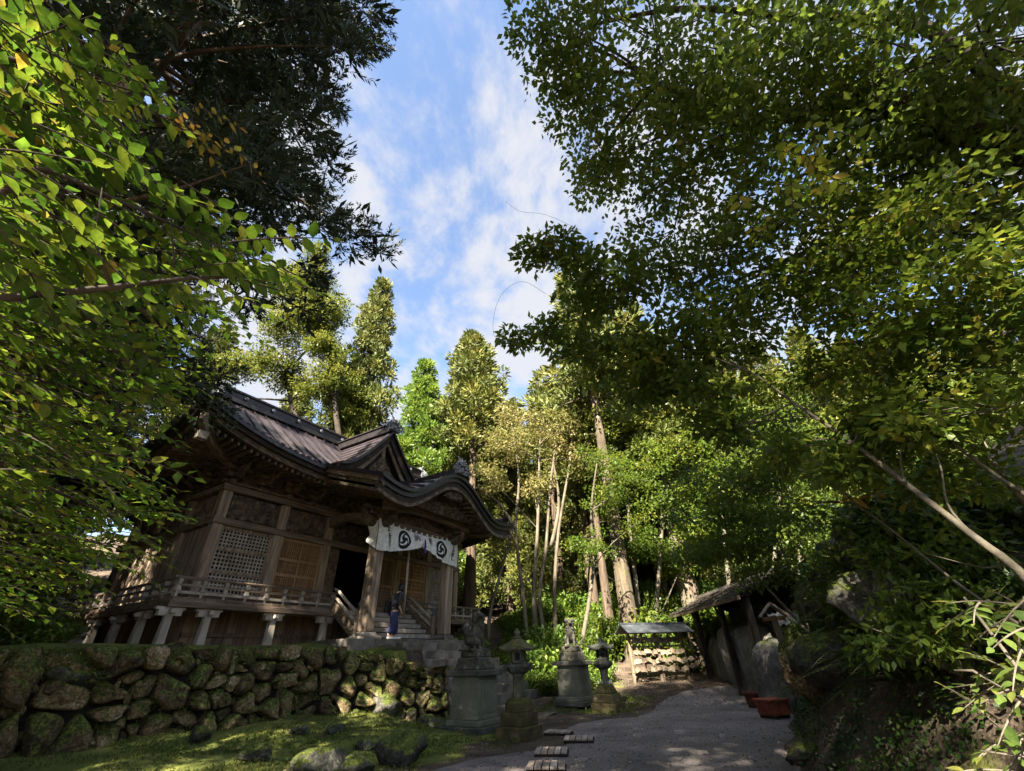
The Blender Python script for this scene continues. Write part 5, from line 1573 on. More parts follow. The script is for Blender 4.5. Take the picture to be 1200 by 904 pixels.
lp = at(912, 742, 14.2)
tr = empty('roofed_post', (lp.x, lp.y, hz(lp.x, lp.y)), math.radians(-20))
tag(tr, 'slim wooden post with a small gabled roof standing by the rock face', 'wooden post')
hh = at(905, 722, 14.2).z - hz(lp.x, lp.y)
MB().bar((0.06, 0, -.2), (0, 0, hh), .17, .15).build('post', m['rack_wood'], tr)
for sd in (-1, 1):
    MB().bar((0, -.03, hh + .32), (sd * .36, -.03, hh - .02), .55, .05).build('roof_board', m['wood_v'], tr)
MB().box(-.3, .3, -.06, .0, hh - .12, hh - .02).build('cross_piece', m['door_wood'], tr)
sp = at(955, 718, 16.5)
so = empty('corrugated_lean_to', (sp.x, sp.y, hz(sp.x, sp.y)), math.radians(-15))
tag(so, 'small shed with grey corrugated sheet roof behind the roofed post', 'shed')
hs_ = sp.z - hz(sp.x, sp.y)
cr = MB().grid([[(x, -1.0 + 2.0 * j, hs_ - .35 + .7 * j + .035 * math.cos(x * 34)) for x in np.arange(-1.5, 1.5, .046)] for j in range(2)])
cr.build('corrugated_roof', m['sheet_roof'], so)
MB().box(-1.3, 1.3, -.7, .85, -.5, hs_ - .4).build('shed_wall', m['wood_pale'], so)
m['red_paint'] = surf('faded_red_paint', [(0.3, (0.10, 0.030, 0.020)), (0.5, (0.26, 0.065, 0.035)), (0.72, (0.40, 0.125, 0.065))], 4, 7, 0.7, 0.3, 0.01, 'object')
m['dark_red'] = surf('dark_red_paint', [(0.3, (0.05, 0.016, 0.014)), (0.6, (0.13, 0.032, 0.026)), (0.8, (0.22, 0.06, 0.045))], 4, 7, 0.7, 0.3, 0.01, 'object')
def red_box(u, v, rz, w, d, h, mat, label):
    x, y = P0(u, v)
    r = empty('red_box', (x, y, hz(x, y)), rz)
    tag(r, label, 'box')
    for (x0, x1, y0, y1) in ((-w, w, -d, -d + .05), (-w, w, d - .05, d)):
        MB().frustum(0, (y0 + y1) / 2, .08, h, w * .8, .03, w, .03).build('side_panel', m[mat], r)
    for sd in (-1, 1):
        MB().bar((sd * (w * .8 - .02), 0, .08), (sd * (w - .02), 0, h), 2 * d - .11, .05, (1, 0, 0)).build('end_panel', m[mat], r)
    MB().box(-w * .78, w * .78, -d + .05, d - .05, .08, .14).build('bottom_panel', m[mat], r)
    lidz = MB().box(-w - .04, w + .04, -d - .04, d + .04, h + .002, h + .05).build('lid', m[mat], r, bevel=.01)
    for sd in (-1, 1):
        MB().box(sd * w * .6 - .05, sd * w * .6 + .05, -d, d, 0, .082).build('runner', m['wood_dark'], r)
red_box(909, 842, math.radians(25), .33, .26, .38, 'red_paint', 'faded orange red painted box by the mossy rock')
red_box(892, 830, math.radians(25), .32, .25, .36, 'dark_red', 'dark red painted box half behind the orange one')
# ------------------------------------------------------------------ foliage generators
def unit(a):
    return a / np.maximum(np.linalg.norm(a, axis=1, keepdims=True), 1e-9)
LEAF_T = np.array([(0, 0, 0), (-.5, .42, .10), (0, .48, -.04), (.5, .42, .10), (0, 1, -.10)], float)
LEAF_F = np.array([(0, 2, 1), (2, 4, 1), (0, 3, 2), (2, 3, 4)])
BLADE_T = np.array([(0, 0, 0), (-.5, .5, 0), (0, 1, 0), (.5, .5, 0)], float)
BLADE_F = np.array([(0, 3, 1), (1, 3, 2)])
def cloud_mesh(name, P, D, Nn, L, W, rnd, kind='leaf'):
    T, F = (LEAF_T, LEAF_F) if kind == 'leaf' else (BLADE_T, BLADE_F)
    n, k = len(P), len(T)
    D = unit(D); Sd = unit(np.cross(D, Nn)); Up = np.cross(Sd, D)
    L = np.broadcast_to(np.asarray(L, float), (n,)); W = np.broadcast_to(np.asarray(W, float), (n,))
    V = P[:, None, :] + Sd[:, None, :] * (T[None, :, 0, None] * W[:, None, None]) + D[:, None, :] * (T[None, :, 1, None] * L[:, None, None]) + Up[:, None, :] * (T[None, :, 2, None] * W[:, None, None])
    FF = (F[None] + (np.arange(n) * k)[:, None, None]).reshape(-1, 3)
    return np_mesh(name, V.reshape(-1, 3), FF, {'rnd': np.repeat(np.clip(rnd, 0, 1), k)})
def ball(R, n):
    v = R.normal(size=(n, 3)); v = unit(v)
    return v * (R.random((n, 1)) ** (1 / 3))
def clumps_to_leaves(R, C, cr, per, L, W, up=.75, tint=None, squash=.55, droop=.25):
    """C (k,3) clump centres; leaves spread in flattened clumps, mostly facing up"""
    k = len(C); n = k * per
    off = ball(R, n) * np.array([1, 1, squash])
    cr_ = np.repeat(np.broadcast_to(np.asarray(cr, float), (k,)), per)[:, None]
    P = np.repeat(C, per, 0) + off * cr_
    D = unit(off + R.normal(size=(n, 3)) * .5 + np.array([0, 0, -droop]))
    Nn = unit(R.normal(size=(n, 3)) * (1 - up) + np.array([0, 0, up]))
    rn = np.repeat(R.random(k) if tint is None else tint, per) * .55 + R.random(n) * .45
    sz = R.uniform(.7, 1.25, n)
    return P, D, Nn, L * sz, W * sz, rn
def curve_pts(a, b, sag, R, n=5):
    a, b = np.asarray(a, float), np.asarray(b, float)
    j = R.normal(size=3) * np.linalg.norm(b - a) * .08
    return [a + (b - a) * f + np.array([0, 0, sag]) * math.sin(math.pi * f) + j * math.sin(math.pi * f) for f in np.linspace(0, 1, n)]

def broadleaf(name, label, cat, group, base, trunk, r0, blobs, mat, bark, L, W, per, cr, seed, kind='leaf', up=.7, stems=None, twig=.018, thin=1.0, r1=.3):
    """trunk: list of world points from the base; blobs: (centre, (rx,ry,rz), clumps); parts: trunk, crown"""
    R = np.random.default_rng(seed)
    root = empty(name, base)
    tag(root, label, cat, group)
    o = np.array(base, float)
    T = MB()
    tp = [Vector(p) - Vector(base) for p in trunk]
    nT = len(tp)
    T.tube(tp, [r0 * (1 - (1 - r1) * i / (nT - 1)) for i in range(nT)], 9, smooth=4)
    for (pts_, ra, rb) in (stems or []):
        q = [Vector(p) - Vector(base) for p in pts_]
        T.tube(q, [ra + (rb - ra) * i / (len(q) - 1) for i in range(len(q))], 7, smooth=4)
    CC = []
    tpn = np.array([tuple(p) for p in tp]) + o
    for bi, (c, rad, k) in enumerate(blobs):
        c = np.array(c, float)
        off = ball(R, k); off = off / np.maximum(np.linalg.norm(off, axis=1, keepdims=True), 1e-6) * (R.random((k, 1)) ** .45)
        cl = c + off * np.array(rad)
        CC.append(cl)
        dd = np.linalg.norm(tpn - c, axis=1) + np.maximum(0, tpn[:, 2] - c[2]) * 2
        a = tpn[int(np.argmin(dd))]
        rb = max(twig * 1.6, r0 * .30 * thin)
        T.tube([p - o for p in curve_pts(a, c, .05 * np.linalg.norm(c - a), R, 6)], [rb * (1 - .6 * i / 5) for i in range(6)], 6, cap=False)
        for q in cl[::2]:
            s_ = c + (q - c) * .12
            T.tube([p - o for p in curve_pts(s_, q, .0, R, 4)], [twig, twig * .8, twig * .55, twig * .3], 4, cap=False)
    T.build('trunk', bark, root, smooth=True)
    C = np.concatenate(CC) - o
    P, D, Nn, LL, WW, rn = clumps_to_leaves(R, C, cr, per, L, W, up)
    me = cloud_mesh('crown', P, D, Nn, LL, WW, rn, kind)
    tag(link_mesh('crown', me, mat, root), kind='stuff')
    return root

def sugi_meshes(seed, h, rad, z0, nb, per, L, W, csize=1.0, prof=.8, droop=.25, sprig=None, top=1.0):
    """cedar: straight tapering trunk, limbs in loose whorls, rounded tufts along each limb
    sprig: (sprigs per tuft, needles per sprig, sprig length) for trees seen close up"""
    R = np.random.default_rng(seed)
    f = (np.arange(nb) + R.random(nb)) / nb
    f = f ** .9
    zc = z0 + (h - z0) * f
    a = np.arange(nb) * 2.399963 + R.normal(0, .35, nb)
    ln = rad * (1 - f) ** prof * R.uniform(.62, 1.12, nb) * (1 + .16 * np.sin(f * 17 + seed)) + .22 * top
    C, CS, OUT, B = [], [], [], []
    for i in range(nb):
        h2 = np.array([math.cos(a[i]), math.sin(a[i]), 0])
        k = 1 + int(ln[i] / (1.0 * csize)) if ln[i] > .5 else 1
        tip = None
        for j in range(k):
            q = (j + 1) / k
            if q < .30 and k > 2: continue
            c = h2 * ln[i] * q + np.array([0, 0, zc[i] - droop * ln[i] * q + .28 * droop * ln[i] * q * q * 2])
            c = c + R.normal(size=3) * .16 * csize
            C.append(c); CS.append(csize * R.uniform(.45, .8) * (.6 + .5 * (1 - f[i]))); OUT.append(h2 + np.array([0, 0, .45])); tip = c
        if tip is not None: B.append((zc[i], tip))
    C, CS, OUT = np.array(C), np.array(CS), unit(np.array(OUT))
    nc = len(C)
    tint = R.random(nc)
    if sprig is None:
        n = nc * per
        dirv = unit(R.normal(size=(n, 3)) + np.array([0, 0, .35]))
        P = np.repeat(C, per, 0) + dirv * (np.repeat(CS, per) * R.uniform(.45, 1, n))[:, None] * np.array([1, 1, .72])
        D = unit(dirv * .9 + np.repeat(OUT, per, 0) * .5 + R.normal(size=(n, 3)) * .3)
        Nn = unit(R.normal(size=(n, 3)) * .5 + dirv)
        rn = np.repeat(tint, per) * .55 + R.random(n) * .3 + .15 * (dirv[:, 2] * .5 + .5)  # blades on top of each tuft coloured lighter, as if sunlit
    else:
        ns, nn_, sl = sprig
        m_ = nc * ns
        ax = unit(R.normal(size=(m_, 3)) * .75 + np.repeat(OUT, ns, 0) * .8 + np.array([0, 0, .05]))
        so = np.repeat(C, ns, 0) + ball(R, m_) * np.repeat(CS, ns)[:, None] * .75
        n = m_ * nn_
        t_ = np.tile((np.arange(nn_) + .5) / nn_, m_)
        A = np.repeat(ax, nn_, 0)
        slen = np.repeat(sl * R.uniform(.6, 1.25, m_), nn_)
        bend = (t_ ** 2 * .35 * slen)[:, None] * np.array([0, 0, .8])
        P = np.repeat(so, nn_, 0) + A * (t_ * slen)[:, None] + bend
        rad_ = unit(np.cross(A, R.normal(size=(n, 3))))
        D = unit(A * .8 + rad_ * .75)
        Nn = unit(np.cross(D, R.normal(size=(n, 3))))
        rn = np.repeat(tint, ns * nn_) * .5 + R.random(n) * .4
    sz = R.uniform(.7, 1.3, n)
    LL_, WW_ = L * sz, W * sz
    if sprig is not None:                                    # large darker blades filling the inside of each tuft
        pc = 34; nq = nc * pc
        dv = unit(R.normal(size=(nq, 3)))
        P = np.concatenate([P, np.repeat(C, pc, 0) + dv * (np.repeat(CS, pc) * R.uniform(.1, .75, nq))[:, None]])
        D = np.concatenate([D, unit(dv + np.repeat(OUT, pc, 0) * .6 + R.normal(size=(nq, 3)) * .4)])
        Nn = np.concatenate([Nn, unit(R.normal(size=(nq, 3)))])
        LL_ = np.concatenate([LL_, R.uniform(.28, .46, nq)]); WW_ = np.concatenate([WW_, R.uniform(.07, .13, nq)])
        rn = np.concatenate([rn, R.random(nq) * .45])
    crown = cloud_mesh('crown', P, D, Nn, LL_, WW_, rn, 'blade')
    T = MB()
    T.tube([(0, 0, -1.5), (0, 0, .0), (.05, .02, h * .25), (0, .06, h * .55), (-.04, 0, h * .98)], [h * .020 + .12, h * .0165 + .06, h * .0135, h * .009, .03], 12)
    for z_, c in B:
        r_ = np.hypot(c[0], c[1])
        T.tube(curve_pts((0, 0, z_ - .05), c, -.06 * r_, R, 5), [.02 + .012 * r_, .016 + .010 * r_, .013 + .007 * r_, .010 + .003 * r_, .006], 4, cap=False)
    for i in range(26):                                      # bare dead limbs under the crown
        z_ = R.uniform(z0 * .35, z0 * 1.2); aa = R.random() * 6.3; ll = R.uniform(.5, 1.8)
        T.tube([(0, 0, z_), (math.cos(aa) * ll * .5, math.sin(aa) * ll * .5, z_ + .05), (math.cos(aa) * ll, math.sin(aa) * ll, z_ - .15)], [.035, .022, .008], 4, cap=False)
    trunk = T.mesh('trunk')
    trunk.polygons.foreach_set('use_smooth', [True] * len(trunk.polygons))
    return trunk, crown
def put_sugi(meshes, x, y, sc, rz, label, group, mats, name='cedar_tree', sz=None, z=None):
    root = empty(name, (x, y, hz(x, y) if z is None else z), rz)
    root.scale = (sc, sc, sz or sc)
    tag(root, label, 'tree', group)
    t = link_mesh('trunk', meshes[0], None, root); c = link_mesh('crown', meshes[1], None, root)
    for o, mm in ((t, mats[0]), (c, mats[1])):
        if len(o.data.materials) == 0: o.data.materials.append(mm)
        elif o.data.materials[0] is not mm:
            o.material_slots[0].link = 'OBJECT'; o.material_slots[0].material = mm
    tag(c, kind='stuff')
    return root

# ------------------------------------------------------------------ trees behind the hall
SG = [sugi_meshes(11, 28, 4.6, 6.0, 190, 78, .44, .15, 1.12, .85), sugi_meshes(12, 28, 5.2, 2.5, 220, 78, .44, .15, 1.15, .78), sugi_meshes(13, 26, 4.8, 8.0, 165, 78, .44, .15, 1.15, .7)]
MS = (m['bark'], m['needle'])
def sugi_at(u, v, Y, k, label, group, wide=1.0, mats=MS):
    p = at(u, v, Y); g = hz(p.x, p.y)
    H_ = (28, 28, 26)[k]
    sc = (p.z - g) / H_
    r = put_sugi(SG[k], p.x, p.y, sc * wide, u * .37, label, group, mats, sz=sc)
    return r
sugi_at(450, 330, 35, 1, 'slender sunlit conical cedar rising alone behind the hall roof', None, .72)
sugi_at(553, 393, 40, 1, 'broad dark conical cedar against the sky right of the slender one', None, 1.18)
sugi_at(500, 424, 33, 1, 'bright green young conifer between the two tall cedars', None, .95, (m['bark'], m['leaf_bright']))
gl, gg = 'tall cedar standing in the wood behind the shrine', 'cedars of the wood behind the shrine'
for i, (u, v, Y, k) in enumerate(((600, 470, 46, 0), (640, 455, 42, 2), (690, 425, 38, 0), (735, 400, 33, 2), (775, 420, 40, 1), (830, 400, 36, 0), (880, 410, 42, 2), (930, 390, 36, 0), (985, 400, 40, 1), (1040, 380, 34, 2), (1110, 360, 36, 0), (1170, 330, 32, 1), (665, 480, 52, 1), (720, 470, 56, 0), (575, 500, 55, 2), (800, 470, 52, 2), (860, 470, 55, 0), (1000, 460, 52, 1), (1080, 450, 50, 0))):
    sugi_at(u, v, Y, k, gl, gg, 1.0)
for i, (x, y, k, sc) in enumerate(((-33, 38, 0, 1.0), (-40, 30, 1, 1.05), (-30, 22, 2, .95), (-44, 20, 0, 1.0), (-36, 12, 1, 1.0), (-27, 46, 1, .85), (-48, 40, 2, 1.1), (-22, 52, 0, .8), (-14, 56, 2, .75), (-5, 60, 1, .7), (-55, 26, 1, 1.0), (-50, 8, 2, 1.0), (-26, 14, 0, .95))):
    put_sugi(SG[k], x, y, sc, i * 1.3, 'dark cedar in the wood beyond the far side of the hall', 'cedars beyond the hall', MS)
# bare lower trunks that show between the hall and the racks
TR = [sugi_meshes(21, 24, 3.4, 13.5, 60, 70, .46, .15, 1.2, .6)]
gt = 'straight bare cedar trunk rising from the undergrowth behind the racks'
for i, (u, v, Y, sc) in enumerate(((550, 700, 30, .95), (700, 735, 31, .8), (715, 735, 28, .7), (660, 730, 34, .85), (785, 730, 34, 1.0), (820, 730, 27, .8))):
    p = at(u, v, Y)
    put_sugi(TR[0], p.x, p.y, sc, i * 2.1, gt, 'bare trunks behind the racks', MS)
p = at(738, 735, 25)
put_sugi(TR[0], p.x, p.y, 1.12, .4, 'thick cedar trunk clad in yellow green moss behind the racks', None, (m['bark_moss'], m['needle']))
p = at(806, 700, 27)
put_sugi(TR[0], p.x, p.y, 1.0, 1.4, 'sunlit reddish cedar trunk behind the shelter roof', None, (m['bark_pale'], m['needle']))

def AT(u, v, Y):
    return tuple(at(u, v, Y))
# pale many-stemmed tree with tan leaves beside the porch
b0 = at(628, 752, 26.5); b0 = (b0.x, b0.y, hz(b0.x, b0.y) - .1)
stems = []
for pts_ in (((640, 752), (632, 700), (640, 640), (646, 560), (655, 500)), ((618, 752), (612, 690), (604, 620), (608, 560), (600, 500)), ((652, 752), (650, 690), (655, 620), (668, 540), (672, 490)), ((572, 752), (575, 715), (590, 660), (604, 612)), ((604, 620), (585, 590), (562, 572)), ((646, 640), (655, 590), (648, 540))):
    stems.append(([AT(u, v, 26.5) for u, v in pts_], .13, .05))
broadleaf('tan_leaved_tree', 'many stemmed pale trunked tree with tan and yellow leaves beside the porch roof', 'tree', None, b0, [AT(628, 752, 26.5), AT(626, 690, 26.5), AT(630, 620, 26.5), AT(632, 540, 26.5), AT(634, 500, 26.5)], .15,
          [(AT(600, 520, 26), (1.9, 1.6, 1.3), 34), (AT(650, 510, 26.5), (2.0, 1.8, 1.5), 40), (AT(575, 560, 25.5), (1.3, 1.3, .9), 20), (AT(625, 570, 27), (1.6, 1.4, .9), 20), (AT(670, 540, 27), (1.6, 1.4, 1.1), 22), (AT(615, 490, 27), (2.0, 1.6, 1.1), 26), (AT(590, 640, 27), (1.0, 1.0, .8), 8)],
          m['leaf_tan'], m['bark_pale'], .20, .11, 60, .62, 31, stems=stems, thin=.8)
# yellow-green broadleaf behind the hall roof
b0 = at(392, 470, 31); b0 = (b0.x, b0.y, hz(b0.x, b0.y))
broadleaf('yellowing_tree', 'tall yellow green broadleaf tree rising behind the hall roof', 'tree', None, b0, [b0, AT(395, 560, 31), AT(392, 470, 31), AT(388, 400, 31), AT(385, 340, 31)], .32,
          [(AT(361, 330, 31), (2.56, 2.36, 2.05), 70), (AT(381, 365, 30), (2.36, 2.16, 1.73), 64), (AT(336, 380, 31), (2.56, 2.36, 1.94), 60), (AT(386, 410, 30), (1.97, 1.97, 1.30), 48), (AT(331, 330, 32), (2.16, 1.97, 1.94), 41), (AT(371, 300, 32), (1.57, 1.57, 1.19), 28), (AT(371, 385, 31), (2.16, 2.16, 2.38), 48), (AT(351, 355, 32), (2.56, 2.16, 2.59), 48), (AT(391, 440, 30), (1.78, 1.78, 1.51), 28), (AT(326, 420, 32), (2.16, 2.16, 1.94), 35)],
          m['leaf_ygreen'], m['bark_dark'], .24, .135, 80, .75, 33, kind='blade', twig=.03)
b0 = at(330, 470, 34); b0 = (b0.x, b0.y, hz(b0.x, b0.y))
broadleaf('pale_green_tree', 'spreading pale green tree with dark crooked limbs just above the roof ridge', 'tree', None, b0, [b0, AT(345, 520, 34), AT(340, 470, 34), AT(345, 430, 34), AT(360, 410, 34)], .28,
          [(AT(290, 430, 34), (2.4, 2.4, 1.2), 26), (AT(330, 440, 34), (2.4, 2.4, 1.3), 28), (AT(375, 455, 33), (2.6, 2.4, 1.3), 30), (AT(420, 470, 34), (2.2, 2.2, 1.2), 24), (AT(250, 440, 35), (2.4, 2.4, 1.5), 22), (AT(400, 490, 33), (2.2, 2.0, 1.0), 18), (AT(215, 470, 34), (2.2, 2.2, 1.5), 18)],
          m['leaf_ygreen'], m['bark_dark'], .30, .16, 80, 1.0, 35, kind='blade', twig=.035, thin=1.2)

# ------------------------------------------------------------------ broadleaf trees filling the right middle distance
gml = ['light green broadleaf tree directly behind the dark six sided lantern', 'dark green broadleaf tree directly behind the roofed plaque rack', 'mid green broadleaf tree behind the far end of the shelter', 'dark green broadleaf tree above the middle of the shelter roof', 'dark green broadleaf tree above the corrugated shed roof',
       'mid green broadleaf tree behind the leaning sapling on the bank', 'dark green broadleaf tree behind the leaning maple high on the bank', 'yellow green broadleaf tree rising behind the moss clad cedar trunk', 'yellow green broadleaf tree rising behind the shelter roof', 'yellow green broadleaf tree rising behind the corrugated shed']
for i, (u, v, Y, bl, lm) in enumerate((
        (664, 742, 22.5, [(690, 640, 1.1), (715, 590, 1.3), (735, 560, 1.3), (745, 615, .9), (700, 540, 1.2)], 'leaf_maple'),
        (752, 725, 26, [(760, 640, 1.3), (785, 590, 1.6), (765, 540, 1.6), (800, 660, 1.0), (790, 500, 1.4)], 'leaf_canopy'),
        (838, 700, 24.5, [(830, 620, 1.4), (850, 560, 1.6), (825, 520, 1.4), (870, 610, 1.2), (850, 480, 1.4)], 'leaf_maple'),
        (900, 700, 20, [(890, 640, 1.3), (915, 570, 1.6), (890, 520, 1.6), (930, 620, 1.3), (925, 500, 1.4)], 'leaf_canopy'),
        (980, 690, 17, [(970, 620, 1.3), (995, 570, 1.4), (960, 520, 1.5), (1010, 630, 1.0)], 'leaf_canopy'),
        (1060, 680, 16, [(1050, 600, 1.3), (1080, 540, 1.5), (1040, 500, 1.4), (1100, 600, 1.2)], 'leaf_maple'),
        (1150, 660, 15, [(1140, 580, 1.3), (1165, 520, 1.5), (1120, 470, 1.5), (1185, 600, 1.2)], 'leaf_canopy'),
        (740, 700, 27, [(730, 560, 2.0), (760, 500, 2.2), (710, 500, 2.0), (740, 450, 2.0)], 'leaf_ygreen'),
        (880, 690, 28, [(870, 540, 2.0), (900, 470, 2.2), (840, 460, 2.2), (930, 520, 2.0)], 'leaf_ygreen'),
        (1000, 680, 26, [(990, 500, 2.0), (1030, 440, 2.2), (960, 440, 2.2), (1060, 480, 2.0)], 'leaf_ygreen'))):
    b = at(u, v, Y); b = (b.x, b.y, hz(b.x, b.y) - .1)
    top = AT(bl[-1][0], bl[-1][1], Y)
    mid = tuple((np.array(b) * .55 + np.array(top) * .45) + np.array([.6 * math.sin(i * 2.2 + 1), .5 * math.cos(i * 1.7), 0]))
    broadleaf('broadleaf_tree', gml[i], 'tree', 'broadleaf trees on the slope', b, [b, tuple(np.array(b) * .8 + np.array(mid) * .2 + np.array([.15, 0, 0])), mid, tuple(np.array(mid) * .5 + np.array(top) * .5 + np.array([-.2, .1, .1])), top], .13 + .03 * (Y > 24),
              [(AT(x, y, Y + .6 * math.sin(k * 2 + i)), (r * 1.15, r * 1.1, r * .8), int(16 * r * r)) for k, (x, y, r) in enumerate(bl)],
              m[lm], m['bark_stem'], .15 if Y < 24 else .24, .085 if Y < 24 else .13, 62, .5 if Y < 24 else .75, 50 + i, twig=.014)

# ------------------------------------------------------------------ overhanging canopy on the right
def FAR(u, v, D):
    return tuple(far(u, v, D))
b0 = (11.5, 5.5, hz(11.5, 5.5) - .2)
canopy = [(690, 45, 11.5, 1.4), (640, 40, 11.8, .9), (650, 110, 11.5, .7), (700, 130, 11.3, 1.2), (770, 50, 11, 1.8), (745, 190, 11, 1.3), (700, 200, 11.2, .8), (800, 150, 10.6, 1.8), (850, 60, 10.6, 1.9), (880, 180, 10.2, 1.8), (930, 80, 10, 1.9), (790, 270, 10.4, 1.4), (850, 290, 10, 1.5),
          (960, 210, 9.8, 1.6), (1010, 90, 9.6, 1.8), (1080, 60, 9.4, 1.8), (1060, 180, 9.4, 1.5), (1150, 50, 9.2, 1.8), (1180, 150, 9, 1.5), (920, 310, 9.8, 1.4), (1000, 300, 9.5, 1.3), (1130, 240, 9.2, 1.4), (800, 340, 10.2, 1.1), (1190, 270, 9, 1.2), (880, 370, 10.2, 1.1)]
limbs = []
for pts_, ra in ((((1230, 160, 9.6), (1080, 30, 10), (930, 20, 10.6), (800, 10, 11.2), (690, 30, 11.8)), .10), (((1230, 200, 9.4), (1000, 130, 10), (880, 140, 10.4), (800, 200, 10.8), (740, 240, 11)), .085), (((1230, 250, 9.2), (1080, 260, 9.5), (960, 290, 9.8), (860, 330, 10.2)), .08), (((1000, 130, 10), (940, 60, 10.3), (880, 30, 10.6)), .05), (((880, 140, 10.4), (820, 90, 10.8), (740, 80, 11.2)), .045)):
    limbs.append(([FAR(*q) for q in pts_], ra, ra * .3))
broadleaf('canopy_tree', 'big broadleaf tree arching high over the path with dense dark small leaves', 'tree', None, b0, [b0, (11.3, 5.6, 6), (10.6, 5.8, 8.5), FAR(1230, 200, 9.4), FAR(1050, 120, 9.8), FAR(880, 140, 10.4), FAR(770, 100, 11)], .26,
          [(FAR(u, v, D), (r, r, r * .75), int(7 * r * r) + 4) for u, v, D, r in canopy], m['leaf_canopy'], m['bark_dark'], .145, .085, 66, .50, 71, stems=limbs, twig=.014, thin=.5, up=.6)
# lower spray of the same kind of leaf reaching into the sky gap, on its own stem
b0 = tuple(far(1262, 726, 5.4)); b0 = (b0[0], b0[1], hz(b0[0], b0[1]) - .2)
low = [(1070, 500, 6.2, .25), (920, 530, 7.2, .3), (1030, 485, 6.6, .3), (850, 505, 8.1, .35), (1005, 545, 6.4, .22), (648, 285, 9.6, .42), (625, 300, 9.7, .25), (690, 300, 9.4, .55), (735, 330, 9.2, .8), (690, 350, 9.3, .6), (640, 385, 9.4, .38), (605, 395, 9.5, .2), (680, 400, 9.2, .55), (740, 400, 9.0, .8), (790, 420, 8.8, 1.0), (840, 390, 8.8, .9), (760, 450, 8.9, .8), (700, 440, 9.1, .4), (830, 460, 8.6, .9)]
broadleaf('reaching_tree', 'leaning broadleaf tree whose leafy branch ends stand out against the cloud', 'tree', None, b0, [b0, FAR(1215, 692, 5.3), FAR(1140, 628, 5.5), FAR(1060, 566, 5.9), FAR(1000, 520, 6.4), FAR(930, 472, 7.2), FAR(870, 432, 8.0), FAR(780, 400, 9.0), FAR(700, 360, 9.3)], .036,
          [(FAR(u, v, D), (r, r, r * .7), int(22 * r * r) + 5) for u, v, D, r in low], m['leaf_canopy'], m['bark_stem'], .17, .085, 44, .33, 72, twig=.009, thin=.55, up=.6, r1=.25,
          stems=[([FAR(640, 345, 9.5), FAR(612, 330, 9.6), FAR(588, 345, 9.6), FAR(578, 375, 9.6), FAR(582, 398, 9.6), FAR(605, 396, 9.5)], .0035, .003), ([FAR(680, 270, 9.4), FAR(640, 252, 9.5), FAR(610, 248, 9.6), FAR(592, 236, 9.6)], .0032, .002), ([FAR(1060, 566, 5.9), FAR(1035, 540, 6.2), FAR(1030, 480, 6.6)], .014, .005), ([FAR(1140, 628, 5.5), FAR(1110, 590, 5.7), FAR(1100, 540, 5.9), FAR(1070, 500, 6.2)], .013, .004), ([FAR(1000, 520, 6.4), FAR(960, 515, 6.8), FAR(920, 530, 7.2)], .010, .003), ([FAR(1180, 660, 5.4), FAR(1150, 665, 5.6), FAR(1090, 650, 6)], .009, .003), ([FAR(1250, 610, 6), FAR(1150, 545, 6.2), FAR(1060, 470, 6.6), FAR(1000, 400, 7)], .022, .008), ([FAR(1240, 760, 6), FAR(1130, 690, 6.4), FAR(1030, 610, 7), FAR(930, 540, 8)], .020, .007), ([FAR(960, 493, 6.8), FAR(930, 488, 7.2), FAR(860, 500, 8), FAR(800, 515, 8.8)], .012, .004)])
# maple-like trees nearer on the bank, layered horizontal sprays
def layered(name, label, base, trunk, r0, spec, mat, L, W, seed, bark, stems=None, per=46, flat=.28):
    return broadleaf(name, label, 'tree', None, base, trunk, r0, [(FAR(u, v, D), (r * 1.2, r * 1.2, r * flat), int(20 * r * r) + 5) for u, v, D, r in spec], mat, bark, L, W, per, .36, seed, twig=.008, thin=.5, stems=stems, up=.85)
b0 = (7.2, 6.6, hz(7.2, 6.6) - .2)
layered('bank_maple', 'slender leaning maple with layered green sprays on the dark bank', b0, [b0, FAR(1210, 600, 7.2), FAR(1130, 510, 7.3), FAR(1070, 430, 7.5), FAR(1027, 380, 7.6), FAR(985, 290, 7.9)], .055,
        [(1100, 350, 7, .9), (1160, 400, 6.6, .9), (1060, 420, 7.2, .9), (1120, 460, 6.8, .9), (1180, 480, 6.2, .8), (1000, 380, 7.6, .9), (960, 440, 8, .9), (1040, 500, 7.2, .8), (1000, 300, 7.8, .8), (1080, 280, 7.4, .8), (940, 350, 8.2, .8), (1180, 330, 6.8, .8), (1140, 560, 6.8, .6), (960, 250, 8.2, .6), (1010, 540, 7.6, .6)], m['leaf_maple'], .105, .068, 81, m['bark_stem'])
b0 = (6.7, 8.2, hz(6.7, 8.2) - .2)
layered('bank_sapling', 'thin leaning sapling with low green sprays above the shed and fern bank', b0, [b0, FAR(1115, 708, 8.6), FAR(1050, 640, 8.9), FAR(1000, 590, 9.2), FAR(940, 520, 9.7), FAR(905, 480, 10)], .05,
        [(900, 500, 10, .9), (950, 540, 9.6, .9), (880, 570, 10.4, .9), (930, 610, 10, .8), (1000, 650, 9.2, .7), (860, 640, 11, .8), (1060, 610, 8.8, .7), (1010, 600, 9.3, .6), (900, 670, 10.4, .6), (840, 560, 11, .9), (1090, 690, 8.4, .45)], m['leaf_canopy'], .11, .066, 82, m['bark_stem'])
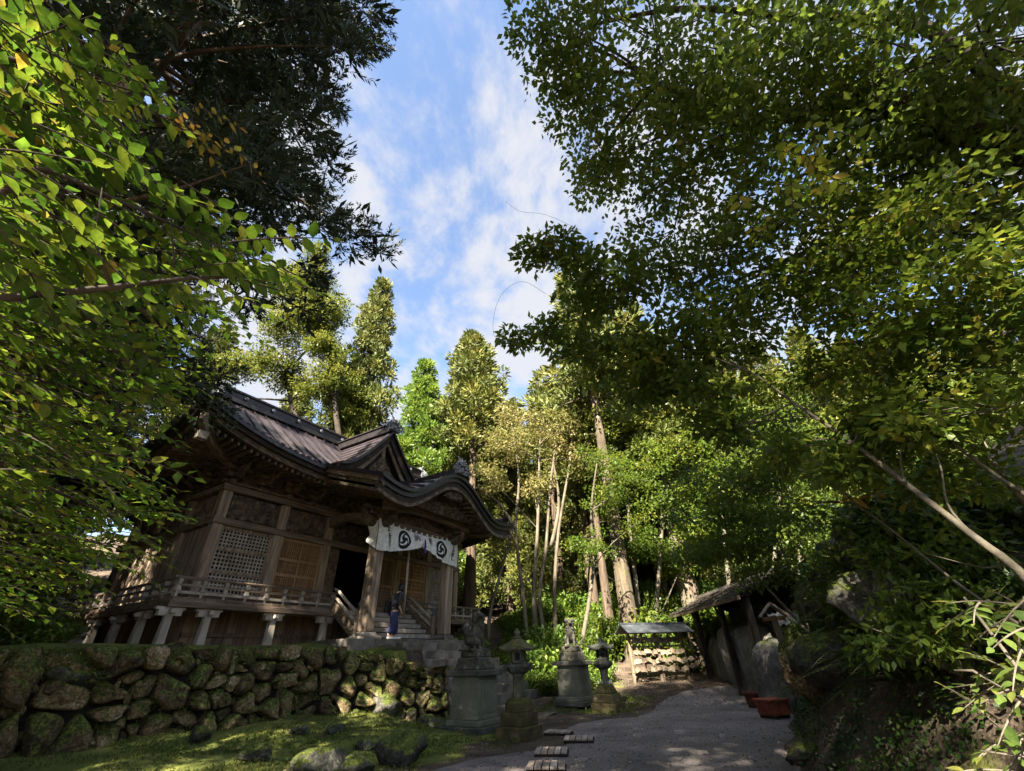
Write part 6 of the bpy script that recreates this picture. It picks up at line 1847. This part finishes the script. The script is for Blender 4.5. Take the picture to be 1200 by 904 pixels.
# two thin crossed stems rising from the rocks
b0 = P0(1040, 880); b0 = (b0[0] + .35, b0[1], hz(b0[0] + .35, b0[1]) - .1)
layered('crossed_stems', 'pair of thin pale stems slanting up from the rocks across the dark bank', b0, [b0, FAR(1028, 850, 9.0), FAR(980, 785, 9.6), FAR(948, 742, 10.2), FAR(900, 690, 11), FAR(862, 646, 11.8)], .05,
        [(860, 640, 11.6, .8), (840, 600, 12, .8), (880, 610, 11.4, .7), (820, 650, 12.2, .6)], m['leaf_maple'], .13, .08, 83, m['bark_stem'],
        stems=[([b0, FAR(1025, 825, 9.2), FAR(1000, 770, 9.8), FAR(975, 730, 10.4), FAR(945, 690, 11)], .035, .02), ([FAR(948, 742, 10.2), FAR(935, 690, 10.8), FAR(905, 620, 11.2)], .018, .008)])
# ------------------------------------------------------------------ near cedar at the upper left
NS = sugi_meshes(41, 30, 6.0, 8.4, 185, 0, .13, .036, 1.05, .38, .22, (20, 26, .50))
SHADE_SUGI = sugi_meshes(42, 30, 5.4, 15.0, 85, 60, .5, .10, 1.3, .5)  # for the added shade cedars; high crown lets sun pass to the beech
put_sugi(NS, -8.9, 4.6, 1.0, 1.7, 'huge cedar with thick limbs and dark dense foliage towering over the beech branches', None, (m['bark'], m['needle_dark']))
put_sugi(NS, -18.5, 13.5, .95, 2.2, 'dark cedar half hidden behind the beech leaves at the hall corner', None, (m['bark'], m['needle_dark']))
# unseen cedars added behind the viewer, placed and sized to shade the clearing
gw = 'unseen cedar added behind the viewer to shade the clearing'
for i, (x, y, sc) in enumerate(((-15.5, -8.0, .80), (-7.4, -4.6, .80), (-1.6, -6.0, 1.0), (-4.6, -8.5, .95), (4.2, -9.5, .8), (-19, -4, .9))):
    put_sugi(SHADE_SUGI, x, y, sc, i * 1.9 + .3, gw, 'unseen cedars added for shade', (m['bark'], m['needle']))
# dark cedar bough hanging in at the top, right of the sky gap

# younger cedars with foliage to the ground, closing the view between the trunks
ry = random.Random(77)
for i in range(34):
    x, y = ry.uniform(-6, 32), ry.uniform(33, 52)
    put_sugi(SG[1], x, y, ry.uniform(.36, .6), ry.random() * 6, 'young cedar clothed to the ground among the tall trunks', 'young cedars under the tall ones', MS)
for i in range(16):
    v_, s_ = ry.uniform(-27, -13.5), ry.uniform(6, 28)
    p = S(v_, s_)
    put_sugi(SG[1], p.x, p.y, ry.uniform(.35, .6), ry.random() * 6, 'young cedar growing on the terrace beyond the hall', 'young cedars beyond the hall', (m['bark'], m['needle'] if i % 2 else m['leaf_bright']))

for i in range(30):
    v_, s_ = ry.uniform(-52, -25), ry.uniform(0, 40)
    p = S(v_, s_)
    put_sugi(SG[1], p.x, p.y, ry.uniform(.5, .85), ry.random() * 6, 'cedar closing the wood past the end of the terrace', 'far cedars past the terrace', MS)

for i in range(22):
    v_, s_ = ry.uniform(-24, -7), ry.uniform(21.5, 40)
    p = S(v_, s_)
    put_sugi(SG[1], p.x, p.y, ry.uniform(.35, .75), ry.random() * 6, 'cedar with low boughs in the wood behind the rear corner of the hall', 'cedars behind the rear corner of the hall', (m['bark'], m['needle'] if i % 3 else m['leaf_bright']))
# ------------------------------------------------------------------ near beech branches at the left
def spray_leaves(R, o, d, length, nleaf, L, W, upn):
    """alternate leaves along a twig"""
    d = d / np.linalg.norm(d)
    side = np.cross(d, upn); side /= np.linalg.norm(side)
    nn = np.cross(side, d)
    tw = [o + d * length * f + np.array([0, 0, -.18 * length * f * f]) for f in np.linspace(0, 1, 6)]
    P, D, Nn, S_ = [], [], [], []
    for i in range(nleaf):
        f = (i + 1) / nleaf
        sg = 1 if i % 2 else -1
        p = o + d * length * f + np.array([0, 0, -.18 * length * f * f])
        dd = d * (.45 + .5 * (i == nleaf - 1)) + side * sg * (.85 if i < nleaf - 1 else .0) + np.array([0, 0, -.22]) + R.normal(size=3) * .12
        P.append(p); D.append(dd); Nn.append(nn + R.normal(size=3) * .22); S_.append(R.uniform(.55, 1.2) * (.75 + .35 * math.sin(math.pi * min(f, .95))))
    return tw, P, D, Nn, S_
def leaf_piece(name):
    """single leaf with folded midrib, curved edge and a short stalk"""
    v, f = [], []
    prof = [(0, 0), (.10, .24), (.28, .46), (.46, .50), (.66, .38), (.86, .15), (1.0, .0)]
    for y, w in prof:
        bend = -.10 * y * y
        w *= .47
        v += [(-w, y, bend + .22 * w), (0, y, bend), (w, y, bend + .22 * w)]
    for i in range(6):
        a = 3 * i
        f += [(a, a + 1, a + 4, a + 3), (a + 1, a + 2, a + 5, a + 4)]
    b = len(v)
    v += [(-.012, -.18, .02), (.012, -.18, .02), (.012, .05, .0), (-.012, .05, .0)]
    f += [(b, b + 1, b + 2, b + 3)]
    me = MB().add(v, f).mesh(name)
    me.polygons.foreach_set('use_smooth', [True] * len(me.polygons))
    return me
LEAF_ME = leaf_piece('leaf'); LEAF_ME.materials.append(m['leaf_obj'])
def near_branches(name, label, cat, base, boughs, sprays, seed, mat, bark, nobj=300, lmesh=LEAF_ME):
    """boughs: (points, r0, r1); sprays: (origin, direction, length, leaves, leaf length)"""
    R = np.random.default_rng(seed)
    root = empty(name, base)
    tag(root, label, cat)
    o = np.array(base, float)
    T = MB()
    for pts_, ra, rb in boughs:
        q = [Vector(p) - Vector(base) for p in pts_]
        T.tube(q, [ra + (rb - ra) * i / (len(q) - 1) for i in range(len(q))], 7)
    P, D, Nn, LL = [], [], [], []
    for (so_, d, length, nl, L) in sprays:
        upn = np.array([0, 0, 1.0]) + R.normal(size=3) * .25
        tw, p, dd, nn, s_ = spray_leaves(R, np.asarray(so_, float), np.asarray(d, float), length, nl, L, L * .5, upn)
        T.tube([t - o for t in tw], [.006, .0055, .005, .0045, .0035, .002], 4, cap=False)
        P += p; D += dd; Nn += nn; LL += [L * q for q in s_]
    T.build('branches', bark, root, smooth=True)
    P, D, Nn, LL = np.array(P), unit(np.array(D)), unit(np.array(Nn)), np.array(LL)
    eye = np.array([0, 0, EYE])
    rel = P - eye
    dist = np.linalg.norm(rel, axis=1)
    cx = rel @ np.array(_r2); cy_ = rel @ np.array(_u2); cz = rel @ np.array(_fwd)
    inside = (cz > .3) & (np.abs(cx / np.maximum(cz, .1)) < 1.2) & (np.abs(cy_ / np.maximum(cz, .1)) < .91)
    score = np.where(inside, LL / dist, 0)
    order = np.argsort(-score)
    single, rest = order[:nobj], order[nobj:]
    for i in single:
        d = Vector(D[i]); n_ = Vector(Nn[i])
        sd = d.cross(n_).normalized(); up_ = sd.cross(d)
        M_ = Matrix(((sd.x, d.x, up_.x, 0), (sd.y, d.y, up_.y, 0), (sd.z, d.z, up_.z, 0), (0, 0, 0, 1)))
        lo = link_mesh('leaf', lmesh, None, root, Vector(P[i]) - Vector(base), M_.to_euler(), float(LL[i]))
    if len(rest):
        q = rest
        me = cloud_mesh('foliage', P[q] - o, D[q], Nn[q], LL[q], LL[q] * .52, R.random(len(q)), 'leaf')
        tag(link_mesh('foliage', me, mat, root), kind='stuff')
    return root
Rb = np.random.default_rng(91)
def scatter(region, n, D0, D1, L, length, nl, heading):
    """sprays spread through a slab of air: region is a polygon of view bearings, D the range of distances"""
    out = []
    us = [p[0] for p in region]; vs__ = [p[1] for p in region]
    while len(out) < n:
        u, v = Rb.uniform(min(us), max(us)), Rb.uniform(min(vs__), max(vs__))
        c = False; j = len(region) - 1
        for i in range(len(region)):
            (xi, yi), (xj, yj) = region[i], region[j]
            if (yi > v) != (yj > v) and u < (xj - xi) * (v - yi) / (yj - yi) + xi: c = not c
            j = i
        if not c: continue
        p = np.array(far(u, v, Rb.uniform(D0, D1)))
        a = Rb.normal(heading, .55)
        d = np.array([math.cos(a), math.sin(a), Rb.normal(-.05, .18)])
        out.append((p - d * length * .5, d, length * Rb.uniform(.75, 1.25), nl, L))
    return out
base = (-4.6, 1.2, hz(-4.6, 1.2))
sp = []
sp += scatter([(-40, 160), (120, 150), (230, 215), (330, 275), (340, 330), (250, 370), (100, 340), (-40, 380)], 100, 3.1, 4.3, .125, .52, 10, .7)
sp += scatter([(-40, 330), (200, 330), (300, 370), (230, 420), (190, 470), (170, 560), (-40, 560)], 165, 4.2, 5.8, .125, .60, 11, .7)
sp += scatter([(-40, 480), (150, 480), (175, 560), (215, 600), (150, 660), (60, 690), (-40, 700)], 150, 5.5, 7.5, .13, .64, 11, .6)
sp += scatter([(-40, 0), (90, 10), (170, 90), (130, 160), (-40, 170)], 80, 3.8, 5.4, .12, .56, 10, .8)
sp += scatter([(-40, 600), (60, 590), (130, 640), (190, 690), (215, 668), (170, 640), (100, 700), (-40, 740)], 26, 6.5, 8.0, .13, .7, 10, .5)
near_branches('beech_tree', 'overhanging beech branches with large translucent green leaves beside the hall', 'tree', base,
              [([base, (-4.7, 1.3, 2.2), (-4.8, 1.6, 4.5), (-4.6, 1.9, 6.5)], .14, .07),
               ([(-4.8, 1.6, 4.2), FAR(-60, 360, 3.6), FAR(0, 350, 3.3), FAR(130, 337, 3.2), FAR(215, 327, 3.3), FAR(275, 325, 3.5), FAR(325, 340, 3.6)], .03, .005),
               ([(-4.75, 1.5, 3.6), FAR(-60, 440, 5.0), FAR(30, 440, 5.0), FAR(120, 470, 5.2), FAR(180, 520, 5.4)], .028, .006),
               ([(-4.75, 1.5, 3.2), FAR(-60, 520, 6.2), FAR(30, 560, 6.3), FAR(120, 600, 6.5), FAR(200, 650, 6.8), FAR(228, 668, 7)], .028, .005),
               ([(-4.7, 1.8, 5.5), FAR(-30, 190, 4.0), FAR(60, 200, 3.8), FAR(150, 240, 3.7), FAR(260, 290, 3.7)], .028, .005),
               ([(-4.6, 1.9, 6.3), FAR(-30, 60, 4.6), FAR(60, 80, 4.5), FAR(140, 120, 4.4)], .026, .006),
               ([FAR(203, 324, 3.3), FAR(204, 300, 3.35), FAR(200, 262, 3.4)], .010, .003), ([FAR(130, 337, 3.2), FAR(110, 280, 3.3), FAR(120, 220, 3.4)], .010, .003)],
              sp, 92, m['leaf_beech'], m['bark_dark'])
# a twig of autumn-gold leaves hanging among the cedar boughs
LEAF_GOLD = LEAF_ME.copy(); LEAF_GOLD.materials.clear(); LEAF_GOLD.materials.append(leaf_mat('gold_leaf_single', [(0, (.12, .13, .02)), (.4, (.20, .165, .025)), (1, (.27, .16, .03))], .45, src='obj'))
gs_ = []
for (u, v) in ((205, 125), (225, 140), (240, 128), (215, 150), (270, 165), (195, 118)):
    gs_.append((np.array(far(u - 18, v - 6, 4.6)), np.array([.8, .5, -.15]) + Rb.normal(size=3) * .2, .40, 9, .085))
near_branches('golden_twig', 'twig of orange yellow autumn leaves against the dark cedar boughs', 'branch', tuple(far(60, 80, 4.5)),
              [([far(60, 80, 4.5), far(150, 105, 4.5), far(200, 120, 4.6), far(280, 170, 4.6)], .008, .002)], gs_, 95, m['leaf_gold'], m['bark_dark'], 60, LEAF_GOLD)
gs_ = []
for (u, v) in ((1012, 572), (1022, 580), (1056, 588), (1000, 578)):
    gs_.append((np.array(far(u - 10, v, 7.0)), np.array([.8, .2, -.1]) + Rb.normal(size=3) * .2, .26, 5, .15))
near_branches('yellow_twig', 'small twig of yellow leaves beside the leaning trunk on the bank', 'branch', tuple(far(1060, 565, 7.2)),
              [([far(1060, 565, 7.6), far(1035, 572, 7.2), far(1005, 578, 7.0)], .007, .002)], gs_, 96, m['leaf_gold'], m['bark_dark'], 60, LEAF_GOLD)
gs_ = []
for (u, v) in ((950, 175), (935, 205), (960, 165), (925, 150), (965, 200), (905, 175), (940, 235), (975, 150), (915, 215), (955, 125), (900, 240), (870, 215), (885, 260)):
    gs_.append((np.array(far(u - 8, v, 6.6)), np.array([.6, .3, -.2]) + Rb.normal(size=3) * .3, .4, 8, .15))
LEAF_SUN_TINT = LEAF_ME.copy(); LEAF_SUN_TINT.materials.clear(); LEAF_SUN_TINT.materials.append(leaf_mat('sun_tinted_leaf_single', [(0, (.10, .16, .015)), (.6, (.19, .22, .02)), (1, (.30, .24, .04))], .55, src='obj'))  # leaf colour brightened as if sunlit; the twig itself hangs in shade
near_branches('sun_tinted_twig', 'yellow green leaves coloured as if sunlit, hanging in the middle of the dark canopy', 'branch', tuple(far(985, 290, 7.9)),
              [([far(985, 290, 7.9), far(965, 230, 7.2), far(945, 180, 6.6)], .01, .003)], gs_, 97, m['leaf_beech'], m['bark_dark'], 60, LEAF_SUN_TINT)
# leafy plant reaching in at the lower right
Rb = np.random.default_rng(17)
sp = []
for (u, v, n) in ((1160, 712, 4), (1190, 735, 4), (1175, 780, 4), (1195, 815, 3), (1175, 860, 2), (1190, 885, 3), (1145, 790, 2)):
    for k in range(n):
        p = np.array(far(u + Rb.normal(0, 18), v + Rb.normal(0, 14), Rb.uniform(3.0, 3.8)))
        d = np.array([-.8, .1, Rb.normal(-.1, .2)]) + Rb.normal(size=3) * .25
        sp.append((p - d * .12, d, .30, 7, .085))
bp = tuple(far(1260, 900, 3.2)); bp = (bp[0], bp[1], hz(bp[0], bp[1]))
LEAF_PALE = LEAF_ME.copy(); LEAF_PALE.materials.clear(); LEAF_PALE.materials.append(leaf_mat('pale_leaf_single', [(0, (.055, .095, .018)), (.6, (.095, .135, .025)), (1, (.16, .16, .035))], .4, src='obj'))
near_branches('leafy_shrub', 'pale green leafy shrub reaching over the dark bank beside the path', 'shrub', bp,
              [([bp, far(1240, 860, 3.4), far(1190, 780, 3.4), far(1130, 700, 3.5)], .016, .005), ([bp, far(1230, 840, 3.3), far(1140, 786, 3.4), far(1118, 786, 3.4)], .012, .004), ([bp, far(1220, 890, 3.2), far(1150, 880, 3.3)], .01, .004)],
              sp, 98, m['leaf_maple'], m['bark_stem'], 300, LEAF_PALE)

# ------------------------------------------------------------------ shrubs and ferns
def shrub_mesh(seed, n, per, L, W, cr, kind='leaf'):
    R = np.random.default_rng(seed)
    C = ball(R, n); C = C / np.maximum(np.linalg.norm(C, axis=1, keepdims=True), 1e-6) * (R.random((n, 1)) ** .4) * np.array([.95, .95, .8]); C[:, 2] = np.abs(C[:, 2]) * 1.05 + .1
    P, D, Nn, LL, WW, rn = clumps_to_leaves(R, C, cr, per, L, W, .65)
    me = cloud_mesh('foliage', P, D, Nn, LL, WW, rn, kind)
    T = MB()
    for c in C[::3]: T.tube(curve_pts((0, 0, -.1), c, .05, R, 4), [.025, .02, .014, .006], 4, cap=False)
    return T.mesh('stems'), me
SHR = [shrub_mesh(61, 46, 46, .13, .075, .26), shrub_mesh(62, 40, 46, .14, .065, .28), shrub_mesh(63, 50, 50, .11, .07, .24)]
def shrub(x, y, sc, k, mat, label, group, rz=0.0, z=None, sz=1.0):
    root = empty('shrub', (x, y, (hz(x, y) if z is None else z) - .05), rz)
    root.scale = (sc, sc, sc * sz)
    tag(root, label, 'shrub', group)
    a = link_mesh('stems', SHR[k][0], None, root); b = link_mesh('foliage', SHR[k][1], None, root)
    for o, mm in ((a, m['bark_stem']), (b, mat)):
        if len(o.data.materials) == 0: o.data.materials.append(mm)
        elif o.data.materials[0] is not mm:
            o.material_slots[0].link = 'OBJECT'; o.material_slots[0].material = mm
    tag(b, kind='stuff')
    return root
rs = random.Random(23)
for i in range(24):                              # beside and above the steps
    v_, s_ = rs.uniform(3.9, 9.5), rs.uniform(.9, 6.5)
    p = S(v_, s_)
    shrub(p.x, p.y, rs.uniform(.55, 1.0), i % 3, m['leaf_bright'] if i % 3 else m['leaf_maple'], 'bright green shrub on the slope right of the stone steps', 'shrubs beside the steps', rs.random() * 6)
for i, (u, v, Y, sc) in enumerate(((632, 735, 22, 1.5), (655, 720, 23, 1.7), (612, 745, 23.5, 1.1), (690, 760, 22, 1.1), (625, 700, 25, 1.4), (668, 745, 20.5, 1.0))):
    p = at(u, v, Y)
    shrub(p.x, p.y, sc, i % 3, m['leaf_bright'], 'sunlit bright green shrub between the porch and the racks', 'sunlit shrubs behind the lions', i * 1.3, sz=1.2)
for i in range(54):                              # forest-floor growth behind
    x, y = rs.uniform(-3, 24), rs.uniform(22.8, 36)
    if vs_of(x, y)[1] > -1 and vs_of(x, y)[0] < 10: continue
    if (3.5 < x < 10 and y < 23.6): continue
    shrub(x, y, rs.uniform(.8, 1.6), i % 3, m['leaf_maple'] if i % 2 else m['leaf_canopy'], 'dark green undergrowth shrub on the rising woodland floor', 'woodland undergrowth', rs.random() * 6)
for i in range(40):                              # sunlit growth between the trunks
    x, y = rs.uniform(-1, 16), rs.uniform(25, 34)
    if vs_of(x, y)[1] > -1 and vs_of(x, y)[0] < 10: continue
    shrub(x, y, rs.uniform(1.1, 2.1), i % 3, (m['leaf_canopy'], m['leaf_bright'], m['leaf_maple'])[i % 3], ('dull green', 'bright green', 'fresh green')[i % 3] + ' sunlit bush between the trunks behind the racks', ('dull green', 'bright green', 'fresh green')[i % 3] + ' bushes between the trunks', rs.random() * 6, sz=1.25)
for i in range(46):                              # the bank
    y = rs.uniform(3.0, 18.5); b = rs.uniform(.9, 6.5)
    x = float(bank_edge(y)) + b
    shrub(x, y, rs.uniform(.45, .95), i % 3, m['leaf_canopy'] if i % 2 else m['fern'], 'low dark shrub growing on the shaded bank', 'shrubs on the bank', rs.random() * 6)
for i in range(64):                              # far side of the hall and beyond the wall
    v_, s_ = rs.uniform(-23, -9.6), rs.uniform(5.5, 22)
    p = S(v_, s_)
    shrub(p.x, p.y, rs.uniform(.8, 1.6), i % 3, m['leaf_maple'] if i % 2 else m['leaf_bright'], 'leafy green shrub on the terrace beyond the hall veranda', 'shrubs beyond the hall', rs.random() * 6)
for i in range(40):
    v_, s_ = rs.uniform(-21, -8), rs.uniform(19, 34)
    p = S(v_, s_)
    shrub(p.x, p.y, rs.uniform(1.2, 2.4), i % 3, m['leaf_maple'] if i % 2 else m['leaf_bright'], 'big leafy shrub in the wood past the rear of the hall', 'shrubs past the rear of the hall', rs.random() * 6)
for i, (x, y, sc) in enumerate(((8.5, 14.2, .8), (8.1, 15.0, .6), (9.2, 13.4, .9), (7.7, 12.4, .7), (8.6, 12.2, .9), (10.2, 14.6, 1.0))):
    shrub(x, y, sc, i % 3, m['leaf_maple'] if i % 2 else m['leaf_canopy'], 'green shrub half hiding the near end of the shingled shelter', 'shrubs at the near end of the shelter', i * 1.1)
def fern_mesh(seed, fronds=11, n=22):
    R = np.random.default_rng(seed)
    P, D, Nn, LL, WW = [], [], [], [], []
    T = MB()
    for k in range(fronds):
        a = 2 * math.pi * k / fronds + R.normal() * .2; tilt = R.uniform(.5, 1.0); ln = R.uniform(.75, 1.1)
        h = np.array([math.cos(a), math.sin(a), 0])
        pts_ = [h * ln * f * (.55 + .45 * f) + np.array([0, 0, ln * (tilt * f - .75 * f * f)]) for f in np.linspace(0, 1, 9)]
        T.tube(pts_, [.010 * (1 - .8 * i / 8) for i in range(9)], 4, cap=False)
        sd = np.array([-math.sin(a), math.cos(a), 0])
        for i in range(n):
            f = .12 + .88 * i / n
            p = h * ln * f * (.55 + .45 * f) + np.array([0, 0, ln * (tilt * f - .75 * f * f)])
            w = .24 * math.sin(math.pi * min(1, f * .8 + .18)) ** .8 * ln
            for sg in (-1, 1):
                P.append(p); D.append(sd * sg + h * .35 + np.array([0, 0, -.15])); Nn.append(np.array([0, 0, 1.0]) + R.normal(size=3) * .15); LL.append(w); WW.append(.045 * ln)
    me = cloud_mesh('fronds', np.array(P), np.array(D), np.array(Nn), np.array(LL), np.array(WW), R.random(len(P)), 'blade')
    return T.mesh('stalks'), me
FRN = [fern_mesh(71), fern_mesh(72, 9, 24)]
def fern(x, y, sc, k, label, group, z=None):
    root = empty('fern', (x, y, (hz(x, y) if z is None else z) - .02), x * 3.1)
    root.scale = (sc, sc, sc)
    tag(root, label, 'fern', group)
    a = link_mesh('stalks', FRN[k][0], m['bark_stem'], root); b = link_mesh('fronds', FRN[k][1], m['fern'], root)
    tag(b, kind='stuff')
for i in range(34):
    y = rs.uniform(5.5, 16); b = rs.uniform(.5, 4.0)
    fern(float(bank_edge(y)) + b, y, rs.uniform(.7, 1.25), i % 2, 'dark green fern spreading on the shaded bank', 'ferns on the bank')

# ------------------------------------------------------------------ moss tufts, small leaves and fallen leaves: too many to count
Rg = np.random.default_rng(5)
def ground_scatter(n, fn):
    pts_ = []
    while len(pts_) < n:
        q = fn()
        if q is not None: pts_.append(q)
    return np.array(pts_)
def on_apron():
    v_, s_ = Rg.uniform(-15, -1.9), Rg.uniform(-1.9, 4.2)
    if s_ < -1.6 + .5 * math.sin(v_ * 1.9): return None
    p = S(v_, s_)
    if p.x > 1.0: return None
    return (p.x, p.y)
xy = ground_scatter(26000, on_apron)
nzv = np.array([mn.noise(Vector((a * .9, b * .9, 1.0))) for a, b in xy])
xy = xy[nzv > -.12]; nzv = nzv[nzv > -.12]
n = len(xy)
P = np.stack([xy[:, 0], xy[:, 1], height(xy[:, 0], xy[:, 1]) - .01], 1)
D = unit(Rg.normal(size=(n, 3)) * .55 + np.array([0, 0, .9]))
me = cloud_mesh('moss_carpet', P, D, Rg.normal(size=(n, 3)), Rg.uniform(.03, .075, n), Rg.uniform(.012, .03, n), np.clip(.45 + nzv * .6 + Rg.normal(0, .15, n), 0, 1), 'blade')
tag(link_mesh('moss_carpet', me, m['grass']), 'green moss and short grass covering the slope below the rubble wall', 'moss', kind='stuff')
# plantlets with small round leaves on the apron
xy = ground_scatter(1500, on_apron); xy = np.array([q for q in xy if mn.noise(Vector((q[0] * 1.3, q[1] * 1.3, 7))) > .05])
C = np.stack([xy[:, 0], xy[:, 1], height(xy[:, 0], xy[:, 1]) + .05], 1)
P, D, Nn, LL, WW, rn = clumps_to_leaves(Rg, C, .08, 7, .045, .035, .7)
me = cloud_mesh('ground_cover', P, D, Nn, LL, WW, rn, 'leaf')
tag(link_mesh('ground_cover', me, m['leaf_maple']), 'small leafy ground cover scattered through the moss', 'ground cover', kind='stuff')
# moss fringe along the top of the wall
P = []
for i in range(15000):
    l = Rg.uniform(0, RL[3]); out = Rg.uniform(-.75, .22)
    if mn.noise(Vector((l * 1.1, out * 2, 3))) < -.1: continue
    z_ = wall_top(l) + Rg.uniform(-.02, .06) - max(0, out - .02) * 1.1
    a, b, c = wall_xyz(l, z_, out)
    w = S(a - 6, b + 4.35, c + .3); P.append(tuple(w))
P = np.array(P); n = len(P)
D = unit(Rg.normal(size=(n, 3)) * .6 + np.array([0, 0, .7]))
me = cloud_mesh('wall_moss', P, D, Rg.normal(size=(n, 3)), Rg.uniform(.04, .09, n), Rg.uniform(.014, .03, n), np.clip(Rg.normal(.55, .25, n), 0, 1), 'blade')
tag(link_mesh('wall_moss', me, m['grass']), 'thick moss fringe along the top of the rubble wall', 'moss', kind='stuff')
# weeds at the foot of the far pedestal and lantern
def by_ped():
    v_, s_ = Rg.uniform(1.2, 4.6), Rg.uniform(-2.4, .9)
    if abs(v_ - 2.82) < .7 and abs(s_ + .1) < .7: return None
    if s_ < -2.2 + .3 * math.sin(v_ * 5): return None
    p = S(v_, s_); return (p.x, p.y)
xy = ground_scatter(420, by_ped)
C = np.stack([xy[:, 0], xy[:, 1], height(xy[:, 0], xy[:, 1]) + .04], 1)
P, D, Nn, LL, WW, rn = clumps_to_leaves(Rg, C, .10, 8, .06, .04, .7)
me = cloud_mesh('weeds', P, D, Nn, LL, WW, rn, 'leaf')
tag(link_mesh('weeds', me, m['leaf_maple']), 'low green weeds round the foot of the dark lantern', 'weeds', kind='stuff')
# fallen leaves
def litter_pt():
    x, y = Rg.uniform(-9, 9), Rg.uniform(4, 24)
    if x > bank_edge(y) + 1.5: return None
    far_ = y > 17.5 and x > 2
    v_, s_ = vs_of(x, y)
    if s_ > 4.0 and v_ < 4: return None
    edge_ = abs(x - bank_edge(y)) < .8
    if Rg.random() > (.9 if far_ else .35 if edge_ else .10 if v_ > -2 else .18): return None
    return (x, y)
xy = ground_scatter(4600, litter_pt); n = len(xy)
P = np.stack([xy[:, 0], xy[:, 1], height(xy[:, 0], xy[:, 1]) + .014], 1)
a = Rg.random(n) * 6.28
D = np.stack([np.cos(a), np.sin(a), Rg.normal(0, .12, n)], 1)
me = cloud_mesh('fallen_leaves', P, D, np.array([0, 0, 1.0]) + Rg.normal(size=(n, 3)) * .2, Rg.uniform(.04, .09, n), Rg.uniform(.03, .055, n), Rg.random(n), 'leaf')
tag(link_mesh('fallen_leaves', me, m['litter']), 'dry fallen leaves strewn over path and moss', 'fallen leaves', kind='stuff')

# creeping leaves over the bank
def on_bank():
    y = Rg.uniform(3.5, 17.5); x = float(bank_edge(y)) + abs(Rg.normal(0, 1.5)) + .05
    if mn.noise(Vector((x * .8, y * .8, 12))) < -.22: return None
    return (x, y)
xy = ground_scatter(2300, on_bank)
C = np.stack([xy[:, 0], xy[:, 1], height(xy[:, 0], xy[:, 1]) + .05], 1)
P, D, Nn, LL, WW, rn = clumps_to_leaves(Rg, C, .15, 10, .055, .042, .55)
Nn = unit(Nn + np.array([-.8, 0, 0]))
me = cloud_mesh('bank_creeper', P, D, Nn, LL, WW, rn, 'leaf')
tag(link_mesh('bank_creeper', me, m['fern']), 'dark creeping leaves covering the shaded bank', 'ground cover', kind='stuff')
# plants rooted in the joints of the rubble wall
P = []
for i in range(420):
    l = Rg.uniform(0, RL[3]); 
    z_ = wall_foot(l) + (wall_top(l) - wall_foot(l)) * Rg.random() ** .8
    if mn.noise(Vector((l * .9, z_ * 1.4, 31))) < .02: continue
    a, b, c = wall_xyz(l, z_, .12)
    w = S(a - 6, b + 4.35, c + .3); P.append(tuple(w))
C = np.array(P)
P, D, Nn, LL, WW, rn = clumps_to_leaves(Rg, C, .11, 12, .055, .04, .4)
me = cloud_mesh('wall_plants', P, D, Nn, LL, WW, rn, 'leaf')
tag(link_mesh('wall_plants', me, m['leaf_canopy']), 'little plants rooted in the joints of the rubble wall', 'wall plants', kind='stuff')
# moss on the faces of the wall stones
P = []
for i in range(26000):
    l = Rg.uniform(0, RL[3]); z_ = wall_foot(l) + (wall_top(l) - wall_foot(l)) * Rg.random()
    if mn.noise(Vector((l * .8, z_ * 1.2, 51))) + mn.noise(Vector((l * 2.4, z_ * 2.8, 53))) * .5 < .12: continue
    a, b, c = wall_xyz(l, z_, Rg.uniform(-.02, .17))
    w = S(a - 6, b + 4.35, c + .3); P.append(tuple(w))
P = np.array(P); n = len(P)
D = unit(Rg.normal(size=(n, 3)) * .6 + np.array([.3, -.2, .5]))
me = cloud_mesh('face_moss', P, D, Rg.normal(size=(n, 3)), Rg.uniform(.03, .07, n), Rg.uniform(.012, .028, n), np.clip(Rg.normal(.3, .2, n), 0, 1), 'blade')
tag(link_mesh('face_moss', me, m['grass']), 'dark moss growing over the faces of the rubble wall', 'moss', kind='stuff')

# loose grit on the path
def on_path():
    y = Rg.uniform(5, 20.5); x = Rg.uniform(-3, 9)
    if x > bank_edge(y) - .15: return None
    v_, s_ = vs_of(x, y)
    if s_ > -2.4 and v_ < 4.5: return None
    return (x, y)
xy = ground_scatter(7000, on_path); n = len(xy)
P = np.stack([xy[:, 0], xy[:, 1], height(xy[:, 0], xy[:, 1]) + .007], 1)
T4 = np.array([(-1, -.6, 0), (1, -.6, 0), (0, 1, 0), (0, 0, .9)], float)
F4 = np.array([(0, 1, 3), (1, 2, 3), (2, 0, 3)])
ang = Rg.random(n) * 6.28; sz = Rg.uniform(.006, .018, n)
cs_, sn_ = np.cos(ang)[:, None], np.sin(ang)[:, None]
V = np.stack([T4[None, :, 0] * cs_ - T4[None, :, 1] * sn_, T4[None, :, 0] * sn_ + T4[None, :, 1] * cs_, np.broadcast_to(T4[None, :, 2], (n, 4))], -1) * sz[:, None, None] + P[:, None, :]
me = np_mesh('grit', V.reshape(-1, 3), (F4[None] + (np.arange(n) * 4)[:, None, None]).reshape(-1, 3))
tag(link_mesh('grit', me, m['step_stone']), 'loose grit lying on the asphalt path', 'grit', kind='stuff')
